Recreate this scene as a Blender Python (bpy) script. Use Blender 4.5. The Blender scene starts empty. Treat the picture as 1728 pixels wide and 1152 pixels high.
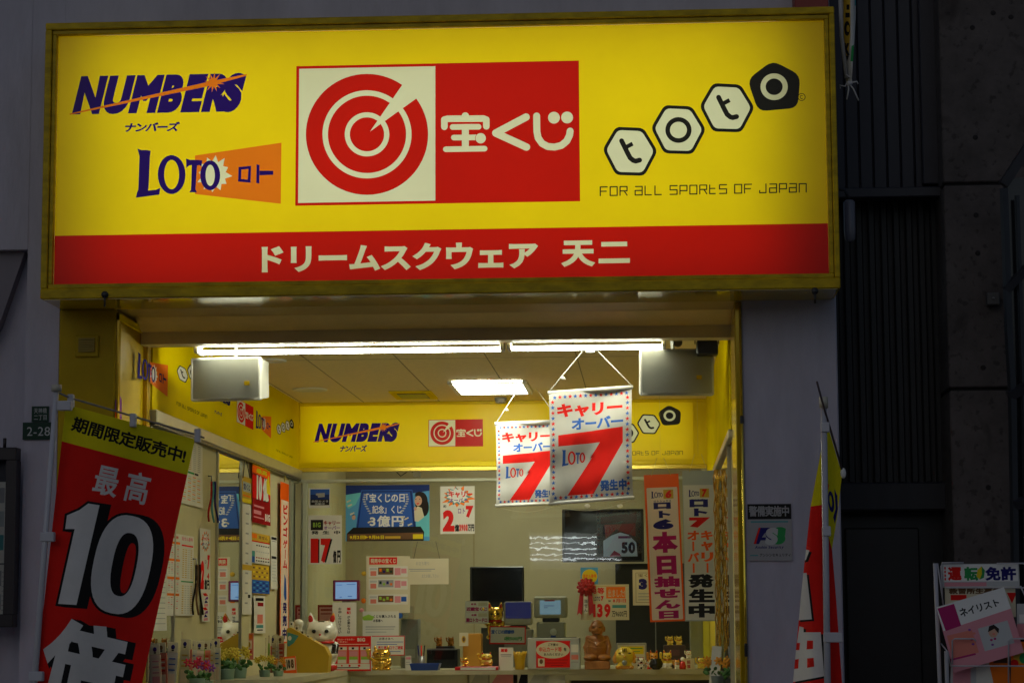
import bpy, math, random
import numpy as np
from mathutils import Vector, Matrix
from mathutils.geometry import delaunay_2d_cdt

random.seed(4)
rng = np.random.default_rng(4)
scene = bpy.context.scene
COL = scene.collection

# ------------------------------------------------------------------ camera
EYE = Vector((0.0, -10.0, 1.35))
FPX, YAW, PIT, ROL = 3833.0, 0.0610, 0.1215, -0.00505
_F = Vector((-math.sin(YAW) * math.cos(PIT), math.cos(YAW) * math.cos(PIT), math.sin(PIT)))
_R = Vector((math.cos(YAW), math.sin(YAW), 0.0))
_U = _R.cross(_F)
CR = _R * math.cos(ROL) + _U * math.sin(ROL)
CU = -_R * math.sin(ROL) + _U * math.cos(ROL)
camd = bpy.data.cameras.new("camera")
camd.sensor_width = 36.0
camd.lens = FPX / 1728.0 * 36.0
camd.clip_end = 400.0
camd.clip_start = 0.1
camo = bpy.data.objects.new("camera", camd)
COL.objects.link(camo)
M3 = Matrix((CR, CU, -_F)).transposed()
camo.matrix_world = Matrix.Translation(EYE) @ M3.to_4x4()
scene.camera = camo
scene.render.resolution_x = 1024
scene.render.resolution_y = 682

# ------------------------------------------------------------------ light of the street
world = bpy.data.worlds.new("World")
scene.world = world
world.use_nodes = True
wn = world.node_tree
sky = wn.nodes.new("ShaderNodeTexSky")
sky.sky_type = 'NISHITA'
sky.sun_disc = False
sky.sun_elevation = math.radians(32)
sky.sun_rotation = math.radians(200)
wn.links.new(sky.outputs[0], wn.nodes["Background"].inputs[0])
wn.nodes["Background"].inputs[1].default_value = 0.031
sund = bpy.data.lights.new("sun", 'SUN')
sund.energy = 0.012
sund.angle = math.radians(40)
sund.color = (1.0, 0.93, 0.86)
suno = bpy.data.objects.new("sun", sund)
suno.rotation_euler = (math.radians(55), 0, math.radians(-25))
COL.objects.link(suno)

vs = scene.view_settings
vs.view_transform = 'Standard'
vs.look = 'None'
vs.exposure = 0.0
vs.gamma = 1.0
scene.render.engine = 'CYCLES'
scene.cycles.use_denoising = True
scene.cycles.max_bounces = 10
scene.cycles.diffuse_bounces = 5
scene.cycles.transparent_max_bounces = 12
scene.cycles.caustics_reflective = False
scene.cycles.caustics_refractive = False
scene.cycles.sample_clamp_indirect = 4.0

# ------------------------------------------------------------------ pixel -> place
def ray(px, py):
    return _F * FPX + CR * (px - 864.0) - CU * (py - 576.0)
def P(px, py, Y):
    d = ray(px, py)
    return EYE + d * ((Y - EYE.y) / d.y)
def PX(px, py, X):
    d = ray(px, py)
    return EYE + d * ((X - EYE.x) / d.x)
def PZ(px, py, Z):
    d = ray(px, py)
    return EYE + d * ((Z - EYE.z) / d.z)
def S(Y):                       # metres per photo pixel at depth Y
    return (Y + 10.0) / FPX * 1.004

# ------------------------------------------------------------------ materials
def lin(c):
    return tuple(((v / 255.0) / 12.92 if v <= 10 else (((v / 255.0) + 0.055) / 1.055) ** 2.4) for v in c)
MATS = {}
def mat(name, rgb, rough=0.55, metal=0.0, var=0.0, scale=6.0, bump=0.0, bscale=60.0, emit=0.0, ecol=None, spec=0.5, stretch=(1, 1, 1), coat=0.0):
    if name in MATS:
        return MATS[name]
    m = bpy.data.materials.new(name)
    m.use_nodes = True
    nt = m.node_tree
    b = nt.nodes["Principled BSDF"]
    b.inputs["Base Color"].default_value = (*rgb, 1)
    b.inputs["Roughness"].default_value = rough
    b.inputs["Metallic"].default_value = metal
    b.inputs["Specular IOR Level"].default_value = spec
    if coat:
        b.inputs["Coat Weight"].default_value = coat
        b.inputs["Coat Roughness"].default_value = 0.08
    if emit:
        b.inputs["Emission Color"].default_value = (*(ecol or rgb), 1)
        b.inputs["Emission Strength"].default_value = emit
    if var or bump:
        tc = nt.nodes.new("ShaderNodeTexCoord")
        mp = nt.nodes.new("ShaderNodeMapping")
        mp.inputs["Scale"].default_value = stretch
        nt.links.new(tc.outputs["Object"], mp.inputs[0])
    if var:
        n = nt.nodes.new("ShaderNodeTexNoise")
        n.inputs["Scale"].default_value = scale
        n.inputs["Detail"].default_value = 6
        n.inputs["Roughness"].default_value = 0.65
        nt.links.new(mp.outputs[0], n.inputs["Vector"])
        r = nt.nodes.new("ShaderNodeValToRGB")
        r.color_ramp.elements[0].position = 0.3
        r.color_ramp.elements[1].position = 0.7
        r.color_ramp.elements[0].color = (*[max(0, v * (1 - var)) for v in rgb], 1)
        r.color_ramp.elements[1].color = (*[min(1, v * (1 + var)) for v in rgb], 1)
        nt.links.new(n.outputs["Fac"], r.inputs[0])
        nt.links.new(r.outputs[0], b.inputs["Base Color"])
    if bump:
        n2 = nt.nodes.new("ShaderNodeTexNoise")
        n2.inputs["Scale"].default_value = bscale
        n2.inputs["Detail"].default_value = 3
        nt.links.new(mp.outputs[0], n2.inputs["Vector"])
        bp = nt.nodes.new("ShaderNodeBump")
        bp.inputs["Strength"].default_value = bump
        bp.inputs["Distance"].default_value = 0.01
        nt.links.new(n2.outputs["Fac"], bp.inputs["Height"])
        nt.links.new(bp.outputs[0], b.inputs["Normal"])
    MATS[name] = m
    return m

INK = {  # printing inks and papers, real albedos
    'white': (.80, .79, .75), 'paper': (.72, .70, .62), 'grey': (.35, .35, .35), 'lgrey': (.5, .51, .5), 'black': (.015, .014, .014),
    'red': (.70, .014, .010), 'dred': (.32, .012, .012), 'pink': (.70, .28, .32), 'magenta': (.42, .012, .13), 'orange': (.85, .19, .015), 'dorange': (.95, .13, .008),
    'yellow': (.78, .60, .02), 'gold': (.60, .38, .04), 'navy': (.018, .015, .14), 'blue': (.03, .11, .45), 'sky': (.10, .35, .62),
    'cyan': (.15, .55, .62), 'green': (.03, .30, .08), 'lgreen': (.30, .50, .06), 'dgreen': (.016, .045, .03), 'skin': (.62, .36, .24),
    'hair': (.02, .013, .01), 'purple': (.22, .05, .30), 'peach': (.86, .70, .56), 'cream': (.66, .60, .42), 'brown': (.16, .08, .035),
    'teal': (.08, .30, .30), 'wgrey': (.42, .46, .44), 'dblue': (.01, .03, .16), 'flagred': (.78, .016, .010), 'flagyellow': (.80, .68, .01), 'salmon': (.72, .22, .16), 'lwhite': (.74, .71, .67), 'iceblue': (.85, 1.1, 1.7),
}
def matte(name, rgb, gloss=.02, rough=.35, var=.05, scale=5.0, stretch=(1, 1, 1), gcol=None):
    """paint or print whose thin sheen does not grow at grazing angles"""
    if name in MATS:
        return MATS[name]
    m = bpy.data.materials.new(name)
    m.use_nodes = True
    nt = m.node_tree
    nt.nodes.remove(nt.nodes["Principled BSDF"])
    d = nt.nodes.new("ShaderNodeBsdfDiffuse")
    g = nt.nodes.new("ShaderNodeBsdfGlossy")
    g.inputs["Roughness"].default_value = rough
    g.inputs["Color"].default_value = (*(gcol or (1, 1, 1)), 1)
    tc = nt.nodes.new("ShaderNodeTexCoord")
    mp = nt.nodes.new("ShaderNodeMapping")
    mp.inputs["Scale"].default_value = stretch
    n = nt.nodes.new("ShaderNodeTexNoise")
    n.inputs["Scale"].default_value = scale
    n.inputs["Detail"].default_value = 5
    r = nt.nodes.new("ShaderNodeValToRGB")
    r.color_ramp.elements[0].position = .3
    r.color_ramp.elements[1].position = .7
    r.color_ramp.elements[0].color = (*[v * (1 - var) for v in rgb], 1)
    r.color_ramp.elements[1].color = (*[min(1, v * (1 + var)) for v in rgb], 1)
    nt.links.new(tc.outputs["Object"], mp.inputs[0])
    nt.links.new(mp.outputs[0], n.inputs["Vector"])
    nt.links.new(n.outputs["Fac"], r.inputs[0])
    nt.links.new(r.outputs[0], d.inputs[0])
    mx = nt.nodes.new("ShaderNodeMixShader")
    mx.inputs[0].default_value = gloss
    nt.links.new(d.outputs[0], mx.inputs[1])
    nt.links.new(g.outputs[0], mx.inputs[2])
    nt.links.new(mx.outputs[0], nt.nodes["Material Output"].inputs[0])
    MATS[name] = m
    return m
def ink(k):
    return matte("print_" + k, INK[k], .012, .3)
def cloth(k):
    return mat("cloth_" + k, tuple(v * (.70 if k == "white" else 1) for v in INK[k]), rough=0.85, spec=0.15, bump=0.15, bscale=350, var=.06, scale=9)

BACK = {'white': (.70, .76, .52), 'yellow': (.83, .665, .0), 'red': (.52, .007, .0), 'navy': (.014, .002, .13), 'black': (.012, .012, .009),
        'orange': (.74, .19, .004)}
def backlit(k):
    n = "acrylic_" + k
    if n in MATS:
        return MATS[n]
    m = bpy.data.materials.new(n)
    m.use_nodes = True
    nt = m.node_tree
    nt.nodes.remove(nt.nodes["Principled BSDF"])
    out = nt.nodes["Material Output"]
    tr = nt.nodes.new("ShaderNodeBsdfTranslucent")
    tc = nt.nodes.new("ShaderNodeTexCoord")
    ns = nt.nodes.new("ShaderNodeTexNoise")
    ns.inputs["Scale"].default_value = 2.2
    ns.inputs["Detail"].default_value = 5
    rp = nt.nodes.new("ShaderNodeValToRGB")
    c = BACK[k]
    rp.color_ramp.elements[0].position = .3
    rp.color_ramp.elements[1].position = .7
    rp.color_ramp.elements[0].color = (*[v * .93 for v in c], 1)
    rp.color_ramp.elements[1].color = (*[v * 1.03 for v in c], 1)
    nt.links.new(tc.outputs["Object"], ns.inputs["Vector"])
    nt.links.new(ns.outputs["Fac"], rp.inputs[0])
    nt.links.new(rp.outputs[0], tr.inputs[0])
    df = nt.nodes.new("ShaderNodeBsdfDiffuse")
    nt.links.new(rp.outputs[0], df.inputs[0])
    mx = nt.nodes.new("ShaderNodeMixShader")
    mx.inputs[0].default_value = .12
    nt.links.new(tr.outputs[0], mx.inputs[1])
    nt.links.new(df.outputs[0], mx.inputs[2])
    gl = nt.nodes.new("ShaderNodeBsdfGlossy")
    gl.inputs["Roughness"].default_value = .25
    m2 = nt.nodes.new("ShaderNodeMixShader")
    m2.inputs[0].default_value = .02
    nt.links.new(mx.outputs[0], m2.inputs[1])
    nt.links.new(gl.outputs[0], m2.inputs[2])
    nt.links.new(m2.outputs[0], out.inputs[0])
    MATS[n] = m
    return m

def glassmat(name, tint=(.96, .98, .95), rough=0.0, refl=1.0, bump=0.0):
    if name in MATS:
        return MATS[name]
    m = bpy.data.materials.new(name)
    m.use_nodes = True
    nt = m.node_tree
    nt.nodes.remove(nt.nodes["Principled BSDF"])
    t = nt.nodes.new("ShaderNodeBsdfTransparent")
    t.inputs[0].default_value = (*tint, 1)
    g = nt.nodes.new("ShaderNodeBsdfGlossy")
    g.inputs["Roughness"].default_value = rough
    fr = nt.nodes.new("ShaderNodeFresnel")
    fr.inputs[0].default_value = 1.5
    ml = nt.nodes.new("ShaderNodeMath")
    ml.operation = 'MULTIPLY'
    ml.inputs[1].default_value = refl
    nt.links.new(fr.outputs[0], ml.inputs[0])
    mx = nt.nodes.new("ShaderNodeMixShader")
    nt.links.new(ml.outputs[0], mx.inputs[0])
    nt.links.new(t.outputs[0], mx.inputs[1])
    nt.links.new(g.outputs[0], mx.inputs[2])
    if bump:
        tc = nt.nodes.new("ShaderNodeTexCoord")
        n = nt.nodes.new("ShaderNodeTexNoise")
        n.inputs["Scale"].default_value = 9
        n.inputs["Detail"].default_value = 2
        nt.links.new(tc.outputs["Object"], n.inputs["Vector"])
        bp = nt.nodes.new("ShaderNodeBump")
        bp.inputs["Strength"].default_value = bump
        bp.inputs["Distance"].default_value = 0.002
        nt.links.new(n.outputs["Fac"], bp.inputs["Height"])
        nt.links.new(bp.outputs[0], g.inputs["Normal"])
    nt.links.new(mx.outputs[0], nt.nodes["Material Output"].inputs[0])
    MATS[name] = m
    return m

WALL = mat("grey_render", (.45, .43, .50), .8, var=.15, scale=2.2, bump=.3, bscale=40, stretch=(1.6, 1.6, .45))
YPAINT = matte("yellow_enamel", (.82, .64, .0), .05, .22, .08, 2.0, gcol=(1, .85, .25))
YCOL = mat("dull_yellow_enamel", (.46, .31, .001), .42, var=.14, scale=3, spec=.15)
YFRAME = mat("weathered_yellow_metal", (.52, .35, .002), .4, var=.34, scale=11, stretch=(.8, 1, 2.2), bump=.08, spec=.2)
YSOFF = mat("polished_yellow_metal", (.46, .34, .004), .10, var=.12, scale=4, spec=.9)
YGLOSS = mat("glossy_yellow_metal", (.55, .36, .004), .12, metal=.35, var=.06, scale=3)
BROWN = mat("shutter_housing_paint", (.36, .26, .07), .5, var=.12, scale=3)
BEIGE = matte("beige_board", (.60, .55, .33), .02, .4, .07, 2.0)
CEILM = mat("ceiling_board", (.85, .72, .38), .8, var=.06, scale=30, bump=.4, bscale=120)
RAILM = mat("aluminium_rail", (.42, .40, .30), .35, metal=.6, var=.08, scale=8)
FRAMEM = mat("pale_window_frame", (.52, .54, .40), .4, var=.06, scale=8)
MIRROR = mat("mirror_glass", (.80, .84, .76), .015, metal=1.0)
WHITEP = mat("white_plastic", (.70, .70, .66), .4, var=.04)
SILVER = mat("silver_grille", (.30, .31, .28), .42, metal=.6, var=.05, scale=14, bump=.15, bscale=400)
BLACKP = mat("black_plastic", (.013, .013, .015), .35)
DARKM = mat("dark_steel", (.016, .016, .022), .55, var=.25, scale=4, stretch=(3, 3, .4))
STEEL = mat("worn_steel", (.30, .30, .31), .35, metal=.8, var=.15)
WIRE = mat("white_wire", (.45, .44, .47), .4)
GREYP = mat("grey_plastic", (.36, .36, .31), .5, var=.05)
CREAMP = mat("cream_laminate", (.50, .47, .32), .45, var=.06, scale=3)
GOLD = mat("gold_glaze", (.80, .50, .08), .18, metal=.85, var=.12, scale=20)
YGLAZE = mat("yellow_glaze", (.75, .55, .06), .2, var=.1, scale=20, coat=.5)
WGLAZE = mat("white_glaze", (.84, .82, .70), .2, var=.05, scale=15, coat=.5)
OGLAZE = mat("orange_glaze", (.70, .32, .05), .22, var=.15, scale=20, coat=.4)
RGLAZE = mat("red_glaze", (.55, .02, .015), .25)
BGLAZE = mat("black_glaze", (.015, .013, .012), .2)
WOOD = mat("carved_wood", (.30, .115, .022), .38, var=.4, scale=9, stretch=(1, 1, .25), bump=.2, bscale=60)
TUBEM = mat("fluorescent_tube", (.9, .9, .9), .4, emit=36.0, ecol=(.98, 1.0, .80))
LEAF = mat("leaf_green", (.05, .16, .03), .5, var=.35, scale=30)
ASPH = mat("street_paving", (.24, .23, .22), .85, var=.25, scale=20, bump=.3, bscale=200)
FLOORM = mat("shop_floor_tile", (.58, .53, .40), .35, var=.1)

# ------------------------------------------------------------------ mesh builder
class MB:
    def __init__(self):
        self.v, self.f, self.m, self.sm = [], [], [], []
        self.mats = []
    def mi(self, m):
        if m not in self.mats:
            self.mats.append(m)
        return self.mats.index(m)
    def add(self, vs, fs, m, smooth=False):
        o = len(self.v)
        k = self.mi(m)
        self.v += [Vector(v) for v in vs]
        for f in fs:
            self.f.append([i + o for i in f])
            self.m.append(k)
            self.sm.append(smooth)
        return self
    def box(self, lo, hi, m, bev=0.0, mtx=None):
        x0, y0, z0 = lo
        x1, y1, z1 = hi
        if x0 > x1: x0, x1 = x1, x0
        if y0 > y1: y0, y1 = y1, y0
        if z0 > z1: z0, z1 = z1, z0
        b = min(bev, (x1 - x0) / 2.2, (y1 - y0) / 2.2, (z1 - z0) / 2.2)
        if b <= 0:
            vs = [(x, y, z) for x in (x0, x1) for y in (y0, y1) for z in (z0, z1)]
            fs = [(0, 1, 3, 2), (4, 6, 7, 5), (0, 4, 5, 1), (2, 3, 7, 6), (0, 2, 6, 4), (1, 5, 7, 3)]
        else:  # chamfered box
            vs, idx = [], {}
            for i, x in enumerate((x0, x1)):
                for j, y in enumerate((y0, y1)):
                    for k, z in enumerate((z0, z1)):
                        sx, sy, sz = (b if i == 0 else -b), (b if j == 0 else -b), (b if k == 0 else -b)
                        for ax, p in enumerate(((x, y + sy, z + sz), (x + sx, y, z + sz), (x + sx, y + sy, z))):
                            idx[(i, j, k, ax)] = len(vs)
                            vs.append(p)
            fs = []
            for i in (0, 1):
                fs.append([idx[(i, 0, 0, 0)], idx[(i, 0, 1, 0)], idx[(i, 1, 1, 0)], idx[(i, 1, 0, 0)]])
                fs.append([idx[(0, i, 0, 1)], idx[(0, i, 1, 1)], idx[(1, i, 1, 1)], idx[(1, i, 0, 1)]])
                fs.append([idx[(0, 0, i, 2)], idx[(0, 1, i, 2)], idx[(1, 1, i, 2)], idx[(1, 0, i, 2)]])
            for i in (0, 1):
                for j in (0, 1):
                    fs.append([idx[(i, j, 0, 0)], idx[(i, j, 1, 0)], idx[(i, j, 1, 1)], idx[(i, j, 0, 1)]])
                    fs.append([idx[(i, 0, j, 0)], idx[(i, 1, j, 0)], idx[(i, 1, j, 2)], idx[(i, 0, j, 2)]])
                    fs.append([idx[(0, i, j, 1)], idx[(1, i, j, 1)], idx[(1, i, j, 2)], idx[(0, i, j, 2)]])
                    for k in (0, 1):
                        fs.append([idx[(i, j, k, 0)], idx[(i, j, k, 1)], idx[(i, j, k, 2)]])
        if mtx is not None:
            vs = [mtx @ Vector(v) for v in vs]
        return self.add(vs, fs, m)
    def tube(self, pts, r, m, n=8, cap=True):
        pts = [Vector(p) for p in pts]
        rs = r if isinstance(r, (list, tuple)) else [r] * len(pts)
        vs, fs = [], []
        ref = Vector((0.13, .31, .94))
        for i, p in enumerate(pts):
            t = (pts[min(i + 1, len(pts) - 1)] - pts[max(i - 1, 0)]).normalized()
            a = t.cross(ref)
            if a.length < 1e-3:
                a = t.cross(Vector((1, 0, 0)))
            a.normalize()
            b = t.cross(a)
            for k in range(n):
                th = 2 * math.pi * k / n
                vs.append(p + (a * math.cos(th) + b * math.sin(th)) * rs[i])
        for i in range(len(pts) - 1):
            for k in range(n):
                fs.append((i * n + k, i * n + (k + 1) % n, (i + 1) * n + (k + 1) % n, (i + 1) * n + k))
        if cap:
            fs.append(list(range(n))[::-1])
            fs.append([(len(pts) - 1) * n + k for k in range(n)])
        return self.add(vs, fs, m, True)
    def lathe(self, c, prof, m, n=20, axis='z', sx=1, sy=1):
        vs, fs = [], []
        for r, z in prof:
            for k in range(n):
                th = 2 * math.pi * k / n
                a, b = r * math.cos(th) * sx, r * math.sin(th) * sy
                vs.append(Vector(c) + (Vector((a, b, z)) if axis == 'z' else Vector((a, z, b))))
        for i in range(len(prof) - 1):
            for k in range(n):
                fs.append((i * n + k, i * n + (k + 1) % n, (i + 1) * n + (k + 1) % n, (i + 1) * n + k))
        fs.append(list(range(n))[::-1])
        fs.append([(len(prof) - 1) * n + k for k in range(n)])
        return self.add(vs, fs, m, True)
    def ell(self, c, r, m, n=14, k=9, rot=None):
        vs, fs = [], []
        for i in range(k + 1):
            ph = math.pi * i / k
            for j in range(n):
                th = 2 * math.pi * j / n
                v = Vector((r[0] * math.sin(ph) * math.cos(th), r[1] * math.sin(ph) * math.sin(th), r[2] * math.cos(ph)))
                if rot is not None:
                    v = rot @ v
                vs.append(Vector(c) + v)
        for i in range(k):
            for j in range(n):
                fs.append((i * n + j, i * n + (j + 1) % n, (i + 1) * n + (j + 1) % n, (i + 1) * n + j))
        return self.add(vs, fs, m, True)
    def prism(self, pts, d, m):     # pts: 3-D outline, d: extrusion vector
        pts = [Vector(p) for p in pts]
        d = Vector(d)
        n = len(pts)
        vs = pts + [p + d for p in pts]
        fs = [list(range(n)), [n + i for i in range(n)][::-1]]
        for i in range(n):
            fs.append((i, i + n, (i + 1) % n + n, (i + 1) % n))
        return self.add(vs, fs, m)
    def quad(self, a, b, c, d, m):
        return self.add([a, b, c, d], [(0, 1, 2, 3)], m)
    def build(self, name, parent=None, label=None, cat=None, group=None, kind=None):
        if parent is not None:
            o = parent
            org = Vector((0, 0, 0))
            while o is not None:
                org += Vector(o.location)
                o = o.parent
        else:
            a = np.array([v[:] for v in self.v])
            lo, hi = a.min(0), a.max(0)
            org = Vector(((lo[0] + hi[0]) / 2, (lo[1] + hi[1]) / 2, lo[2]))
        me = bpy.data.meshes.new(name)
        me.from_pydata([tuple(v - org) for v in self.v], [], self.f)
        for m in self.mats:
            me.materials.append(m)
        me.polygons.foreach_set("material_index", self.m)
        me.polygons.foreach_set("use_smooth", self.sm)
        me.update()
        ob = bpy.data.objects.new(name, me)
        COL.objects.link(ob)
        if parent is not None:
            ob.parent = parent
        else:
            ob.location = org
        tag(ob, label, cat, group, kind)
        return ob

def tag(o, label=None, cat=None, group=None, kind=None):
    for k, v in (("label", label), ("category", cat), ("group", group), ("kind", kind)):
        if v:
            o[k] = v
    return o
def thing(name, loc, label, cat, group=None, kind=None):
    o = bpy.data.objects.new(name, None)
    o.empty_display_size = .1
    o.location = loc
    COL.objects.link(o)
    return tag(o, label, cat, group, kind)
def copy_tree(o, parent=None):
    c = o.copy()
    COL.objects.link(c)
    c.parent = parent
    for ch in list(o.children):
        copy_tree(ch, c)
    return c

# ------------------------------------------------------------------ glyph outlines from the built-in font
GLY = {}
def load_glyphs(chars):
    obs = []
    for c in sorted(set(chars)):
        if c in GLY or c == ' ':
            continue
        cu = bpy.data.curves.new('g', 'FONT')
        cu.body = c
        o = bpy.data.objects.new('g', cu)
        COL.objects.link(o)
        obs.append(o)
    dg = bpy.context.evaluated_depsgraph_get()
    dg.update()
    for o in obs:
        cv = o.evaluated_get(dg).to_curve(dg)
        loops = []
        for s in cv.splines:
            bp = s.bezier_points
            n = len(bp)
            pts = []
            for i in range(n):
                p, q = bp[i], bp[(i + 1) % n]
                a, b, c, d = (np.array(v[:2]) for v in (p.co, p.handle_right, q.handle_left, q.co))
                pts.append(a)
                L = np.linalg.norm(d - a)
                if L < 1e-6:
                    continue
                dev = max(abs(np.cross(b - a, d - a)), abs(np.cross(c - a, d - a))) / L
                k = 1 if dev < .004 else (3 if dev < .03 else 5)
                for j in range(1, k):
                    t = j / k
                    pts.append((1 - t) ** 3 * a + 3 * t * (1 - t) ** 2 * b + 3 * t * t * (1 - t) * c + t ** 3 * d)
            pts = np.array(pts)
            if len(pts) >= 3:
                keep = np.linalg.norm(pts - np.roll(pts, 1, 0), axis=1) > 1e-5
                loops.append(pts[keep])
        GLY[o.data.body] = [l for l in loops if len(l) > 2]
        o.to_curve_clear() if hasattr(o, 'to_curve_clear') else None
    for o in obs:
        cu = o.data
        bpy.data.objects.remove(o)
        bpy.data.curves.remove(cu)
def area(l):
    return .5 * np.sum(l[:, 0] * np.roll(l[:, 1], -1) - np.roll(l[:, 0], -1) * l[:, 1])
def fat(loops, d):
    if d == 0 or not loops:
        return loops
    big = max(loops, key=lambda l: abs(area(l)))
    sg = 1.0 if area(big) > 0 else -1.0
    out = []
    for l in loops:
        e = np.roll(l, -1, 0) - l
        e /= np.maximum(np.linalg.norm(e, axis=1, keepdims=True), 1e-9)
        nrm = np.stack([e[:, 1], -e[:, 0]], 1) * sg
        pn = np.roll(nrm, 1, 0)
        m = nrm + pn
        L2 = np.sum(m * m, 1, keepdims=True)
        m = m * (2.0 / np.maximum(L2, .8))
        out.append(l + m * d)
    return out
def ellipse(cx, cy, rx, ry=None, n=28, rot=0.0):
    ry = rx if ry is None else ry
    t = np.linspace(0, 2 * np.pi, n, endpoint=False)
    x, y = rx * np.cos(t), ry * np.sin(t)
    return np.stack([cx + x * math.cos(rot) - y * math.sin(rot), cy + x * math.sin(rot) + y * math.cos(rot)], 1)
# layer = (loops, colour)
def Rc(x0, y0, x1, y1, c):
    return ([np.array([(x0, y0), (x1, y0), (x1, y1), (x0, y1)], float)], c)
def Pg(pts, c):
    return ([np.array(pts, float)], c)
def El(cx, cy, rx, ry, c, n=28):
    return ([ellipse(cx, cy, rx, ry, n)], c)
def Ring(cx, cy, ro, ri, c, n=48, k=1.0):
    return ([ellipse(cx, cy, ro, ro * k, n), ellipse(cx, cy, ri, ri * k, n)[::-1]], c)
def Star(cx, cy, ro, ri, n, c, rot=0.0, ky=1.0, vary=0.0):
    pts = []
    for i in range(2 * n):
        a = math.pi * i / n + rot
        r = ro * (1 - vary * ((i * 7) % 5) / 5) if i % 2 == 0 else ri
        pts.append((cx + r * math.cos(a), cy + r * math.sin(a) * ky))
    return ([np.array(pts)], c)
def St(pts, w, c, rnd=True):
    loops = []
    pts = [np.array(p, float) for p in pts]
    for i in range(len(pts) - 1):
        a, b = pts[i], pts[i + 1]
        d = (b - a) / max(1e-9, np.linalg.norm(b - a))
        n = np.array([-d[1], d[0]]) * w / 2
        if rnd:
            t0 = math.atan2(d[1], d[0])
            A = [a + w / 2 * np.array([math.cos(t0 + math.pi / 2 + k * math.pi / 8), math.sin(t0 + math.pi / 2 + k * math.pi / 8)]) for k in range(9)]
            B = [b + w / 2 * np.array([math.cos(t0 - math.pi / 2 + k * math.pi / 8), math.sin(t0 - math.pi / 2 + k * math.pi / 8)]) for k in range(9)]
            loops.append(np.array(A + B))
        else:
            loops.append(np.array([a + n, a - n, b - n, b + n]))
    return (loops, c)
def layout(s, bold, track=0.03):
    x = 0.0
    out = []
    for ch in s:
        if ch == ' ':
            x += .35
            continue
        g = GLY.get(ch)
        if g is None:
            load_glyphs(s)
            g = GLY[ch]
        g = fat(g, bold)
        if not g:
            continue
        if ord(ch) > 0x2e80:
            out += [l + np.array([x, 0]) for l in g]
            x += 1.0 + track
        else:
            mn = min(l[:, 0].min() for l in g)
            mx = max(l[:, 0].max() for l in g)
            out += [l + np.array([x - mn, 0]) for l in g]
            x += mx - mn + .07 + track
    return out
def Tq(s, quad, c, bold=0.03, shear=0.0, track=0.03):
    """text fitted to a pixel quad TL, TR, BR, BL"""
    L = layout(s, bold, track)
    if not L:
        return ([], c)
    L = [np.stack([l[:, 0] + shear * l[:, 1], l[:, 1]], 1) for l in L]
    A = np.concatenate(L)
    lo, hi = A.min(0), A.max(0)
    w = np.maximum(hi - lo, 1e-6)
    TL, TR, BR, BL = (np.array(q, float) for q in quad)
    out = []
    for l in L:
        u = ((l - lo) / w)
        uu, vv = u[:, :1], u[:, 1:]
        out.append(BL * (1 - uu) * (1 - vv) + BR * uu * (1 - vv) + TL * (1 - uu) * vv + TR * uu * vv)
    return (out, c)
def Tx(s, x0, y0, x1, y1, c, bold=0.03, shear=0.0, slope=0.0, track=0.03):
    """x0,y0 = left bottom pixel, x1,y1 = right top pixel of the ink box"""
    dy = slope * (x1 - x0)
    return Tq(s, ((x0, y1 - dy), (x1, y1), (x1, y0 + dy), (x0, y0)), c, bold, shear, track)
def Tb(s, x0, y0, x1, y1, c, bold=0.03, **k):
    """x0,y0 = left top, x1,y1 = right bottom"""
    return Tx(s, x0, y1, x1, y0, c, bold, **k)
def Tv(s, x0, y0, x1, y1, c, bold=.03, gap=.12):
    """vertical writing, one fitted cell per character"""
    n = len(s)
    h = (y1 - y0) / n
    out = []
    for i, ch in enumerate(s):
        a, b = y0 + i * h + h * gap / 2, y0 + (i + 1) * h - h * gap / 2
        if ch == 'ー':
            out.append(Rc((x0 + x1) / 2 - (x1 - x0) * .08, a, (x0 + x1) / 2 + (x1 - x0) * .08, b, c))
        else:
            out.append(Tb(ch, x0, a, x1, b, c, bold))
    return out
def xf(layers, fn):
    return [([fn(l) for l in loops], c) for loops, c in layers]
def flat(ls):
    out = []
    for l in ls:
        if isinstance(l, list):
            out += flat(l)
        else:
            out.append(l)
    return out
def inside(pts, loops):
    w = np.zeros(len(pts), int)
    for l in loops:
        lo, hi = l.min(0), l.max(0)
        sel = np.where((pts[:, 0] >= lo[0]) & (pts[:, 0] <= hi[0]) & (pts[:, 1] >= lo[1]) & (pts[:, 1] <= hi[1]))[0]
        if len(sel) == 0:
            continue
        p = pts[sel]
        a, b = l, np.roll(l, -1, 0)
        for k in range(0, len(sel), 4000):
            q = p[k:k + 4000]
            x, y = q[:, 0:1], q[:, 1:2]
            left = (b[None, :, 0] - a[None, :, 0]) * (y - a[None, :, 1]) - (x - a[None, :, 0]) * (b[None, :, 1] - a[None, :, 1])
            up = (a[None, :, 1] <= y) & (b[None, :, 1] > y) & (left > 0)
            dn = (a[None, :, 1] > y) & (b[None, :, 1] <= y) & (left < 0)
            w[sel[k:k + 4000]] += up.sum(1) - dn.sum(1)
    return w != 0
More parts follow.
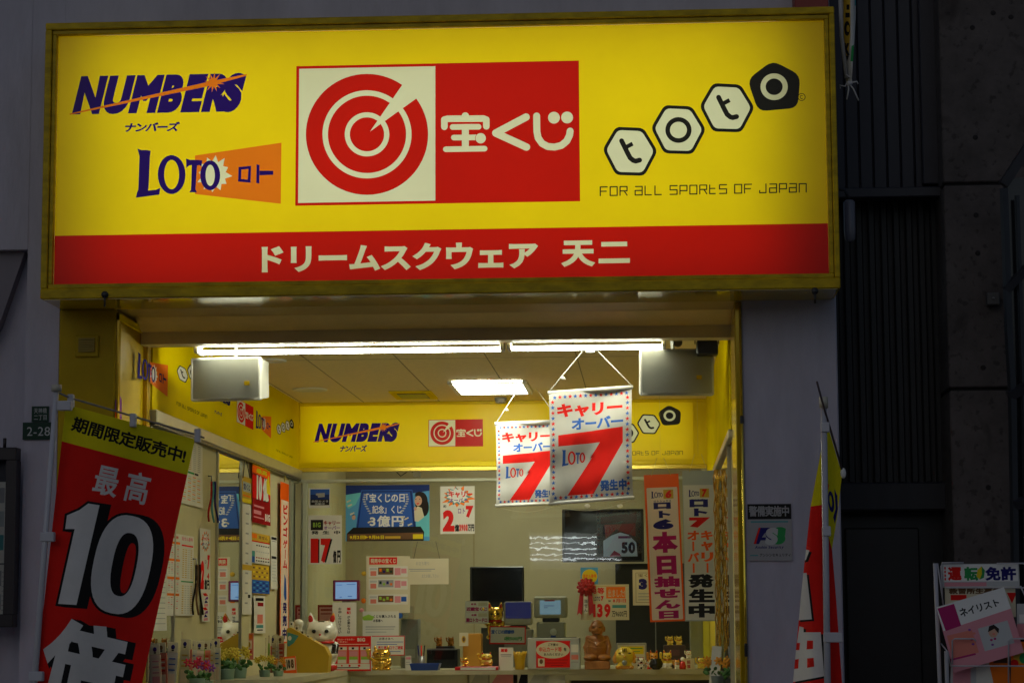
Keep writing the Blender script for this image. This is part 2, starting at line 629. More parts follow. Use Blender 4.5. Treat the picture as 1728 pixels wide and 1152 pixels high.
def cdt(layers, grid=None):
    layers = flat(layers)
    vs, es = [], []
    base = np.concatenate(layers[0][0])
    lo, hi = base.min(0), base.max(0)
    for loops, _ in layers:
        for l in loops:
            o = len(vs)
            n = len(l)
            vs += [Vector((float(p[0]), float(p[1]))) for p in l]
            es += [(o + i, o + (i + 1) % n) for i in range(n)]
    if grid:
        for k in range(grid[0] + 1):
            x = lo[0] + (hi[0] - lo[0]) * (k + .013) / (grid[0] + .03)
            o = len(vs)
            vs += [Vector((x, lo[1] - .5)), Vector((x + .01, hi[1] + .5))]
            es.append((o, o + 1))
        for k in range(grid[1] + 1):
            y = lo[1] + (hi[1] - lo[1]) * (k + .017) / (grid[1] + .03)
            o = len(vs)
            vs += [Vector((lo[0] - .5, y)), Vector((hi[0] + .5, y + .01))]
            es.append((o, o + 1))
    size = float(max(hi - lo))
    rv, re, rf = delaunay_2d_cdt(vs, es, [], 0, size * 1e-6, False)[:3]
    V = np.array([v[:] for v in rv])
    F = np.array([f[:3] for f in rf if len(f) == 3])
    C = V[F].mean(1)
    who = np.full(len(F), -1)
    for i in range(len(layers) - 1, -1, -1):
        left = np.where(who < 0)[0]
        if len(left) == 0:
            break
        if not layers[i][0]:
            continue
        ins = inside(C[left], layers[i][0])
        who[left[ins]] = i
    # keep the sheet within its own base outline
    ok = who >= 0
    if ok.any():
        inb = inside(C, layers[0][0])
        ok &= inb
    return V, F[ok], [layers[i][1] for i in who[ok]]
def put_sheet(mb, layers, mapper, inkf=ink, grid=None, smooth=False):
    V, F, cols = cdt(layers, grid)
    used = sorted(set(F.ravel()))
    rm = {u: i for i, u in enumerate(used)}
    o = len(mb.v)
    mb.v += [mapper(float(V[u][0]), float(V[u][1])) for u in used]
    mk = {}
    for f, c in zip(F, cols):
        if c not in mk:
            mk[c] = mb.mi(inkf(c))
        mb.f.append([rm[int(i)] + o for i in f])
        mb.m.append(mk[c])
        mb.sm.append(smooth)
    return mb
def MY(Y, cx, cy, tilt=0.0):
    """upright rectangle facing the street whose centre is seen at cx, cy"""
    c = P(cx, cy, Y)
    s = S(Y)
    ct, st = math.cos(tilt), math.sin(tilt)
    def f(x, y):
        a, b = (x - cx) * s, -(y - cy) * s
        return Vector((c.x + a * ct - b * st, c.y, c.z + a * st + b * ct))
    return f
def MWALL(X, xl, xr, yt, yb, W=100.0, H=100.0):
    """sheet on a side wall: seen between xl and xr, its left edge between yt and yb; local units W x H"""
    a, b = PX(xl, yt, X), PX(xl, yb, X)
    c = PX(xr, yt, X)
    def f(x, y):
        return Vector((X, a.y + (c.y - a.y) * x / W, a.z + (b.z - a.z) * y / H))
    return f
def paper(name, label, cat, layers, mapper, group=None, inkf=ink, grid=None, parent=None, kind=None):
    mb = MB()
    put_sheet(mb, layers, mapper, inkf, grid)
    return mb.build(name, parent, label, cat, group, kind)
def board(name, label, cat, layers, Y, cx, cy, th=.012, tilt=0.0, edge=None, group=None, inkf=ink):
    """a printed board with real thickness"""
    mb = MB()
    f = MY(Y, cx, cy, tilt)
    put_sheet(mb, layers, f, inkf)
    base = layers[0][0][0]
    lo, hi = base.min(0), base.max(0)
    pts = [f(lo[0], lo[1]) + Vector((0, .0015, 0)), f(hi[0], lo[1]) + Vector((0, .0015, 0)), f(hi[0], hi[1]) + Vector((0, .0015, 0)), f(lo[0], hi[1]) + Vector((0, .0015, 0))]
    mb.prism(pts, (0, th, 0), edge or WHITEP)
    return mb.build(name, None, label, cat, group)
# ================================================================== ground and shop building
def flatbox(name, lo, hi, m, kind='structure', label=None, cat=None, parent=None):
    return MB().box(lo, hi, m).build(name, parent, label, cat, None, kind)
flatbox("street", (-40, -45, -.3), (40, .32, 0.0), ASPH, label="grey street paving in front of the lottery shop", cat="street")

XL0 = P(99, 600, .35).x                 # facade / yellow column
XL1 = P(195, 600, .35).x
XR0 = P(1241, 600, .35).x
XR1 = P(1252, 600, .35).x
XR2 = P(1413, 600, .35).x
ZS = P(700, 499, 0.0).z                 # underside of the signboard
WX = XL1 + .005                         # inner side wall planes
RX = XR0 + .012
YB = 5.72                               # back sign / glass line
ZC = P(840, 676, YB).z                  # ceiling height
bld = thing("shop_building", (-1.2, .5, 0), "grey rendered shop building around the yellow lottery booth opening", "building")
bpart = lambda n: bld
XN = P(43, 600, .35).x
ZN = P(30, 421, .35).z
mb = MB()
mb.box((-7, .35, ZN), (XN, .62, 6), WALL).box((XN, .352, 0), (XL0, .62, 6), WALL)
mb.box((-7, .47, 0), (XN, .60, ZN), WALL)                      # back of the side alcove
mb.build("facade_wall", bld)
# added panel in a darker wall tone, standing in for the alcove's diagonal shadow
a, b, c, d = P(43, 421, .40), P(-90, 421, .40), P(-90, 700, .40), P(-2, 550, .40)
MB().prism([a, b, c, d], (0, .068, 0), mat("alcove_shade_panel", (.22, .20, .23), .8, var=.12, scale=3)).build("alcove_shade_panel", bld)
MB().box((XL0, .354, ZS + .02), (XR1 + .002, .62, 6), WALL).build("upper_wall", bld)
pm = MB().box((XR1, .35, 0), (XR2, .75, 6), WALL, .006)
pm.build("pillar_wall", bld)
flatbox("shop_floor", (-3.2, .34, -.2), (1.0, 9.2, .05), FLOORM, label="tiled floor inside the lottery shop", cat="floor")

# yellow column
cz1 = P(150, 522, .345).z
colm = thing("yellow_column", ((XL0 + XL1) / 2, .6, 0), "yellow metal column with louvred vent beneath the signboard", "column")
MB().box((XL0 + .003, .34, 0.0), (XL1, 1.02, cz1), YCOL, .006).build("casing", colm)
a, b = P(128, 566, .339), P(167, 602, .339)
v = MB()
v.box((a.x, .326, b.z), (b.x, .3395, a.z), YCOL, .004)
for k in range(6):
    z = b.z + .022 + k * (a.z - b.z - .04) / 5.5
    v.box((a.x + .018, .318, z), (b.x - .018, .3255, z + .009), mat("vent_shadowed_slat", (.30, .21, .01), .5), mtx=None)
v.build("louvre_vent", colm)
# inner lining with its raised edge strips
l = MB()
l.box((XL1 + .0005, .36, 0), (XL1 + .012, .40, cz1 - .015), YGLOSS)
l.box((XL1 + .0005, .93, 0), (XL1 + .02, 1.0, cz1 - .015), YGLOSS)
l.box((XL1 + .0005, .36, cz1 - .05), (XL1 + .014, 1.0, cz1 - .02), YPAINT)
l.build("edge_strip", colm)
paper("printed_emblem", None, None, [Pg([(0, 22), (20, 4), (45, 0), (62, 12), (66, 100), (0, 100)], 'purple'), Pg([(0, 60), (40, 50), (50, 100), (0, 100)], 'dorange')],
      MWALL(XL1 + .004, 195, 212, 664, 715), parent=colm)

# opening jamb
jm = thing("yellow_jamb", ((XR0 + XR1) / 2, .5, 0), "narrow glossy yellow metal jamb beside the grey pillar", "door jamb")
jm_ = MB()
jm_.box((XR0 - .002, .345, 0), (XR1 - .008, .9, ZS + .002), YGLOSS, .004)
jm_.build("casing", jm)
MB().tube([(XR1 - .0055, .338, 0), (XR1 - .0055, .338, ZS)], .006, mat("polished_gold_edge", (.95, .74, .10), .12, metal=.9), 14).build("edge_strip", jm)
h = P(1250, 708, .338)
MB().box((XR1 - .014, .330, h.z - .018), (XR1 + .002, .339, h.z + .018), BLACKP, .003).build("latch_plate", jm)
h = P(1250, 1096, .338)
MB().box((XR1 - .012, .330, h.z - .03), (XR1 + .002, .339, h.z + .03), BLACKP, .003).build("latch_plate", jm)

# shutter housing above the opening
YSH = .84
sh = thing("shutter_housing", (-1, .6, ZS), "brown shutter housing running under the signboard above the opening", "shutter box")
MB().box((XL1 - .02, .356, ZS + .012), (XR0 + .005, YSH, ZS + .3), BROWN).build("soffit_panel", sh)
zl0, zl1 = P(700, 555, YSH).z, P(700, 546, YSH - .05).z
zl = min(zl0, zl1)
MB().prism([(XL1 + .012, YSH - .16, ZS + .0115), (XL1 + .012, YSH - .001, ZS + .0115), (XL1 + .012, YSH - .001, zl), (XL1 + .012, YSH - .02, zl)], (XR0 - XL1 - .015, 0, 0), mat("housing_lip", (.62, .47, .17), .4, var=.1)).build("bottom_lip", sh)
zb0, zb1 = P(700, 578, .9).z, P(700, 557, .9).z
MB().box((WX + .0, YSH + .004, zb0), (RX + .0, .96, ZS + .3), mat("beam_paint", (.72, .62, .36), .5, var=.06)).build("inner_beam", sh)

# interior shell
mb = MB()
mb.box((WX - .12, 1.021, .05), (WX, 9.0, ZC + .1), BEIGE)
mb.build("side_wall", bld)
mb = MB()
mb.box((RX, .9, .05), (RX + .1, 9.0, ZC + .1), BEIGE)
mb.build("side_wall", bld)
YW = 8.3
MB().box((WX - .1, YW, .05), (RX + .1, YW + .1, ZC + .1), mat("back_wall_paint", (.46, .40, .25), .7, var=.07, scale=1.5)).build("back_wall", bld)
ce = MB()
ce.box((WX - .1, .961, ZC), (RX + .1, 9.1, ZC + .08), CEILM)
SEAM = mat("ceiling_seam", (.36, .29, .14), .9)
for px in ((600, 668), (723, 658), (838, 629), (988, 652), (470, 655)):
    x = PZ(px[0], px[1], ZC).x
    ce.box((x - .003, 1.0, ZC - .0015), (x + .003, YB, ZC + .0005), SEAM)
for y in (3.1,):
    ce.box((WX, y - .0025, ZC - .0012), (RX, y + .0025, ZC + .0004), SEAM)
ce.build("ceiling", bld)
# back-room door outline on the back wall
a = P(800, 1000, YW - .001)
MB().box((a.x - .004, YW - .004, .05), (a.x + .004, YW - .0005, 2.1), SEAM).build("wall_joint", bld)

# ================================================================== printed artwork (coordinates of the big sign)
def art_numbers(ny='navy'):
    L = [Tx("NUMBER", 121, 194.2, 383, 124.4, 'navy', bold=.078, shear=.33, slope=-.0185, track=-.02), Tx("S", 370, 190.0, 415.5, 123.0, 'navy', bold=.085, shear=.33, slope=-.0185)]
    a = np.array([117.5, 193]); b = np.array([416.5, 126.5])
    L.append(Pg([a + (0, -1), (355, 137.5), (416.5, 125.2), (416.5, 128), (355, 145), a + (0, 1.2)], 'orange'))
    L.append(Star(360, 139.5, 19, 6.8, 12, 'orange', .15, 1, .25))
    L.append(El(360, 139.5, 7.4, 7.4, 'orange', 16))
    return L
def art_nanbaazu():
    return [Tx("ナンバーズ", 211, 223.5, 304, 205.5, 'navy', bold=.045, shear=.2, slope=-.0165, track=-.1)]
def art_loto_word(c1='navy', c2='navy', c3='navy', c4='navy'):
    L = []
    z = lambda pts: [(60 + x / 2.304, y / 2.304) for x, y in pts]
    L.append(Pg(z([(396, 578), (412, 584), (432, 584), (448, 587), (445, 606), (440, 720), (438, 741), (468, 738), (485, 731), (481, 757), (390, 769), (394, 750), (399, 738), (404, 608)]), c1))
    def oval(cx, cy, rx, ry, hx, hy, c):
        return ([ellipse(60 + cx / 2.304, cy / 2.304, rx / 2.304, ry / 2.304, 30), ellipse(60 + cx / 2.304, cy / 2.304, hx / 2.304, hy / 2.304, 30)[::-1]], c)
    L.append(oval(529, 679, 54, 76, 29, 57, c2))
    L.append(Pg(z([(585, 617), (600, 622), (630, 622), (648, 624), (645, 648), (636, 642), (628, 644), (624, 700), (622, 737), (628, 748), (598, 748), (604, 738), (606, 700), (607, 642), (598, 644), (586, 653)]), c3))
    L.append(oval(679, 682, 39, 58, 18, 41, c4))
    return L
def art_loto(sloped=True):
    z = lambda pts: [(60 + x / 2.304, y / 2.304) for x, y in pts]
    L = [Pg([(329, 262.6), (475, 241), (473.8, 344), (329, 327.7)], 'orange')]
    L.append(Star(361, 294, 31, 20, 12, 'white', .1, 1.08, .2))
    L.append(El(355, 296, 12, 24, 'white'))
    L += art_loto_word()
    L.append(Pg(z([(789, 650), (838, 645), (836, 711), (787, 706)]), 'navy'))
    L.append(Pg(z([(800, 660), (827, 657), (825, 699), (799, 696)]), 'orange'))
    L.append(Pg(z([(859, 639), (871, 642), (870, 714), (858, 712)]), 'navy'))
    L.append(Pg(z([(871, 664), (924, 664), (924, 680), (871, 682)]), 'navy'))
    return L
def art_kuji(border=True):
    z = lambda x, y: (480 + x / 2.742, 80 + y / 2.742)
    zz = lambda pts: [z(*p) for p in pts]
    L = [Pg(zz([(55, 88), (1362, 62), (1368, 712), (50, 733)]), 'red'),
         Pg(zz([(68, 100), (698, 88), (698, 709), (63, 720)]), 'white')]
    cx, cy = z(382, 403)
    q = 1 / 2.742
    for r, c in ((281.5, 'red'), (205, 'white'), (180, 'red'), (102.5, 'white'), (79, 'red')):
        L.append(El(cx, cy, r * q * 1.005, r * q * .993, c, 72))
    L.append(Pg(zz([(396, 390), (547, 172), (590, 100), (690, 100), (690, 190), (612, 236)]), 'white'))
    L.append(Pg(zz([(600, 100), (698, 96), (698, 260), (625, 225)]), 'white'))
    s = lambda pts, w: St(zz(pts), w * q, 'white')
    L += [s([(740, 368), (740, 335), (755, 331), (920, 330), (934, 335), (934, 366)], 30), El(*z(837, 318), 17 * q, 17 * q, 'white', 16),
          s([(778, 369), (898, 368)], 26), s([(784, 418), (890, 417)], 26), s([(837, 372), (837, 466)], 32), s([(747, 472), (926, 469)], 26),
          El(*z(908, 421), 26 * q, 26 * q, 'red', 18), El(*z(908, 421), 24 * q, 24 * q, 'white', 18),
          s([(1118, 323), (978, 397), (1120, 462)], 34),
          s([(1167, 318), (1168, 390), (1174, 420), (1192, 445), (1218, 459), (1250, 462), (1282, 454), (1306, 434), (1319, 408), (1322, 388)], 32),
          El(*z(1247, 326), 27.5 * q, 27.5 * q, 'white', 20), El(*z(1308, 325), 27.5 * q, 27.5 * q, 'white', 20)]
    return L
def rpoly(pts, r):
    out = []
    n = len(pts)
    pts = [np.array(p, float) for p in pts]
    for i in range(n):
        p, a, b = pts[i], pts[i - 1], pts[(i + 1) % n]
        u, v = (a - p) / np.linalg.norm(a - p), (b - p) / np.linalg.norm(b - p)
        A, B = p + u * r, p + v * r
        for t in (0, .25, .5, .75, 1):
            out.append((1 - t) ** 2 * A + 2 * t * (1 - t) * p + t * t * B)
    return np.array(out)
def art_toto():
    z = lambda x, y: (960 + x / 2.304, y / 2.304)
    q = 1 / 2.304
    L = []
    hexa = [(-55, -97), (52, -92), (107, -2), (56, 94), (-56, 91), (-107, -8)]
    for i, (cx, cy) in enumerate(((238, 590), (426, 506), (615, 421))):
        L.append(([rpoly([z(cx + x, cy + y) for x, y in hexa], 8.5)], 'black'))
        L.append(([rpoly([z(cx + x * .865, cy + y * .865) for x, y in hexa], 7)], 'white'))
        if i == 1:
            c = z(cx, cy)
            L += [El(*c, 51 * q, 50 * q, 'black', 36), El(*c, 33 * q, 32 * q, 'white', 30)]
        else:
            L.append(St([z(cx + x, cy + y) for x, y in ((-33, -42), (-10, 5), (0, 24), (12, 34), (22, 37), (37, 33))], 19 * q, 'black', True))
            L.append(St([z(cx + x, cy + y) for x, y in ((-22, -14), (10, -31))], 16 * q, 'black', False))
    pent = [(-6, -100), (102, -43), (92, 84), (-62, 98), (-104, -26)]
    L.append(([rpoly([z(798 + x, 336 + y) for x, y in pent], 15)], 'black'))
    L += [El(*z(798, 338), 53 * q, 52 * q, 'white', 36), El(*z(798, 338), 33 * q, 32 * q, 'black', 30)]
    return L
def art_c():
    q = 1 / 2.304
    z = lambda x, y: (960 + x / 2.304, y / 2.304)
    c = z(905, 378)
    return [Ring(*c, 15 * q, 12.4 * q, 'black', 24), St([(c[0] + 6 * q * math.cos(t), c[1] + 6.5 * q * math.sin(t)) for t in np.linspace(.9, 5.4, 8)], 2.6 * q, 'black', False)]
STK = {  # a thin squared alphabet on a 1 x 1 cell, y down
    'F': [[(0, 1), (0, 0), (1, 0)], [(0, .5), (.85, .5)]], 'O': [[(0, 0), (1, 0), (1, 1), (0, 1), (0, 0)]], 'R': [[(0, 1), (0, 0), (1, 0), (1, .5), (.1, .5)], [(.6, .5), (1, 1)]],
    'a': [[(.05, .02), (1, .02), (1, 1), (0, 1), (0, .48), (1, .48)]], 'L': [[(0, 0), (0, 1), (.9, 1)]], 'S': [[(1, 0), (0, 0), (0, .48), (1, .48), (1, 1), (0, 1)]],
    'P': [[(0, 1), (0, 0), (1, 0), (1, .6), (.1, .6)]], 't': [[(0, 0), (0, 1), (.8, 1)], [(0, .4), (.75, .4)]], 'J': [[(.9, 0), (.9, 1), (0, 1), (0, .75)]], 'n': [[(0, 1), (0, .05), (1, .05), (1, 1)]]}
def art_sports():
    L = []
    x0, y0, x1, y1 = 1013, 330.3, 1360.5, 324.0
    s = "FOR aLL SPORtS OF JaPan"
    cw, gap, sp = 1.0, .42, .75
    tot = sum(sp if c == ' ' else cw + gap for c in s) - gap
    k = (x1 - x0) / tot
    x = 0
    H = 14.6
    for ch in s:
        if ch == ' ':
            x += sp
            continue
        for path in STK[ch]:
            pts = []
            for u, v in path:
                X = x0 + (x + u * cw) * k
                yb = y0 + (y1 - y0) * (X - x0) / (x1 - x0)
                pts.append((X, yb - H * (1 - v)))
            L.append(St(pts, 2.0, 'black', True))
        x += cw + gap
    return L

# ================================================================== the big signboard
TL, TR, BR_, BL_ = (P(78, 40, 0), P(1408, 10, 0), P(1418, 485, 0), P(66, 505, 0))
SX0, SX1 = (TL.x + BL_.x) / 2, (TR.x + BR_.x) / 2
SZ1, SZ0 = (TL.z + TR.z) / 2, (BR_.z + BL_.z) / 2
pTL, pTR, pBR, pBL = P(98, 60, .03), P(1393, 35, .03), P(1396, 461, .03), P(90, 481, .03)
PX0, PX1 = (pTL.x + pBL.x) / 2, (pTR.x + pBR.x) / 2
PZ1, PZ0 = (pTL.z + pTR.z) / 2, (pBL.z + pBR.z) / 2
sg = thing("signboard", ((SX0 + SX1) / 2, .17, SZ0), "large yellow backlit lottery signboard with red lower band over the opening", "signboard")
fr = MB()
for (x0, x1, z0, z1) in ((SX0, SX1, PZ1 + .022, SZ1), (SX0, SX1, SZ0, PZ0 - .022), (SX0, PX0 - .022, PZ0 - .022, PZ1 + .022), (PX1 + .022, SX1, PZ0 - .022, PZ1 + .022)):
    fr.box((x0, 0.0, z0), (x1, .335, z1), YFRAME, .004)
fr.build("frame", sg)
fi = MB()
for (x0, x1, z0, z1) in ((PX0 - .022, PX1 + .022, PZ1, PZ1 + .0215), (PX0 - .022, PX1 + .022, PZ0 - .0215, PZ0), (PX0 - .0215, PX0, PZ0, PZ1), (PX1, PX1 + .0215, PZ0, PZ1)):
    fi.box((x0 + .002, .012, z0 + (.001 if z1 - z0 < .1 else 0)), (x1 - .002, .08, z1 - (.001 if z1 - z0 < .1 else 0)), YFRAME, .002)
fi.build("inner_frame", sg)
MB().box((SX0 + .01, .326, SZ0 + .02), (SX1 - .01, .344, SZ1 - .02), mat("sign_box_back", (.6, .6, .55), .8)).build("back_plate", sg)
MB().box((SX0 + .012, .012, SZ0 - .004), (SX1 - .012, .346, SZ0 - .0005), YSOFF).build("soffit_plate", sg)
for px in ((177, 497), (1375, 491)):
    hw = MB()
    p = P(px[0], px[1], -.005)
    hw.lathe((p.x, -.012, p.z), [(.002, .0), (.016, .003), (.016, .010), (.002, .012)], BLACKP, 12, axis='y')
    hw.tube([(p.x, -.006, p.z - .01), (p.x, -.006, p.z - .055)], .005, BLACKP, 6)
    hw.build("lock", sg)
lay = [([np.array([(60, 20), (1430, 20), (1430, 520), (60, 520)], float)], 'yellow'),
       Pg([(60, 398.5), (1430, 376.4), (1430, 520), (60, 520)], 'red')]
lay += art_numbers() + art_nanbaazu() + art_loto() + art_kuji() + art_toto() + art_c() + art_sports()
lay.append(Tx("ドリームスクウェア", 441.5, 460, 908, 406.5, 'white', bold=.042, slope=-.0162, track=-.02))
lay.append(Tx("天二", 947, 450.5, 1063, 404.5, 'white', bold=.042, slope=-.0155, track=.12))
def clip_face(layers, x0, x1, z0, z1, Y):
    # the first layer becomes exactly the panel rectangle, in the same pixel space
    def back(x, z):
        d = Vector((x, Y, z)) - EYE
        w = d.dot(_F)
        return (864 + FPX * d.dot(CR) / w, 576 - FPX * d.dot(CU) / w)
    return [([np.array([back(x0, z1), back(x1, z1), back(x1, z0), back(x0, z0)])], layers[0][1])] + layers[1:]
mbp = MB()
put_sheet(mbp, clip_face(lay, PX0, PX1, PZ0, PZ1, .04), lambda x, y: P(x, y, .04), backlit)
mbp.build("printed_face", sg)
def tube_lamp(x0, x1, y, z, w, parent, h=.03, color=(1, .97, .85)):
    ld = bpy.data.lights.new("backlight_tube", 'AREA')
    ld.shape = 'RECTANGLE'
    ld.size = abs(x1 - x0)
    ld.size_y = h
    ld.energy = w
    ld.color = color
    lo = bpy.data.objects.new("backlight_tube", ld)
    COL.objects.link(lo)
    lo.rotation_euler = (math.radians(-90), 0, 0)
    lo.location = ((x0 + x1) / 2, y, z)
    if parent is not None:
        lo.parent = parent
        lo.location = Vector(lo.location) - Vector(parent.location)
    return lo
for k in range(7):
    z = PZ0 + (PZ1 - PZ0) * (k + .5) / 7.0
    tube_lamp(PX0 + .13, PX1 - .20, .275, z, 1.44, sg, color=(1, .97, .82))

# ================================================================== back sign over the glass
bx0, bx1 = P(497, 730, YB).x, P(1197, 730, YB).x
bz1, bz0 = P(840, 676, YB).z, P(840, 786, YB).z
ix0, ix1 = P(507, 730, YB).x, P(1169.5, 730, YB).x
iz1, iz0 = P(840, 681.5, YB).z, P(840, 777.5, YB).z
bs = thing("back_sign", ((bx0 + bx1) / 2, YB, bz0), "long yellow backlit sign across the rear of the shop above the glass", "signboard")
f2 = MB()
for (x0, x1, z0, z1) in ((WX, RX, iz1, ZC - .001), (WX, RX, bz0, iz0), (WX, ix0, iz0, iz1), (ix1, RX, iz0, iz1)):
    f2.box((x0, YB - .012, z0), (x1, YB + .10, z1), YPAINT, .003)
f2.build("frame", bs)
MB().box((WX, YB - .014, bz0 - .03), (RX, YB + .08, bz0 - .001), mat("bright_yellow_trim", (.75, .56, .05), .15, metal=.3), .003).build("lower_trim", bs)
MB().box((WX, YB + .101, bz0), (RX, YB + .11, ZC - .002), mat("sign_box_back", (.6, .6, .55), .8)).build("back_plate", bs)
def aff(sx0, sy0, sx1, sy1, tx0, ty0, tx1, ty1, deslope=.0):
    def f(l):
        x = l[:, 0]
        y = l[:, 1] + deslope * (x - (sx0 + sx1) / 2)
        return np.stack([tx0 + (x - sx0) * (tx1 - tx0) / (sx1 - sx0), ty0 + (y - sy0) * (ty1 - ty0) / (sy1 - sy0)], 1)
    return f
cbx, cby = 840, 730
lay = [Rc(500, 678, 1175, 782, 'yellow')]
lay += xf(art_numbers(), aff(117, 123, 417, 195, 526, 709.5, 674, 745, .0185))
lay += xf(art_nanbaazu(), aff(211, 206, 304, 223, 572, 748, 618, 760, .0165))
lay += xf(art_kuji(), aff(500, 107, 978, 343, 722.5, 706.5, 815, 752.5, .017))
lay += xf(art_loto(), aff(229, 241, 475, 344, 868, 705, 990, 757, .0165))
lay += xf(art_toto(), aff(1018, 103, 1350, 298, 1003, 690, 1148, 736, .0195) if False else aff(1018, 103, 1350, 298, 1003, 685, 1149, 765, .0195))
lay += xf(art_sports(), aff(1012, 309, 1361, 331, 1002, 762, 1151, 771, .0175))
for i in range(len(lay)):
    pass
mbp = MB()
fmap = MY(YB - .004, cbx, cby)
lay[0] = ([np.array([((ix0 - P(cbx, cby, YB).x) / S(YB) + cbx, cby - (iz1 - P(cbx, cby, YB).z) / S(YB)), ((ix1 - P(cbx, cby, YB).x) / S(YB) + cbx, cby - (iz1 - P(cbx, cby, YB).z) / S(YB)),
                     ((ix1 - P(cbx, cby, YB).x) / S(YB) + cbx, cby - (iz0 - P(cbx, cby, YB).z) / S(YB)), ((ix0 - P(cbx, cby, YB).x) / S(YB) + cbx, cby - (iz0 - P(cbx, cby, YB).z) / S(YB))])], 'yellow')
put_sheet(mbp, lay, fmap, backlit)
mbp.build("printed_face", bs)
for k in range(6):
    tube_lamp(ix0 + .02, ix1 - .02, YB + .085, iz0 + (iz1 - iz0) * (.06 + .176 * k), .30, bs, .05)

# ================================================================== side fascias
YF0, YF1 = 1.03, YB - .014
zr = PX(400, 749, WX + .05).z           # rail height
fa = thing("side_fascia", (WX + .02, 3.3, zr), "long glossy yellow fascia with printed lottery logos above the poster wall", "fascia")
MB().box((WX + .0005, YF0, zr + .01), (WX + .018, YF1, ZC - .001), YPAINT).build("panel", fa)
ys = PX(432, 740, WX + .02).y
def side_art(layers, sx0, sy0, sx1, sy1, xl, xr, yt, yb, desl):
    f = MWALL(WX + .0195, xl, xr, yt, yb, 1.0, 1.0)
    L = xf(layers, aff(sx0, sy0, sx1, sy1, 0, 0, 1, 1, desl))
    # every shape of the artwork lies on its own sheet
    mb = MB()
    base = [([np.array([(-.02, -.02), (1.02, -.02), (1.02, 1.02), (-.02, 1.02)])], '_none')]
    V, F, cols = cdt(base + L)
    for fc, c in zip(F, cols):
        if c == '_none':
            continue
        mb.add([f(*V[i]) for i in fc], [(0, 1, 2)], ink(c))
    return mb
nm = lambda mb: mb.build("printed_logo", fa)
nm(side_art(art_loto(), 229, 241, 475, 344, 232, 284, 588, 645, .0165))
nm(side_art(art_toto(), 1018, 103, 1350, 298, 299, 366, 580, 640, .0195 - .0))
nm(side_art(art_sports(), 1012, 309, 1361, 331, 298, 350, 676, 684, .0175))
nm(side_art(art_numbers(), 117, 123, 417, 195, 352, 390, 652, 668, .0185))
nm(side_art(art_nanbaazu(), 211, 206, 304, 223, 362, 375, 690, 697, .0165))
nm(side_art(art_kuji(), 500, 107, 978, 343, 400, 428, 672, 712, .017))
nm(side_art(art_loto(), 229, 241, 475, 344, 432, 458, 688, 727, .0165))
nm(side_art(art_toto(), 1018, 103, 1350, 298, 467, 496, 692, 731, .0195))
nm(side_art(art_sports(), 1012, 309, 1361, 331, 466, 494, 757, 761, .0175))
rl = thing("wall_rail", (WX + .02, 3.3, zr - .05), "pale metal rail under the long yellow fascia", "rail")
MB().box((WX + .0005, YF0, zr - .055), (WX + .045, YB - .016, zr + .009), RAILM, .005).build("rail_body", rl)
MB().box((WX + .006, YF0, zr - .066), (WX + .036, YB - .016, zr - .056), BLACKP).build("rail_groove", rl)

fa2 = thing("side_fascia", (RX - .02, 3.3, zr), "short-looking yellow fascia on the mirrored wall behind the jamb", "fascia")
zr2 = PX(1220, 760, RX - .02).z
MB().box((RX - .018, .97, zr2 + .02), (RX - .0005, YF1, ZC - .001), YPAINT).build("panel", fa2)
MB().box((RX - .03, .97, zr2 - .02), (RX - .0005, YF1 - .3, zr2 + .019), RAILM, .004).build("rail_body", fa2)
MIRX = RX - .012
mw = thing("wall_mirror", (MIRX, 3, 1), "tall mirror panel with metal edges on the wall beside the yellow jamb", "mirror")
MB().box((MIRX, 1.503, .9), (RX - .0005, 4.197, zr2 - .021), MIRROR).build("mirror_plate", mw)
for y in (1.49, 4.21):
    MB().box((MIRX - .008, y - .012, .9), (RX - .0005, y + .012, zr2 - .021), RAILM).build("edge_strip", mw)

# mirrors on the poster wall
def wall_mirror(xl, xr, label):
    y0, y1 = PX(xl, 900, WX).y, PX(xr, 900, WX).y
    t = thing("wall_mirror", (WX + .004, (y0 + y1) / 2, 1.0), label, "mirror")
    MB().box((WX + .0005, y0, .85), (WX + .006, y1, zr - .07), MIRROR).build("mirror_plate", t)
    for y in (y0, y1):
        MB().box((WX + .0005, y - .012, .85), (WX + .014, y + .012, zr - .069), RAILM).build("edge_strip", t)
wall_mirror(364, 405, "tall mirror strip between the paper calendars and the hanging receipts")
wall_mirror(487, 508, "narrow mirror strip behind the orange hanging strip in the rear corner")
wall_mirror(249, 292, "mirror strip behind the tilted red banner flag near the column")

# yellow lining of the far end of the mirrored wall
MB().box((RX - .016, 4.225, .3), (RX - .0008, YB - .016, zr2 - .022), mat("lemon_panel", (.75, .60, .01), .5, var=.04)).box((RX - .016, YB + .13, .3), (RX - .0008, 8.25, zr2 - .022), mat("lemon_panel", (.75, .60, .01), .5, var=.04)).build("yellow_panel", None, "plain lemon yellow panel on the side wall behind the hanging strips", "panel")
# the dim shop row across the street, met only in reflections
op = thing("opposite_building", (0, -25, 0), "dark shop row across the street", "building")
MB().box((-40, -26, 0), (40, -25, 5.5), mat("opposite_wall", (.04, .038, .04), .8, var=.2, scale=.6)).build("facade_wall", op)
for k in range(9):
    MB().box((-30 + k * 7, -25.05, .2), (-25 + k * 7, -24.995, 3.2), mat("opposite_shutter", (.03, .03, .035), .5, var=.2)).build("shutter", op)
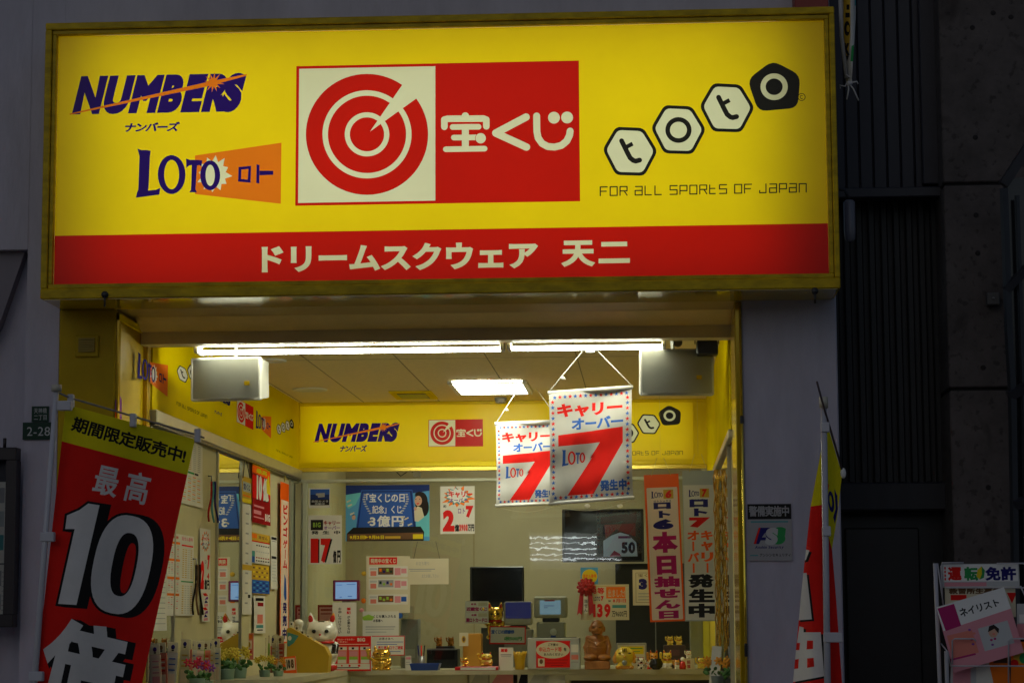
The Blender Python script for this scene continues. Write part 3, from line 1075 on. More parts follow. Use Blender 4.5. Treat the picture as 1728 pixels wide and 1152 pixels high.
# ================================================================== lamps and fittings at the ceiling
YT = 1.02
def tube_fixture(px0, px1, py, label):
    a, b = P(px0, py, YT), P(px1, py, YT)
    z = (a.z + b.z) / 2
    t = thing("tube_light", ((a.x + b.x) / 2, YT, z), label, "fluorescent light", "twin tube lights over the opening")
    s = S(YT)
    zt = P(700, 562, .97).z
    h = MB()
    h.box((a.x - .02, .965, z + 14 * s), (b.x + .02, YT + .10, z + 40 * s), mat("lamp_housing", (.80, .74, .52), .45, var=.05), .004)
    h.build("housing", t)
    e = MB()
    e.box((a.x - .022, .97, z - 6 * s), (a.x - .004, YT + .09, z + 14 * s), WHITEP, .003)
    e.build("end_cap", t)
    e = MB()
    e.box((b.x + .004, .97, z - 6 * s), (b.x + .022, YT + .09, z + 14 * s), WHITEP, .003)
    e.build("end_cap", t)
    for dy, dz in ((-.03, 8.5), (.05, -2.0)):
        MB().tube([(a.x, YT + dy, z + dz * s), (b.x, YT + dy, z + dz * s)], .0115, TUBEM, 10).build("tube", t)
    return t
tube_fixture(338, 843, 588, "longer twin tube light glowing above the opening")
tube_fixture(864, 1116, 582.5, "shorter twin tube light glowing above the hanging banners")

def ceiling_ring(px, py, rpx, label):
    c = PZ(px, py, ZC)
    r = rpx * S(c.y)
    t = thing("downlight", (c.x, c.y, ZC - .012), label, "downlight", "round ceiling downlights")
    MB().lathe((c.x, c.y, ZC), [(r * .72, -.001), (r, -.001), (r, -.010), (r * .86, -.012), (r * .72, -.006)], WHITEP, 28).build("trim_ring", t)
    MB().lathe((c.x, c.y, ZC), [(.001, -.0015), (r * .70, -.0015), (r * .6, -.004), (.001, -.004)], mat("downlight_reflector", (.45, .5, .6), .12, metal=.9), 24).build("reflector", t)
ceiling_ring(458, 607, 26, "round unlit ceiling downlight just above the silver speaker")
ceiling_ring(523, 656, 30, "round unlit ceiling downlight near the rear yellow sign")
c = PZ(698, 665, ZC)
t = thing("ceiling_vent", (c.x, c.y, ZC - .02), "small rectangular brass coloured vent in the ceiling", "ceiling vent")
s = S(c.y)
m = MB()
m.box((c.x - 36 * s, c.y - .25, ZC - .012), (c.x + 36 * s, c.y + .25, ZC - .001), YPAINT, .003)
m.build("frame", t)
MB().box((c.x - 24 * s, c.y - .17, ZC - .016), (c.x + 24 * s, c.y + .17, ZC - .0125), BLACKP).build("grille", t)
c = PZ(845, 671, ZC)
MB().lathe((c.x, c.y, ZC), [(.02, -.04), (.035, -.035), (.045, -.001)], GREYP, 16).build("smoke_detector", None, "small grey round smoke detector on the ceiling near the rear sign", "smoke detector")
# recessed troffer
a, b = PZ(825, 642.5, ZC), PZ(825, 660.5, ZC)
x0, x1 = PZ(770, 660, ZC).x, PZ(899, 660, ZC).x
y0, y1 = b.y, a.y
t = thing("ceiling_light", ((x0 + x1) / 2, (y0 + y1) / 2, ZC - .02), "square lit fluorescent ceiling light behind the hanging banners", "ceiling light")
m = MB()
for (u0, u1, v0, v1) in ((x0, x1, y0, y0 + .03), (x0, x1, y1 - .03, y1), (x0, x0 + .03, y0 + .03, y1 - .03), (x1 - .03, x1, y0 + .03, y1 - .03)):
    m.box((u0, v0, ZC - .02), (u1, v1, ZC - .001), WHITEP)
m.build("frame", t)
troffer = t
MB().box((x0 + .031, y0 + .031, ZC - .012), (x1 - .031, y1 - .031, ZC - .001), mat("lit_diffuser", (.8, .8, .8), .4, emit=19.0, ecol=(.98, 1.0, .80))).build("diffuser", t)
lv = MB()
for k in range(1, 5):
    y = y0 + (y1 - y0) * k / 5
    lv.box((x0 + .031, y - .004, ZC - .022), (x1 - .031, y + .004, ZC - .0125), WHITEP)
lv.build("louvre", t)
# the same kind of lamp in the staff room behind the glass
t2 = copy_tree(troffer)
t2.location = (-1.0, 7.1, ZC - .02)
t2['label'] = "square lit fluorescent ceiling light of the staff room behind the rear sign"
# speakers
def speaker(px0, px1, py0, py1, Y, yaw, label, badge):
    c = P((px0 + px1) / 2, (py0 + py1) / 2, Y)
    s = S(Y)
    w, h, d = (px1 - px0) * s, (py1 - py0) * s, .20
    t = thing("wall_speaker", (c.x, c.y, c.z - h / 2), label, "speaker", "silver speakers hung beneath the tube lights")
    R = Matrix.Translation(c) @ Matrix.Rotation(yaw, 4, 'Z') @ Matrix.Rotation(math.radians(2), 4, 'X')
    m = MB()
    # housing: tapers to the back
    pts = [(-w / 2, 0, -h / 2), (w / 2, 0, -h / 2), (w / 2, 0, h / 2), (-w / 2, 0, h / 2)]
    bk = [(-w * .47, d, -h * .40), (w * .47, d, -h * .40), (w * .47, d, h * .46), (-w * .47, d, h * .46)]
    vs = [R @ Vector(p) for p in pts + bk]
    m.add(vs, [(0, 3, 2, 1), (4, 5, 6, 7), (0, 1, 5, 4), (1, 2, 6, 5), (2, 3, 7, 6), (3, 0, 4, 7)], mat("speaker_shell", (.42, .42, .38), .35))
    m.build("housing", t)
    # curved grille
    g = MB()
    n = 12
    vs, fs = [], []
    for i in range(n + 1):
        u = -1 + 2 * i / n
        bul = -.012 - .012 * (1 - u * u)
        for j, v in enumerate((-1, 1)):
            vs.append(R @ Vector((u * (w / 2 - .006), bul, v * (h / 2 - .006))))
        
    for i in range(n):
        fs.append((2 * i, 2 * i + 2, 2 * i + 3, 2 * i + 1))
    g.add(vs, fs, SILVER, True)
    for v in (-1, 1):
        pass
    g.build("grille", t)
    rim = MB()
    for (u0, u1, v0, v1) in ((-w / 2, w / 2, h / 2 - .008, h / 2 + .004), (-w / 2, w / 2, -h / 2 - .004, -h / 2 + .008), (-w / 2 - .004, -w / 2 + .006, -h / 2, h / 2), (w / 2 - .006, w / 2 + .004, -h / 2, h / 2)):
        rim.box((u0, -.014, v0), (u1, .03, v1), mat("speaker_rim", (.55, .55, .52), .3), .002, R)
    rim.build("rim", t)
    b = MB()
    b.box((w * badge - .013, -.031, -h * .12 - .010), (w * badge + .013, -.022, -h * .12 + .011), YGLOSS, .001, R)
    b.build("badge", t)
    br = MB()
    br.tube([R @ Vector((0, d * .7, h * .3)), R @ Vector((0, d * .9, h * .75)), Vector((c.x, c.y + .12, ZC))], .012, GREYP, 8)
    br.build("bracket", t)
speaker(322, 441, 604, 675, 1.08, math.radians(-6), "silver speaker hanging before the yellow fascia at the longer tube light", .33)
speaker(1081, 1203, 590, 666, 1.09, math.radians(6), "silver speaker hanging behind the small black sensor near the jamb", .30)
c = P(1193, 588, 1.05)
s = S(1.05)
t = thing("motion_sensor", (c.x, c.y, c.z - .03), "small black sensor box on a bracket near the jamb", "sensor")
MB().box((c.x - 18 * s, 1.0, c.z - 12 * s), (c.x + 18 * s, 1.1, c.z + 12 * s), BLACKP, .006).build("sensor_box", t)
br = MB()
for dx in (-20, 0, 20):
    br.tube([(c.x + dx * s, 1.05, c.z + (8 if dx else 12) * s), (c.x + dx * s, 1.05, c.z + 26 * s)], .003, mat("bracket_brown", (.10, .05, .03), .5), 6)
br.box((c.x - 22 * s, 1.03, c.z + 26 * s), (c.x + 22 * s, 1.07, c.z + 28 * s), mat("bracket_brown", (.1, .05, .03)))
br.build("bracket", t)
p = P(1144, 577, 1.05)
MB().lathe((p.x, 1.05, p.z), [(.012, 0), (.022, .004), (.022, .03), (.01, .04)], mat("mount_grey", (.12, .11, .08), .5), 14, axis='y').build("cable_mount", None, "small dark round cable mount beside the black sensor", "cable mount")

# ================================================================== hanging cloth banners
def seven_banner(x0, y0, x1, y1, Y, label, hook, sl):
    W, H = x1 - x0, y1 - y0
    cx, cy = (x0 + x1) / 2, (y0 + y1) / 2
    L = [Rc(0, 0, 100, 126, 'white')]
    k = 0
    for i in range(15):
        for yy in (5.2, 121):
            L.append(Star(7 + i * 6.2, yy, 2.8, 1.15, 5, 'red' if i % 2 else 'blue', -math.pi / 2))
    for i in range(18):
        for xx in (4.2, 95):
            L.append(Star(xx, 10.5 + i * 6.2, 2.8, 1.15, 5, 'red' if i % 2 == 0 else 'blue', -math.pi / 2))
    L.append(Tb("キャリー", 9, 13, 89, 29, 'red', .05, track=-.04))
    L.append(Tb("オーバー", 26, 30, 90, 44, 'blue', .04, track=-.04))
    L.append(Pg([(10, 49), (89.5, 44), (89.5, 62), (53, 119), (21, 119), (62, 60), (10, 62)], 'red'))
    loto = art_loto_word('blue', 'red', 'blue', 'red')
    L += xf(loto, aff(229, 252, 372, 334, 14, 66, 42, 85))
    L.append(Tb("発生中", 61, 104, 93, 117, 'blue', .055))
    fm = MY(Y, cx, cy)
    def f(u, v):
        p = fm(x0 + W * u / 100 - 0 * v, y0 + H * v / 126 - sl * (u - 50) / 100 * W)
        wv = .010 * math.sin(u * .07 + v * .02) + .006 * math.sin(v * .11 + u * .03 + 1) + .004 * math.sin(v * .05) * math.cos(u * .17)
        return p + Vector((.012 * math.sin(v / 126 * 3.1) * (-1 if u < 50 else 1) * -.35, -wv, 0))
    s = S(Y)
    top = [f(-1.5, -1), f(101.5, -1)]
    bot = [f(-1.5, 126.5), f(101.5, 126.5)]
    hk = P(*hook, Y)
    t = thing("hanging_banner", ((top[0].x + top[1].x) / 2, Y, bot[0].z), label, "banner", "white cloth banners with a big red seven")
    mb = MB()
    put_sheet(mb, L, f, cloth, grid=(14, 18), smooth=True)
    mb.build("cloth", t)
    flatten = lambda a, b: [Vector((a.x, Y, a.z)), Vector((b.x, Y, b.z))]
    MB().tube(flatten(*top), 4.2 * s * .8, WHITEP, 10).build("top_rod", t)
    MB().tube(flatten(*bot), 3.6 * s * .8, WHITEP, 10).build("bottom_rod", t)
    A, B = flatten(*top)
    st = MB()
    st.tube([A + Vector((.01, 0, .01)), hk + Vector((-.04, 0, 0))], .0024, WHITEP, 6)
    st.tube([B + Vector((-.01, 0, .01)), hk + Vector((.04, 0, 0))], .0024, WHITEP, 6)
    kp = A.lerp(hk, .36)
    st.ell(kp, (.009, .009, .010), WHITEP)
    st.tube([kp + Vector((-.016, 0, .004)), kp, kp + Vector((.014, 0, -.006))], .002, WHITEP, 5)
    st.build("cord", t)
    MB().box((hk.x - .022, Y - .01, hk.z - .006), (hk.x + .022, Y + .01, hk.z + .006), WHITEP, .002).build("clip", t)
    A, B = flatten(*bot)
    pts = [A.lerp(B, i / 12.0) + Vector((0, 0, -.045 * math.sin(math.pi * i / 12) - .004)) for i in range(13)]
    MB().tube(pts, .0016, mat("thin_yellow_cord", (.55, .5, .3), .6), 5).build("lower_cord", t)
seven_banner(927, 659, 1067, 843, 1.2, "nearer white banner with big red seven and star border hanging from a tube light", (996, 593), .06)
seven_banner(837, 714, 944, 850, 4.95, "farther white banner with red seven hanging half behind the nearer one", (890, 648), .03)

# strips hanging from the rear sign
def strip_obj(name, label, L, x0, y0, x1, y1, Y, tilt=0.0, board_col='orange', holes=True):
    cx, cy = (x0 + x1) / 2, (y0 + y1) / 2
    t = thing(name, P(cx, y1, Y), label, "hanging strip")
    mb = MB()
    f = MY(Y, cx, cy, tilt)
    def g(x, y):
        p = f(x, y)
        return p + Vector((0, -.006 * math.sin((y - y0) / 40.0), 0))
    put_sheet(mb, L, g, ink, grid=(2, 14), smooth=True)
    mb.build("card", t)
    st = MB()
    top = f(cx, y0 - 28)
    for dx in (-1, 1):
        st.tube([f(cx + dx * (x1 - x0) * .28, y0 + 2), top + Vector((dx * .02, 0, 0))], .0018, mat("yellow_cord", (.6, .5, .1), .6), 5)
    st.tube([top, Vector((top.x, top.y, ZC))], .0007, mat('yellow_cord', (.6, .5, .1)), 4)
    st.build("cord", t)
    return t
def strip_head(x0, x1, y, n, c2):
    L = xf(art_loto_word('navy', 'navy', 'navy', 'navy'), aff(229, 252, 372, 334, x0, y, x0 + (x1 - x0) * .52, y + 12))
    L.append(Rc(x0 + (x1 - x0) * .55, y - 2, x1, y + 13, 'gold'))
    L.append(Tb(n, x0 + (x1 - x0) * .64, y - 1, x1 - 3, y + 12, 'red', .07, shear=.15))
    L.append(Tb("ロトシックス" if n == '6' else "ロトセブン", x0 + 4, y + 15, x1 - 4, y + 18.5, 'navy', .03))
    return L
L = [Rc(1088, 801, 1146, 1046, 'dorange'), ([rpoly([(1091.5, 823), (1143, 823), (1143, 1043), (1091.5, 1043)], 2)], 'peach')]
L += strip_head(1099, 1136, 829, '6', 'red')
L += [Tb("ロ", 1102, 848, 1131, 859, 'navy', .07), Tb("ト", 1110, 862, 1130, 874, 'navy', .07), Tb("6", 1100, 876, 1134, 893, 'navy', .09)]
for ch, a, b in (("本", 897, 932), ("日", 937, 968), ("抽", 971, 989), ("せ", 992, 1007), ("ん", 1010, 1025), ("日", 1028, 1041)):
    L.append(Tb(ch, 1097 if ch != "日" else 1103, a, 1140 if ch != "日" else 1136, b, 'magenta', .065))
L = xf(L, lambda l: l + np.array([4, 0]))
strip_obj("hanging_strip", "orange edged hanging strip with purple vertical writing below the rear sign", L, 1092, 801, 1150, 1046, 3.7, math.radians(1.8))
L = [Rc(1154, 795, 1208, 1045, 'wgrey'), Rc(1155, 819, 1207, 1043, 'paper')]
L += strip_head(1164, 1198, 827, '7', 'red')
L += [Tb("ロ", 1165, 843, 1196, 856, 'navy', .07), Tb("ト", 1172, 858, 1195, 871, 'navy', .07), Tb("7", 1164, 873, 1199, 890, 'red', .09)]
L += Tv("キャリー", 1183, 894, 1203, 966, 'dorange', .05) + Tv("オーバー", 1160, 894, 1180, 966, 'dorange', .05)
for ch, a, b in (("発", 967, 990), ("生", 992, 1014), ("中", 1016, 1039)):
    L.append(Tb(ch, 1160, a, 1204, b, 'black', .06))
strip_obj("hanging_strip", "grey white hanging strip with black and orange vertical writing beside the gold tinsel", L, 1154, 795, 1208, 1045, 3.5, math.radians(.3))

# gold tinsel hanging in the rear corner
tn = MB()
r_ = random.Random(5)
for k in range(9):
    x = P(1211, 900, 3.0).x + r_.uniform(-.016, .016)
    y = 3.0 + r_.uniform(-.02, .02)
    z1, z0 = P(1213, 792, 3.0).z, P(1213, 1100, 3.0).z + r_.uniform(0, .1)
    pts = [(x + .006 * math.sin(i * 1.9 + k), y + .006 * math.cos(i * 2.3 + k), z1 + (z0 - z1) * i / 20) for i in range(21)]
    tn.tube(pts, .0035, GOLD, 4)
tn.build("gold_tinsel", None, "gold tinsel strands hanging in the rear corner by the mirror", "tinsel")

# ================================================================== the glass screen and its frame
YG = 5.80
gz1, gz0 = P(800, 811, YG).z, 1.0
gl = thing("glass_screen", (-.9, YG, 1.0), "clear glass screen in a pale frame between counter and staff room", "glass screen")
pane = MB()
xs = [P(515, 900, YG).x, P(745, 900, YG).x, P(975, 900, YG).x, RX - .001]
SCREEN = glassmat("screen_glass", refl=.75, bump=.045)
MB().box((xs[0], YG, .95), (RX - .002, YG + .004, gz1), SCREEN).build("pane", gl)
MB().box((WX + .007, YG - .02, gz1 - .004), (RX - .013, YG + .03, P(800, 806.5, YG).z), FRAMEM, .004).build("top_rail", gl)
MB().box((P(510.5, 900, YG).x, YG - .025, .9), (P(518.5, 900, YG).x, YG + .03, gz1 - .005), FRAMEM, .004).build("post", gl)
MB().box((xs[0] + .01, YG - .012, .98), (RX - .013, YG + .016, 1.0), FRAMEM).build("bottom_rail", gl)
# little cables and boxes over the rail
p = P(700, 798, 5.95)
t = thing("cable_box", (p.x, 5.95, p.z - .03), "small white junction box with loose cable above the glass rail", "junction box")
MB().box((p.x - .01, 5.93, p.z - .025), (p.x + .04, 5.97, p.z + .03), WHITEP, .003).build("box_body", t)
MB().tube([(p.x - .15, 5.95, p.z + .03), (p.x - .1, 5.95, p.z - .02), (p.x - .04, 5.95, p.z + .02), (p.x, 5.95, p.z)], .004, BLACKP, 6).build("cable", t)

def glassposter(name, label, cat, x0, y0, x1, y1, L, Y=YG - .012, tilt=0.0, group=None):
    cx, cy = (x0 + x1) / 2, (y0 + y1) / 2
    return paper(name, label, cat, L, MY(Y, cx, cy, tilt), group)

# blue prize poster
L = [Rc(583, 818, 725, 912, 'sky')]
L += [Pg([(583, 818), (725, 818), (725, 828), (690, 833), (640, 829), (583, 834)], 'dblue'),
      Pg([(583, 834), (610, 830), (600, 850), (588, 858), (583, 852)], 'cyan'), Pg([(690, 860), (725, 850), (725, 905), (700, 905)], 'cyan'),
      Pg([(600, 893), (609, 826), (696, 826), (703, 893)], 'blue'), Pg([(601.5, 892), (610.5, 828), (695, 828), (701.5, 892)], 'dblue'),
      Pg([(604, 891), (612, 830), (692, 830), (698, 891)], 'blue'),
      Pg([(585, 899), (596, 889), (710, 888), (716, 897), (715, 912), (585, 912)], 'black'),
      Pg([(586, 900), (714, 898), (714, 909), (586, 911)], 'brown')]
L += [Tb("「宝くじの日", 618, 832, 683, 847, 'white', .025, track=-.02), Tb("記念」くじ", 628, 852, 678, 866, 'white', .025, track=-.02),
      Tb("3億円", 624, 869, 681, 888, 'white', .03, track=.05)]
for sx in (-1, 1):
    for k in range(9):
        x = 651 + sx * (37 - .9 * abs(k - 2)) * 1.0 - sx * max(0, k - 4) * 1.3
        y = 834 + k * 3.9
        L.append(El(x, y, 2.7, 1.2, 'lgrey', 8))
L += [Tb("9月2日▶9月16日", 590, 902, 648, 909, 'yellow', .05), Rc(650, 904, 676, 908, 'gold'), Rc(697, 901, 714, 909, 'yellow')]
L += [El(711, 846, 11, 16, 'hair'), El(716, 856, 8, 15, 'hair'), El(706, 845, 6.2, 8.5, 'skin'), El(702, 842, 1, .8, 'hair', 8), El(708.5, 842, 1, .8, 'hair', 8), Pg([(702.5, 849), (708, 848.5), (705.5, 851.5)], 'red'),
      Pg([(700, 838), (706, 834), (713, 837), (714, 850), (717, 834), (708, 829), (701, 832)], 'hair'),
      Pg([(699, 862), (705, 854), (712, 857), (716, 872), (706, 880), (700, 879)], 'cream'), El(701, 858, 2.4, 3.4, 'skin', 10)]
for x, y, a in ((590, 852, 0), (594, 866, 1), (588, 845, .5), (678, 882, .4), (686, 875, 1.1), (692, 885, .2), (680, 873, .7), (624, 880, .2)):
    L.append(Pg([(x - 4, y), (x + 3, y - 3), (x + 4, y - 1), (x - 3, y + 2.5)], 'gold' if int(x) % 2 else 'cream'))
L += [El(596.5, 872, 3.2, 4.2, 'skin', 12), Pg([(593.5, 870), (596, 866.5), (599.5, 869), (597, 868)], 'hair')]
glassposter("poster", "blue prize poster with white writing and a long haired woman on the glass", "poster", 583, 818, 725, 912, L)
# carry over 2
L = [Rc(743, 820, 801, 900, 'paper')]
L += [Star(773, 838, 32, 19, 13, 'orange', .2, .62, .3), Star(772, 837, 25, 16, 14, 'teal', .1, .66, .25), Star(772, 836, 19, 14, 12, 'white', .3, .7)]
L += [Tb("キャリー", 757, 828, 797, 839, 'red', .045, track=-.05), Tb("オーバー", 758, 840, 789, 847, 'purple', .03), Tb("2", 747, 860, 767, 896, 'red', .07), Tb("ロト", 773, 857, 785, 866, 'purple', .02),
      Tb("7", 786, 853, 799, 873, 'red', .09), Tb("億", 767, 884, 775, 896, 'black', .05), Tb("3900", 775, 884, 789, 896, 'red', .08), Tb("万円", 789, 884, 800, 896, 'black', .05), Tb("約", 748, 851, 753, 856, 'black', .03)]
glassposter("poster", "white handbill with orange starburst and a large red two on the glass", "poster", 743, 820, 801, 900, L)
# small blue camera notice
L = [Rc(521, 823, 557, 856.5, 'paper'), Rc(523.5, 825, 556, 843, 'blue'), Rc(523.5, 842, 556, 852, 'black'), Rc(523.5, 834, 556, 842, 'dblue'), Pg([(533, 832), (548, 831), (548, 838), (537, 839), (536, 836), (533, 835)], 'grey'),
     Tb("防犯カメラ", 526, 843.5, 554, 847.3, 'lgrey', .02), Tb("作動中", 531, 848, 548, 851.5, 'lgrey', .02)]
glassposter("notice", "small blue and black camera notice on the glass near the post", "notice", 521, 823, 557, 857, L)
# big 17
L = [Rc(520, 869, 577, 951, 'paper'), Rc(524, 876.5, 545, 894, 'black'), Tb("BIG", 528, 881, 541, 889, 'lgreen', .035, track=.08), Tb("キャリー", 546, 878, 574, 886, 'dred', .04, track=-.04), Tb("オーバー", 546, 887, 574, 893, 'purple', .03, track=-.04),
     Tb("発生中", 525, 895, 574, 901, 'black', .04, track=.6), Tb("1", 527, 909, 539, 949, 'black', .05), Tb("1", 524, 908, 537, 949, 'red', .05), Tb("7", 544, 909, 561, 949, 'black', .06), Tb("7", 541, 908, 558, 949, 'red', .06),
     Tb("億", 562, 928, 568, 949, 'black', .05), Tb("円", 569, 928, 575, 949, 'black', .05)]
glassposter("poster", "white handbill with tall red seventeen and black emblem on the glass", "poster", 520, 869, 577, 951, L)
# list with red heading
L = [Rc(618, 938, 692, 1033, 'cream'), Rc(623, 940, 670, 952, 'red'), Tb("発売中の宝くじ", 625, 942, 668, 950, 'cream', .04)]
r_ = random.Random(3)
for yy, hh in ((955, 18), (976, 18), (1002, 17)):
    L.append(Rc(622, yy, 688, yy + hh, 'paper'))
    L.append(Rc(638, yy + 2, 664, yy + hh - 4, r_.choice(['brown', 'teal', 'grey'])))
    L.append(Rc(666, yy + 3, 676, yy + hh - 3, 'pink'))
    L.append(Rc(624, yy + 3, 636, yy + 6, 'lgrey'))
    L.append(Rc(625, yy + 8, 635, yy + hh - 2, 'salmon'))
    for q in range(4):
        L.append(Rc(640 + q * 6, yy + 4 + (q % 2) * 3, 644 + q * 6, yy + 9 + (q % 2) * 2, r_.choice(['dgreen', 'orange', 'navy', 'lgreen'])))
    L.append(Rc(677, yy + 4, 686, yy + 12, 'pink' if yy < 1000 else 'blue'))
glassposter("price_list", "cream list of ticket pictures with a red heading on the glass", "price list", 618, 938, 692, 1033, L, YG - .014)
L = [Rc(652, 936, 690, 1000, 'paper')]
# tilted hanging notice
L = [Rc(688, 942, 757, 985, 'cream'), Tb("お立ち寄り", 702, 947, 724, 953, 'grey', 0), Rc(690, 959, 734, 960.5, 'grey'), Rc(692, 962, 728, 963.2, 'grey'), Tb("またお越し下さい", 712, 968, 740, 974, 'grey', 0)]
ob = glassposter("notice", "cream paper notice hung on thin cords below the blue poster", "notice", 688, 942, 757, 985, L, YG - .016)
st = MB()
f = MY(YG - .016, 720, 940)
for dx in (-22, 22):
    st.tube([f(720 + dx, 942), f(720 + dx * .7, 913)], .0014, BLACKP, 4)
st.build("cord", ob)
# little stickers on the glass
for (px, py, rx, ry, c, lab) in ((614, 967, 4.5, 4, 'gold', "small yellow round sticker on the glass beside the ticket picture list"), (613, 1013, 4, 4.5, 'orange', "small orange sticker on the glass under the yellow one"), (610, 1029, 4, 3.5, 'pink', "small pink sticker on the glass above the green leaf"), (675, 1038, 4, 5, 'blue', "small blue sticker on the glass beside the customer notice"), (991, 853, 5, 3.5, 'paper', "white suction cup on the glass above the television"), (1046, 853, 5, 3.5, 'paper', "white suction cup on the glass near the orange strip")):
    c0 = P(px, py, YG - .018)
    s = S(YG)
    MB().ell((c0.x, YG - .008, c0.z), (rx * s, .006, ry * s), ink(c), 14, 8).build("sticker", None, lab, "sticker")
# papers at the staff side (seen through the glass)
def wallpaper(name, label, cat, x0, y0, x1, y1, L, Y, group=None):
    return glassposter(name, label, cat, x0, y0, x1, y1, L, Y, 0.0, group)
L = [Rc(528, 956, 568, 978, 'brown'), Rc(530, 958, 549, 976, 'grey'), Pg([(530, 970), (540, 962), (549, 972), (549, 976), (530, 976)], 'brown'), Rc(551, 957, 567, 970, 'paper')]
wallpaper("wall_picture", "faded brown picture sheet on the staff wall near the post", "picture", 528, 956, 568, 978, L, YW - .012)
L = [Rc(536, 1020, 565, 1062, 'dred'), Rc(539, 1024, 562, 1060, 'pink'), Rc(541, 1027, 560, 1030, 'dred'), Rc(541, 1034, 560, 1036, 'dred')]
wallpaper("notice", "red bordered notice behind the white beckoning cat", "notice", 536, 1020, 565, 1062, L, 6.6)
L = [Rc(612, 1031, 673, 1072, 'paper'), Tb("くじを購入される", 630, 1037, 668, 1042, 'black', .03), Tb("お客様へ", 630, 1044, 646, 1049, 'black', .03), Rc(617, 1056, 667, 1057.5, 'grey'), Rc(617, 1060, 665, 1061, 'grey'), Rc(617, 1065, 652, 1066, 'grey')]
wallpaper("notice", "white customer notice with green leaf sticker on the glass", "notice", 612, 1031, 673, 1072, L + [Pg([(609, 1041), (622, 1036), (632, 1040), (628, 1046), (614, 1046)], 'lgreen')], YG - .02)
# black screens in the staff room
def screen(px0, py0, px1, py1, Y, label, inner, cat="screen", foot=True):
    a, b = P(px0, py1, Y), P(px1, py0, Y)
    t = thing("wall_screen", ((a.x + b.x) / 2, Y, a.z), label, cat)
    MB().box((a.x, Y, a.z), (b.x, Y + .06, b.z), BLACKP, .006).build("casing", t)
    cx, cy = (px0 + px1) / 2, (py0 + py1) / 2
    mb = MB()
    put_sheet(mb, inner, MY(Y - .002, cx, cy), lambda k: mat("panel_" + k, tuple(v * .25 for v in INK[k]), .12, spec=.6))
    mb.build("display", t)
    return t
L = [Rc(797, 958, 880, 1027, 'black')]
screen(793, 955, 884, 1031, 7.2, "black switched off screen standing above the cash desk", L, "monitor")
L = [Rc(954, 861, 1082, 944, 'black'), Rc(1016, 864, 1076, 940, 'hair'), Pg([(1020, 885), (1072, 883), (1072, 905), (1040, 893), (1022, 908)], 'dred'), Pg([(1018, 912), (1032, 903), (1046, 898), (1060, 902), (1073, 915), (1075, 938), (1018, 938)], 'iceblue'),
     Tb("50", 1049, 914, 1071, 933, 'black', .06), Tb("50", 1048, 915, 1070, 932, 'navy', .02), Rc(1043, 904, 1064, 908, 'purple'), Pg([(1028, 938), (1036, 928), (1046, 934), (1048, 938)], 'magenta')]
screen(949, 858, 1086, 948, 7.6, "large black television mounted high showing a pale blue jersey numbered fifty", L, "television")
tt = bpy.data.objects[-1] if False else None
# dark cabinet and furniture behind
a, b = P(1040, 1128, 7.9), P(1172, 948, 7.9)
t = thing("dark_cabinet", ((a.x + b.x) / 2, 8.0, .05), "tall dark cabinet in the staff room under the television", "cabinet")
MB().box((a.x, 7.9, .05), (b.x, 8.25, P(1100, 950, 7.9).z), mat("cabinet_black", (.02, .02, .028), .45, var=.2), .005).build("carcass", t)
MB().box(((a.x + b.x) / 2 - .004, 7.893, .2), ((a.x + b.x) / 2 + .004, 7.8995, P(1100, 960, 7.9).z), STEEL).build("handle", t)
a, b = P(1165, 1130, 6.7), P(1184, 900, 6.7)
MB().box((a.x, 6.7, .05), (b.x, 6.8, b.z), GREYP, .004).build("grey_post", None, "grey square post in the staff room near the yellow side panel", "post")

# prize board with rosette, calendar, sun poster
L = [Rc(980, 986, 1061, 1045, 'cream'), Rc(982, 988, 1059, 989, 'gold'), Tb("3等", 1002, 991, 1020, 1002, 'red', .03), Rc(1023, 990, 1055, 1009, 'orange'), Tb("出ました!", 1026, 994, 1054, 1007, 'cream', .015),
     Tb("LOTO", 1002, 1006, 1013, 1013, 'navy', .03), Tb("7", 1014, 1005, 1019, 1013, 'red', .08), Tb("第", 1026, 1012, 1031, 1015, 'black', .01), Tb("8月1日", 1034, 1010, 1056, 1016, 'red', .03), Tb("139", 1001, 1018, 1030, 1041, 'red', .055, track=.06), Rc(1033, 1020, 1056, 1025, 'teal'),
     Tb("万9600円", 1032, 1030, 1057, 1040, 'black', .02)]
board("prize_board", "cream prize board with red numbers standing against the glass", "prize board", L, YG - .05, 1020, 1015, .01)
c = P(989, 990, YG - .07)
t = thing("rosette", (c.x, c.y, c.z - .18), "red paper rosette with two ribbons pinned to the prize board", "rosette")
ro = MB()
for ring_, (R_, n) in enumerate(((.05, 12), (.036, 10), (.02, 7))):
    for k in range(n):
        th = 2 * math.pi * k / n + ring_ * .3
        ro.ell((c.x + R_ * math.cos(th), c.y - .012 * ring_, c.z + R_ * math.sin(th)), (.017, .008, .013), mat("red_satin", (.42, .008, .012), .4), 8, 5, Matrix.Rotation(-th, 3, 'Y'))
ro.build("flower", t)
for dx, lean in ((-.028, -.02), (.026, .012)):
    rb = MB()
    pts = [(c.x + dx - .014, c.z - .03), (c.x + dx + .014, c.z - .03), (c.x + dx + lean + .017, c.z - .19), (c.x + dx + lean, c.z - .175), (c.x + dx + lean - .017, c.z - .195)]
    rb.prism([(x, c.y + .002, z) for x, z in pts], (0, .002, 0), mat("red_satin", (.42, .008, .012), .4))
    rb.build("ribbon", t)
L = [Rc(985, 1002, 992, 1034, 'paper')] + Tv("当せん", 986, 1010, 991.5, 1032, 'black', .03)
mb = MB(); put_sheet(mb, L, MY(YG - .0735, 988.5, 1018)); mb.build("name_slip", t)
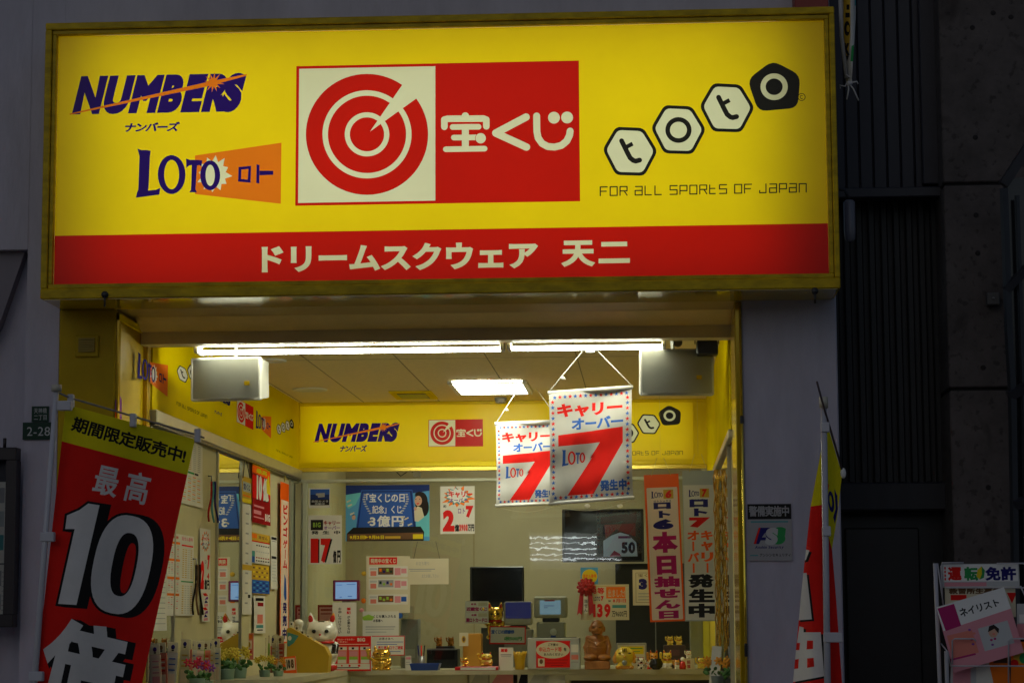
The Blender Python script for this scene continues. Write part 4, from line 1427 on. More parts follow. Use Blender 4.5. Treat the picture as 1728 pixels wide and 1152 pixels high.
L = [Rc(980, 957, 1009, 985, 'sky'), El(995, 972, 13, 12, 'yellow', 30), Tb("当せん番号", 984, 968, 1006, 974, 'orange', .04), Tb("速報", 990, 976, 1000, 981, 'black', .03)]
glassposter("poster", "small blue poster with yellow sun disc above the rosette", "poster", 980, 957, 1009, 985, L, YG - .03)
L = [Rc(1068, 961, 1110, 1020, 'cream'), Rc(1073, 966, 1106, 966.6, 'brown'), Rc(1073, 1015, 1106, 1015.6, 'brown'), Rc(1073, 966, 1073.6, 1015, 'brown'), Tb("宝くじ", 1077, 968, 1104, 973, 'brown', .01), Tb("3", 1078, 976, 1092, 994, 'navy', .09)]
for k in range(3):
    L.append(Rc(1077, 1000 + k * 5, 1104, 1001.5 + k * 5, 'grey'))
glassposter("notice", "cream notice with navy three half hidden by the orange strip", "notice", 1068, 961, 1110, 1020, L, YG - .02)

# the reflected lamps of the shop across the street
def far_lamp(x, y, z, L_):
    t = thing("arcade_lamp", (x, y, z), "rows of white tube lamps of the shop across the street", "lamp", "lamps across the street")
    MB().box((x - L_ / 2, y - .62, z - .5), (x + L_ / 2, y - .54, z + .08), WHITEP).build("housing", t)
    for k in range(5):
        MB().tube([(x - L_ / 2, y - .5 + k * .02, z - .085 * k), (x + L_ / 2, y - .5 + k * .02, z - .085 * k)], .010, mat("far_tube", (.9, .9, .9), .4, emit=9.0, ecol=(.9, .96, 1.0)), 8).build("tube", t)
# mirror image about the glass plane of the place seen in the pane
for (px, py, w) in ((968, 905, 1.45),):
    Yv = 5.8 + (5.8 + 14.0)
    q = P(px, py, Yv)
    far_lamp(q.x, -14.0, q.z, w)
# ================================================================== counter and the things on it
ZCT = P(800, 1129.5, 5.25).z
front = PZ(590, 1129.5, ZCT)
lf = PZ(470, 1146, ZCT)
ct = thing("counter", (-1, 5.6, .05), "cream laminate sales counter running under the glass screen", "counter")
pts = [(front.x, front.y), (lf.x, lf.y), (WX + .015, lf.y - .0), (WX + .015, 6.7), (RX - .014, 6.7), (RX - .014, front.y)]
m = MB()
m.prism([(x, y, ZCT - .035) for x, y in pts], (0, 0, .035), CREAMP)
m.build("top", ct)
cs = [(front.x - .0, front.y + .03), (lf.x - .02, lf.y + .03), (WX + .03, lf.y + .03), (WX + .03, 5.75), (P(785, 1140, 5.3).x, 5.75), (P(785, 1140, 5.3).x, front.y + .03)]
MB().prism([(x, y, .05) for x, y in cs], (0, 0, ZCT - .086), CREAMP).build("front_panel", ct)
xa, xb = P(960, 1140, 5.3).x, RX - .02
m = MB()
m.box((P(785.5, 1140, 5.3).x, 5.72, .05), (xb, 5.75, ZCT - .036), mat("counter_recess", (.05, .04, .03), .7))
m.box((xa - .03, front.y + .02, .05), (xa, 5.719, ZCT - .036), CREAMP)
m.box((xa - .001 + .001, front.y + .015, ZCT - .075), (xb, front.y + .06, ZCT - .036), CREAMP)
m.build("shelf_recess", ct)
# leaflets in the slots under the counter
r_ = random.Random(8)
for px, w, c in ((808, 26, 'lgrey'), (846, 32, 'pink'), (882, 14, 'black'), (908, 30, 'lgrey'), (940, 34, 'paper')):
    f = MY(front.y + .10, px, 1165)
    L = [Rc(px - w * .62, 1133, px + w * .62, 1210, c), Pg([(px - w * .62, 1133), (px - w * .1, 1133), (px - w * .5, 1152), (px - w * .62, 1152)], 'paper'), Rc(px - w * .4, 1156, px + w * .4, 1160, 'grey'), Rc(px - w * .4, 1168, px + w * .4, 1200, 'wgrey')]
    board("leaflet", {'808': "grey leaflet stack in the counter slot below the yellow cats", '846': "pink leaflet stack in a slot under the counter edge", '882': "narrow black leaflet in a slot under the counter edge", '908': "pale grey leaflet in the slot below the application box", '940': "off white leaflet in the slot beside the dark recess"}[str(px)], "leaflet", L, front.y + .10, px, 1165, .02)

def Lc(px, Y):
    return P(px, 1100, Y).x
def hgt(py_top, Y):
    return P(860, py_top, Y).z
# blobs: one continuous body from overlapping ellipsoids
def blob(name, prims, m, parent, voxel, colour=None, smooth=6):
    mb = MB()
    for p in prims:
        if p[0] == 'e':
            mb.ell(p[1], p[2], m, 16, 10, p[3] if len(p) > 3 else None)
        else:
            mb.tube(p[1], p[2], m, 10)
            for q, r in ((p[1][0], p[2]), (p[1][-1], p[2])):
                rr = r if not isinstance(r, (list, tuple)) else (r[0] if q is p[1][0] else r[-1])
                mb.ell(q, (rr, rr, rr), m, 10, 6)
    o = mb.build(name, parent)
    md = o.modifiers.new("r", 'REMESH')
    md.mode = 'VOXEL'
    md.voxel_size = voxel
    if smooth:
        sm = o.modifiers.new("s", 'SMOOTH')
        sm.iterations = smooth
        sm.factor = .5
    dg = bpy.context.evaluated_depsgraph_get()
    me = bpy.data.meshes.new_from_object(o.evaluated_get(dg))
    o.modifiers.clear()
    old = o.data
    o.data = me
    bpy.data.meshes.remove(old)
    me.materials.clear()
    me.materials.append(m)
    if colour:
        names = []
        for p in me.polygons:
            k = colour(p.center)
            if k is not None:
                if k not in names:
                    names.append(k)
                    me.materials.append(k)
                p.material_index = names.index(k) + 1
    me.polygons.foreach_set("use_smooth", [True] * len(me.polygons))
    me.update()
    return o
def lucky_cat(px, y_top, Y, label, m, base_z=None, ear=RGLAZE, wide=1.0, arm=1, patch=None, bell=GOLD, group=None, collar=RGLAZE, plump=1.0, cat_="cat figurine", koban=None, lean=0.0, bib=None):
    z0 = ZCT if base_z is None else base_z
    H = hgt(y_top, Y) - z0
    x = Lc(px, Y)
    t = thing("cat_figurine", (x, Y, z0), label, cat_, group)
    e = lambda cx, cy, cz, rx, ry, rz: ('e', Vector((x + cx * H * wide, Y + cy * H, z0 + cz * H)), (rx * H * wide, ry * H, rz * H))
    pr = [e(0, .02, .27, .25 * plump, .22, .28), e(0, 0, .64, .255, .21, .20), e(-.16, -.12, .07, .11, .14, .07), e(.16, -.12, .07, .11, .14, .07), e(0, -.06, .55, .16, .17, .1)]
    for sx in (-1, 1):
        pr.append(('t', [Vector((x + sx * .15 * H * wide, Y, z0 + .76 * H)), Vector((x + sx * .185 * H * wide, Y, z0 + .96 * H))], [.085 * H, .022 * H]))
    ax = -arm
    pr.append(('t', [Vector((x + ax * .22 * H * wide, Y - .02 * H, z0 + .40 * H)), Vector((x + ax * .35 * H * wide, Y - .06 * H, z0 + .52 * H)), Vector((x + ax * .36 * H * wide, Y - .10 * H, z0 + .74 * H))], [.075 * H, .07 * H, .075 * H]))
    pr.append(e(ax * .35, -.12, .79, .085, .08, .08))
    pr.append(('t', [Vector((x - ax * .22 * H * wide, Y - .03 * H, z0 + .42 * H)), Vector((x - ax * .23 * H * wide, Y - .17 * H, z0 + .28 * H)), Vector((x - ax * .12 * H * wide, Y - .23 * H, z0 + .22 * H))], [.07 * H, .065 * H, .06 * H]))
    body = blob("body", pr, m, t, max(.0022, H / 46), patch and (lambda c: patch(c.x / (H * wide), c.y / H, c.z / H)), 3)
    ob = MB()
    for sx in (-1, 1):
        ob = MB()
        c = Vector((x + sx * .172 * H * wide, Y - .052 * H, z0 + .86 * H))
        ob.ell(c, (.038 * H * wide, .018 * H, .07 * H), ear, 8, 6, Matrix.Rotation(sx * .2, 3, 'Y'))
        ob.build("inner_ear", t)
        ob = MB()
        ob.ell((x + sx * .10 * H * wide, Y - .192 * H, z0 + .66 * H), (.036 * H, .02 * H, .032 * H), BGLAZE, 8, 6)
        ob.build("eye", t)
    MB().ell((x, Y - .215 * H, z0 + .605 * H), (.022 * H, .014 * H, .016 * H), RGLAZE, 8, 5).build("nose", t)
    co = MB()
    pts = [(x + .2 * H * wide * math.cos(a), Y - .0 * H + .195 * H * math.sin(a), z0 + .475 * H) for a in np.linspace(0, 2 * math.pi, 19)]
    co.tube(pts, .024 * H, collar, 6, False)
    co.build("collar", t)
    MB().ell((x, Y - .225 * H, z0 + .44 * H), (.045 * H,) * 3, bell, 10, 7).build("bell", t)
    if koban:
        MB().ell((x - ax * .02 * H, Y - .25 * H, z0 + .22 * H), (.10 * H, .025 * H, .15 * H), koban, 12, 8).build("gold_coin", t)
    if bib:
        MB().box((x - .17 * H, Y - .26 * H, z0 + .10 * H), (x + .17 * H, Y - .235 * H, z0 + .30 * H), bib, .004).build("plaque", t)
    return t

pw = lambda x, y, z: (BGLAZE if (z > .80 and abs(x) < .05 and y > -.1) or (x > .17 and .3 < z < .45) else (OGLAZE if (x > .1 and z > .82 and y > -.03) else (RGLAZE if (z < .105 and x > .05 and y < .1) else None)))
lucky_cat(543, 1028, 5.0, "large white beckoning cat with red ears behind the slanted yellow box", WGLAZE, arm=1, patch=pw, wide=1.06, koban=GOLD)
lucky_cat(644, 1086, 5.18, "shiny gold lucky cat in front of the red leaflet stand", GOLD, wide=1.45, ear=GOLD, collar=YGLAZE, plump=1.1)
lucky_cat(785, 1106, 5.20, "small shiny gold cat on the red base beside the bigger yellow cat", GOLD, base_z=ZCT + .025, wide=1.25, ear=GOLD, collar=RGLAZE)
lucky_cat(821, 1098, 5.25, "plump yellow cat with dark bib on the red base", YGLAZE, base_z=ZCT + .025, wide=1.55, ear=RGLAZE, arm=1, plump=1.15, bib=OGLAZE)
a, b = P(768, 1131, 5.12), P(841, 1126, 5.12)
t = thing("lacquer_stand", ((a.x + b.x) / 2, 5.2, ZCT), "low red lacquer base with white front under two yellow cats", "display base")
MB().box((a.x, 5.10, ZCT), (b.x, 5.36, ZCT + .024), mat("red_lacquer", (.45, .01, .01), .25), .003).build("plinth", t)
MB().box((P(777, 1100, 5.1).x, 5.096, ZCT + .003), (P(836, 1100, 5.1).x, 5.0995, ZCT + .019), WHITEP).build("front_strip", t)
lucky_cat(836, 1013, 6.15, "gold beckoning cat with red ears standing beside the grey monitor", GOLD, base_z=ZCT + .19, wide=.85, ear=RGLAZE, koban=YGLAZE)
# small figurines at the far end
lucky_cat(1081, 1107, 5.22, "tiny cream cat with black spots beside the round orange figure", WGLAZE, patch=lambda x, y, z: BGLAZE if math.sin(x * 14 + 1) * math.sin(z * 15) > .45 else None)
lucky_cat(1096, 1111, 5.26, "tiny cream cat with red patches left of the black pot", WGLAZE, patch=lambda x, y, z: OGLAZE if math.sin(x * 12) * math.sin(z * 13 + 1) > .4 else (RGLAZE if z < .2 else None))
lucky_cat(1103, 1096, 5.34, "orange cat figurine standing above a small black pot", OGLAZE, wide=.9)
lucky_cat(1126, 1096, 5.30, "pale yellow cat with red ears between the orange cat and a dark box", YGLAZE, wide=.95, patch=lambda x, y, z: WGLAZE if z < .3 else None)
lucky_cat(1142, 1111, 5.20, "tiny brown and cream cat at the foot of the dark box", WGLAZE, patch=lambda x, y, z: OGLAZE if z > .62 or abs(x) > .2 else None)
lucky_cat(1162, 1096, 5.24, "white cat with red ears on a tall lettered pedestal", WGLAZE, base_z=ZCT + .07, wide=1.15)
x = Lc(1162, 5.24)
ped = MB().box((x - .036, 5.19, ZCT), (x + .036, 5.29, ZCT + .0695), mat("cream_card", (.6, .52, .35), .6), .002).build("pedestal", None, "cream pedestal with vertical writing under the white cat", "pedestal")
mb = MB(); put_sheet(mb, [Rc(1157, 1112, 1167, 1128, 'cream')] + Tv("招福", 1159, 1113, 1165, 1127, 'dred', .04), MY(5.188, 1162, 1120)); mb.build("lettering", ped)
x = Lc(1107, 5.16)
MB().lathe((x, 5.16, ZCT), [(.02, 0), (.042, .018), (.046, .04), (.034, .064), (.036, .072), (.026, .072)], BGLAZE, 16).build("black_pot", None, "small black glazed pot in front of the orange cat", "pot")
x = Lc(1152, 5.2)
t = thing("small_figurine", (x, 5.2, ZCT), "tiny red and white doll left of the lettered pedestal", "figurine")
MB().lathe((x, 5.2, ZCT), [(.022, 0), (.026, .02), (.016, .05), (.004, .056)], RGLAZE, 14).build("robe", t)
MB().ell((x, 5.2, ZCT + .065), (.016, .015, .016), WGLAZE, 10, 7).build("head", t)
lucky_cat(1183, 1107, 5.36, "gold cat figurine leaning in the end of the row by the yellow panel", YGLAZE, wide=1.2, lean=.3)
# round orange figure
x = Lc(1054, 5.22); Hh = hgt(1091, 5.22) - ZCT
t = thing("round_figurine", (x, 5.22, ZCT), "round orange yellow animal figurine with big head beside the wooden deity", "figurine")
e = lambda cx, cy, cz, rx, ry, rz: ('e', Vector((x + cx * Hh, 5.22 + cy * Hh, ZCT + cz * Hh)), (rx * Hh, ry * Hh, rz * Hh))
blob("body", [e(0, 0, .6, .47, .36, .39), e(0, 0, .22, .32, .3, .22), e(-.28, -.1, .1, .14, .2, .1), e(.28, -.1, .1, .14, .2, .1), e(-.42, -.02, .45, .12, .1, .2), e(.42, -.02, .45, .12, .1, .2)], YGLAZE, t, Hh / 40,
     lambda c: OGLAZE if abs(c.x) > .36 * Hh or c.z < .16 * Hh else None)
for sx in (-1, 1):
    MB().ell((x + sx * .22 * Hh, 5.22 - .33 * Hh, ZCT + .72 * Hh), (.07 * Hh, .03 * Hh, .03 * Hh), BGLAZE, 8, 6).build("eye", t)
MB().ell((x, 5.22 - .38 * Hh, ZCT + .56 * Hh), (.06 * Hh, .04 * Hh, .04 * Hh), OGLAZE, 8, 6).build("nose", t)
st = MB()
for k in (-1, 0, 1):
    st.box((x + k * .07 * Hh - .003, 5.22 - .37 * Hh, ZCT + .78 * Hh), (x + k * .07 * Hh + .003, 5.22 - .30 * Hh, ZCT + .93 * Hh), BGLAZE)
st.build("forehead_stripe", t)
MB().ell((x, 5.22 - .36 * Hh, ZCT + .30 * Hh), (.12 * Hh, .08 * Hh, .12 * Hh), SILVER, 10, 8).build("bell", t)
# wooden deity
x = Lc(1008, 5.3); Hb = hgt(1045, 5.3) - ZCT
t = thing("wooden_deity", (x, 5.3, ZCT), "carved brown wooden pot bellied deity seated on a block", "statue")
MB().box((x - .255 * Hb, 5.3 - .22 * Hb, ZCT), (x + .255 * Hb, 5.3 + .2 * Hb, ZCT + .17 * Hb), WOOD, .006).build("pedestal", t)
e = lambda cx, cy, cz, rx, ry, rz: ('e', Vector((x + cx * Hb, 5.3 + cy * Hb, ZCT + cz * Hb)), (rx * Hb, ry * Hb, rz * Hb))
v = lambda a, b, c: Vector((x + a * Hb, 5.3 + b * Hb, ZCT + c * Hb))
blob("body", [e(0, 0, .40, .215, .18, .2), e(0, .02, .57, .20, .14, .14), e(0, -.02, .83, .145, .13, .165), e(0, -.05, .76, .125, .1, .09), e(0, 0, .68, .09, .09, .08),
              e(-.14, -.1, .23, .14, .15, .075), e(.14, -.1, .23, .14, .15, .075), e(0, .04, .25, .22, .16, .1),
              ('t', [v(-.18, .01, .62), v(-.235, -.02, .44), v(-.215, -.08, .27)], [.065 * Hb, .06 * Hb, .05 * Hb]), ('t', [v(.18, .01, .62), v(.235, -.02, .44), v(.215, -.08, .27)], [.065 * Hb, .06 * Hb, .05 * Hb]),
              e(-.148, .0, .80, .022, .035, .06), e(.148, .0, .80, .022, .035, .06), e(0, -.15, .80, .03, .035, .035), e(-.06, -.125, .875, .055, .02, .014), e(.06, -.125, .875, .055, .02, .014),
              e(0, -.125, .725, .065, .03, .02), e(-.07, -.11, .775, .04, .04, .03), e(.07, -.11, .775, .04, .04, .03)], WOOD, t, Hb / 80, None, 2)
fo = MB()
for zz in (.50, .455):
    fo.tube([v(-.17 + .17 * 2 * i / 10, -.15 - .04 * math.sin(math.pi * i / 10), zz - .02 * math.sin(math.pi * i / 10)) for i in range(11)], .009 * Hb, WOOD, 6)
fo.tube([v(-.20, -.10, .60), v(-.05, -.155, .52), v(.0, -.175, .46)], .012 * Hb, WOOD, 6)
fo.tube([v(.20, -.10, .60), v(.05, -.155, .52), v(.0, -.175, .46)], .012 * Hb, WOOD, 6)
fo.build("robe_fold", t)
ey = MB()
for sx in (-1, 1):
    MB().tube([v(sx * .03, -.138, .835), v(sx * .06, -.136, .842), v(sx * .09, -.118, .832)], .009 * Hb, mat("dark_carving", (.03, .01, .004), .5), 5).build("eye", t)
MB().tube([v(-.055, -.142, .705), v(0, -.152, .692), v(.055, -.142, .705)], .010 * Hb, mat("dark_carving", (.03, .01, .004), .5), 5).build("mouth", t)

def boxthing(name, label, cat, px0, px1, y_top, Y, depth, m, base_z=None, bev=.004, ybot=None):
    z0 = ZCT if base_z is None else base_z
    a, b = P(px0, 1100, Y), P(px1, 1100, Y)
    z1 = hgt(y_top, Y)
    t = thing(name, ((a.x + b.x) / 2, Y + depth / 2, z0), label, cat)
    MB().box((a.x, Y, z0), (b.x, Y + depth, z1), m, bev).build("body", t)
    return t, a.x, b.x, z1
# two gold figures on a dark box
t, x0, x1, z1 = boxthing("dark_box", "dark brown box stacked behind the small cat figurines", "box", 1120, 1157, 1089, 5.48, .2, mat("box_brown", (.06, .035, .03), .5))
MB().box((x0 + .02, 5.476, z1 - .07), (x1 - .04, 5.4795, z1 - .03), mat("box_label", (.12, .05, .05), .5)).build("label_plate", t)
zb = z1
for px in (1131, 1146):
    lucky_cat(px, 1072, 5.5, "gold twin cat figurine standing on the dark brown box", YGLAZE, base_z=zb, wide=1.2, group="gold cat pair on the dark box", ear=YGLAZE)
# certificate frame
t, x0, x1, z1 = boxthing("certificate_frame", "grey framed yellow certificate behind the round orange figurine", "framed certificate", 1040, 1091, 1085, 5.55, .02, GREYP)
L = [Rc(1043, 1088, 1088, 1126, 'cream'), Rc(1062, 1092, 1086, 1096, 'lgreen'), Rc(1048, 1090, 1086, 1103, 'yellow'), Rc(1060, 1093, 1084, 1094.5, 'green'), Rc(1066, 1098, 1080, 1099, 'green'), Rc(1049, 1108, 1085, 1109, 'grey'), Rc(1049, 1112, 1080, 1113, 'grey')]
mb = MB(); put_sheet(mb, L, MY(5.547, 1065.5, 1107)); mb.build("certificate", t)
# application card box
t, x0, x1, z1 = boxthing("application_box", "silver card box with red poster and white oval on the counter", "collection box", 890, 978, 1076, 5.34, .2, mat("silver_acrylic", (.42, .44, .40), .3))
L = [Rc(905, 1081, 962, 1125, 'red'), El(933, 1096, 28, 14, 'cream', 44), Tb("ご不要の", 925, 1085, 942, 1089.5, 'black', .03), Tb("申込カード等", 910, 1091, 948, 1099, 'red', .02, track=-.03), Tb("を", 951, 1092, 956, 1098, 'black', .04), Tb("お入れください", 918, 1101, 950, 1105.5, 'black', .03),
     Rc(908, 1110, 919, 1123, 'cream'), El(913.5, 1115, 3, 4, 'brown', 12), Rc(922, 1112, 958, 1113, 'dred'), Rc(922, 1117, 956, 1118, 'dred'), Rc(930, 1121, 950, 1122, 'dred')]
mb = MB(); put_sheet(mb, L, MY(5.337, 933, 1103)); mb.build("red_poster", t)
MB().box((x0 + .02, 5.36, z1 + .0005), (x1 - .02, 5.40, z1 + .004), BLACKP).build("slot", t)
# stand-in items at left of the counter
L = [Rc(562, 1073, 626, 1131, 'red'), Tb("BIG", 603, 1076, 616, 1082, 'paper', .06), Tb("申込カードをお使い", 569, 1077, 598, 1080, 'peach', .02), Tb("ください", 569, 1081, 586, 1084, 'peach', .02), Rc(566, 1086, 622, 1087, 'peach')]
for k in range(3):
    x = 569 + k * 19.5
    L += [Rc(x, 1090, x + 17, 1128, 'salmon'), Rc(x, 1091, x + 16, 1096, 'paper'), Rc(x + 1, 1098, x + 15, 1106, 'pink'), Rc(x + 1, 1107, x + 15, 1112, 'lgreen'), Rc(x + 1, 1112, x + 15, 1118, 'paper'), Tb("1", x + 5, 1091.5, x + 9, 1095, 'black', .05)]
L += [Rc(565, 1119, 624, 1128, 'paper'), El(577, 1122, 1.5, 1.5, 'red', 8), El(590, 1122, 2, 2, 'red', 8), El(606, 1122, 2.4, 2, 'red', 8), Rc(570, 1124.5, 606, 1126, 'black')]
board("leaflet_stand", "red leaflet stand with three ticket panels beside the white cat", "leaflet stand", L, 5.30, 594, 1102, .05, 0)
L = [Rc(625, 1072, 683, 1105, 'red'), Rc(626.5, 1073.5, 681.5, 1103.5, 'paper'), Tb("お客さまへ", 640, 1075, 664, 1079, 'black', .02), Rc(636, 1082, 680, 1083, 'blue'), Rc(636, 1086, 670, 1087, 'blue'), Tb("売り場窓口でご確認", 638, 1089, 680, 1095, 'red', .03), Rc(640, 1098, 676, 1099, 'blue')]
board("notice_board", "white red edged notice board above the shiny gold cat", "notice board", L, 5.45, 654, 1088, .012)
# tall white notice and small monitor
L = [Rc(561, 1016, 601, 1073, 'paper')] + Tv("お申し付け下さい", 571, 1024, 576, 1068, 'black', .02) + Tv("筆記", 585, 1024, 592, 1036, 'red', .04) + Tv("が必要な方は", 586, 1038, 591, 1068, 'black', .03)
board("notice_board", "tall white notice with vertical black writing under the small lit monitor", "notice board", L, 5.5, 581, 1044, .01)
a, b = P(561.5, 1013.5, 5.6), P(606.5, 978, 5.6)
t = thing("small_monitor", ((a.x + b.x) / 2, 5.62, a.z), "small lit monitor with purple red frame above the tall white notice", "monitor")
MB().box((a.x, 5.6, a.z), (b.x, 5.66, b.z), mat("monitor_red", (.16, .012, .07), .4), .005).build("casing", t)
SCR = mat("lit_screen", (.05, .05, .05), .3, emit=.42, ecol=(.33, .60, 1.0))
a2, b2 = P(566, 1010, 5.598), P(602, 981.5, 5.598)
MB().box((a2.x, 5.597, a2.z), (b2.x, 5.5998, b2.z), SCR).build("display", t)
tx = MB()
put_sheet(tx, [Rc(567.5, 986, 577, 986.8, 'blue'), Rc(567.5, 988.5, 575, 989.2, 'blue'), Rc(585, 985, 590, 985.8, 'blue'), Rc(573, 1006, 577, 1007, 'blue'), Rc(588, 1005.5, 593, 1006.5, 'blue')] and [([np.concatenate(Rc(567.5, 986, 577, 986.8, 'blue')[0])], 'blue'), ], MY(5.595, 584, 996))
put_sheet(tx, [Rc(585, 985, 600, 985.8, 'blue')], MY(5.595, 584, 996))
put_sheet(tx, [Rc(573, 1006, 577, 1007.2, 'blue')], MY(5.595, 584, 996))
put_sheet(tx, [Rc(587, 1005, 594, 1006.2, 'blue')], MY(5.595, 584, 996))
tx.build("display_text", t)
MB().box(((a.x + b.x) / 2 - .03, 5.62, ZCT), ((a.x + b.x) / 2 + .03, 5.65, a.z + .01), GREYP).build("stand", t)
# grey acrylic machine
t, x0, x1, z1 = boxthing("card_reader", "upright grey beige card machine behind the counter notices", "card machine", 676, 705, 1043, 5.95, .2, GREYP)
MB().box((x0 + .01, 5.90, z1 - .0), (x0 + .09, 6.0, z1 + .09), glassmat("clear_acrylic", (.85, .9, .92), .05, 1.5), .002).build("clear_cover", t)
MB().box((x0 + .004, 5.945, ZCT + .07), (x1 - .02, 5.9495, ZCT + .13), mat("panel_pale", (.5, .5, .42), .4)).build("front_plate", t)
# blue tray
a, b = P(692, 1131, 5.16), P(742, 1119, 5.16)
m = MB()
y0_, y1_ = 5.12, 5.30
bl = mat("blue_plastic", (.01, .06, .36), .35)
lo = [(a.x + .012, y0_ + .012, ZCT), (b.x - .012, y0_ + .012, ZCT), (b.x - .012, y1_ - .012, ZCT), (a.x + .012, y1_ - .012, ZCT)]
hi = [(a.x, y0_, ZCT + .045), (b.x, y0_, ZCT + .045), (b.x, y1_, ZCT + .045), (a.x, y1_, ZCT + .045)]
ih = [(a.x + .006, y0_ + .006, ZCT + .045), (b.x - .006, y0_ + .006, ZCT + .045), (b.x - .006, y1_ - .006, ZCT + .045), (a.x + .006, y1_ - .006, ZCT + .045)]
il = [(a.x + .018, y0_ + .018, ZCT + .006), (b.x - .018, y0_ + .018, ZCT + .006), (b.x - .018, y1_ - .018, ZCT + .006), (a.x + .018, y1_ - .018, ZCT + .006)]
fs = [(3, 2, 1, 0)]
for i in range(4):
    j = (i + 1) % 4
    fs += [(i, j, 4 + j, 4 + i), (4 + i, 4 + j, 8 + j, 8 + i), (8 + i, 8 + j, 12 + j, 12 + i)]
fs.append((12, 13, 14, 15))
m.add(lo + hi + ih + il, fs, bl)
m.build("money_tray", None, "shallow blue money tray lying on the counter", "tray")
# black printer with two amber figures
t, x0, x1, z1 = boxthing("receipt_printer", "black receipt printer carrying two amber figurines", "printer", 720, 772, 1094, 5.85, .22, BLACKP)
MB().box((x0 + .008, 5.842, ZCT + .06), (x1 - .02, 5.8495, ZCT + .12), mat("printer_window", (.02, .022, .025), .08), .002).build("window", t)
MB().box((x0 + .004, 5.843, ZCT + .125), (x1 - .004, 5.8495, ZCT + .135), STEEL).build("trim_strip", t)
zb = z1
MB().box((x0 + .06, 5.9, zb), (x1 - .03, 6.02, zb + .02), BLACKP, .004).build("lid", t)
AMB = mat("amber_glaze", (.55, .20, .02), .2, metal=.4, var=.2, scale=25)
for k, px in enumerate((741, 761)):
    lucky_cat(px, 1071.5, 5.95, "amber cat figurine sitting on the black receipt printer", AMB, base_z=zb + .02, wide=1.2, group="amber cat pair on the printer", ear=AMB, collar=AMB, bell=GOLD)
# lottery price cards
L = [Rc(785, 1014, 824, 1051, 'paper'), Rc(786, 1015, 823, 1031.5, 'white'), Rc(786, 1033, 823, 1050, 'white'), Tb("自治", 795, 1017, 804, 1020.5, 'magenta', .06), Rc(807, 1016, 822, 1022, 'cream'), Tb("近畿宝くじ", 787, 1023.5, 822, 1030.5, 'magenta', .05, track=-.05),
     Tb("全国", 795, 1035, 804, 1038.5, 'magenta', .06), Rc(807, 1034, 822, 1040, 'cream'), Tb("関ロトカードロ", 787, 1042, 822, 1049, 'magenta', .05, track=-.05)]
board("price_card", "two tier white card with magenta writing below the dark monitor", "card", L, 6.1, 804, 1033, .02)
L = [Rc(826, 1056, 887, 1086, 'red'), Rc(828, 1058, 885, 1083.5, 'paper'), Tb("宝くじの図書券", 829, 1062, 868, 1069, 'blue', .05, shear=.1, track=-.08), Tb("1枚500円", 851, 1073, 881, 1080, 'green', .05, shear=.1, track=-.05)]
board("price_card", "red edged card with blue and green handwriting above the yellow cup", "card", L, 5.9, 856, 1071, .012, math.radians(-.8))
t, x0, x1, z1 = boxthing("till_cabinet", "dark grey till cabinet behind the red edged handwritten card", "till", 812, 890, 1058, 6.25, .3, mat("till_grey", (.10, .10, .095), .5))
# monitors
def crt(px0, px1, py0, py1, Y, label, scr, sx0, sx1, sy0, sy1, lit):
    a, b = P(px0, py1, Y), P(px1, py0, Y)
    t = thing("desk_monitor", ((a.x + b.x) / 2, Y + .1, a.z), label, "monitor")
    m = MB()
    m.box((a.x, Y, a.z), (b.x, Y + .07, b.z), mat("monitor_beige", (.42, .40, .31), .5), .012)
    m.box((a.x + .04, Y + .071, a.z + .03), (b.x - .04, Y + .25, b.z - .03), mat("monitor_beige", (.42, .40, .31), .5), .03)
    m.build("casing", t)
    c, d = P(sx0, sy1, Y - .002), P(sx1, sy0, Y - .002)
    MB().box((c.x, Y - .003, c.z), (d.x, Y - .0005, d.z), scr).build("display", t)
    if lit:
        for k, (q0, q1) in enumerate(((912, 932),)):
            mb = MB(); put_sheet(mb, [Rc(918, 1021, 935, 1022, 'navy')], MY(Y - .006, 927, 1025)); put_sheet(mb, [Rc(918, 1024, 924, 1025, 'navy')], MY(Y - .006, 927, 1025)); put_sheet(mb, [Rc(919, 1012, 936, 1014, 'dred')], MY(Y - .006, 927, 1025)); mb.build("display_text", t)
    ft = MB()
    cx = (a.x + b.x) / 2
    ft.box((cx - .06, Y + .03, a.z - .03), (cx + .06, Y + .17, a.z - .0005), BLACKP, .006)
    ft.box((cx - .1, Y + .0, ZCT), (cx + .1, Y + .2, a.z - .031), GREYP, .006)
    ft.build("stand", t)
BLS = mat("blue_screen", (.02, .02, .02), .25, emit=.07, ecol=(.10, .12, .75))
CYS = mat("pale_screen", (.05, .05, .05), .25, emit=.24, ecol=(.45, .75, .95))
crt(850, 898, 1014, 1054, 6.2, "dark blue desk monitor with beige frame beside the gold beckoning cat", BLS, 853, 896, 1015, 1043, False)
crt(901, 957, 1005, 1042, 6.35, "beige desk monitor showing a pale blue page above the application box", CYS, 911, 946, 1012, 1036, True)
x = Lc(934, 6.0)
t = thing("webcam", (x, 6.0, ZCT + .15), "round white webcam standing below the pale blue monitor", "webcam")
zc_ = hgt(1066, 6.0)
MB().lathe((x, 6.0, zc_), [(.003, -.006), (.022, -.004), (.024, .01), (.018, .03), (.003, .03)], WHITEP, 18, axis='y').build("body", t)
MB().box((x - .018, 5.99, ZCT), (x + .018, 6.03, zc_ - .024), mat("blue_plastic", (.01, .06, .36)), .003).build("stand", t)
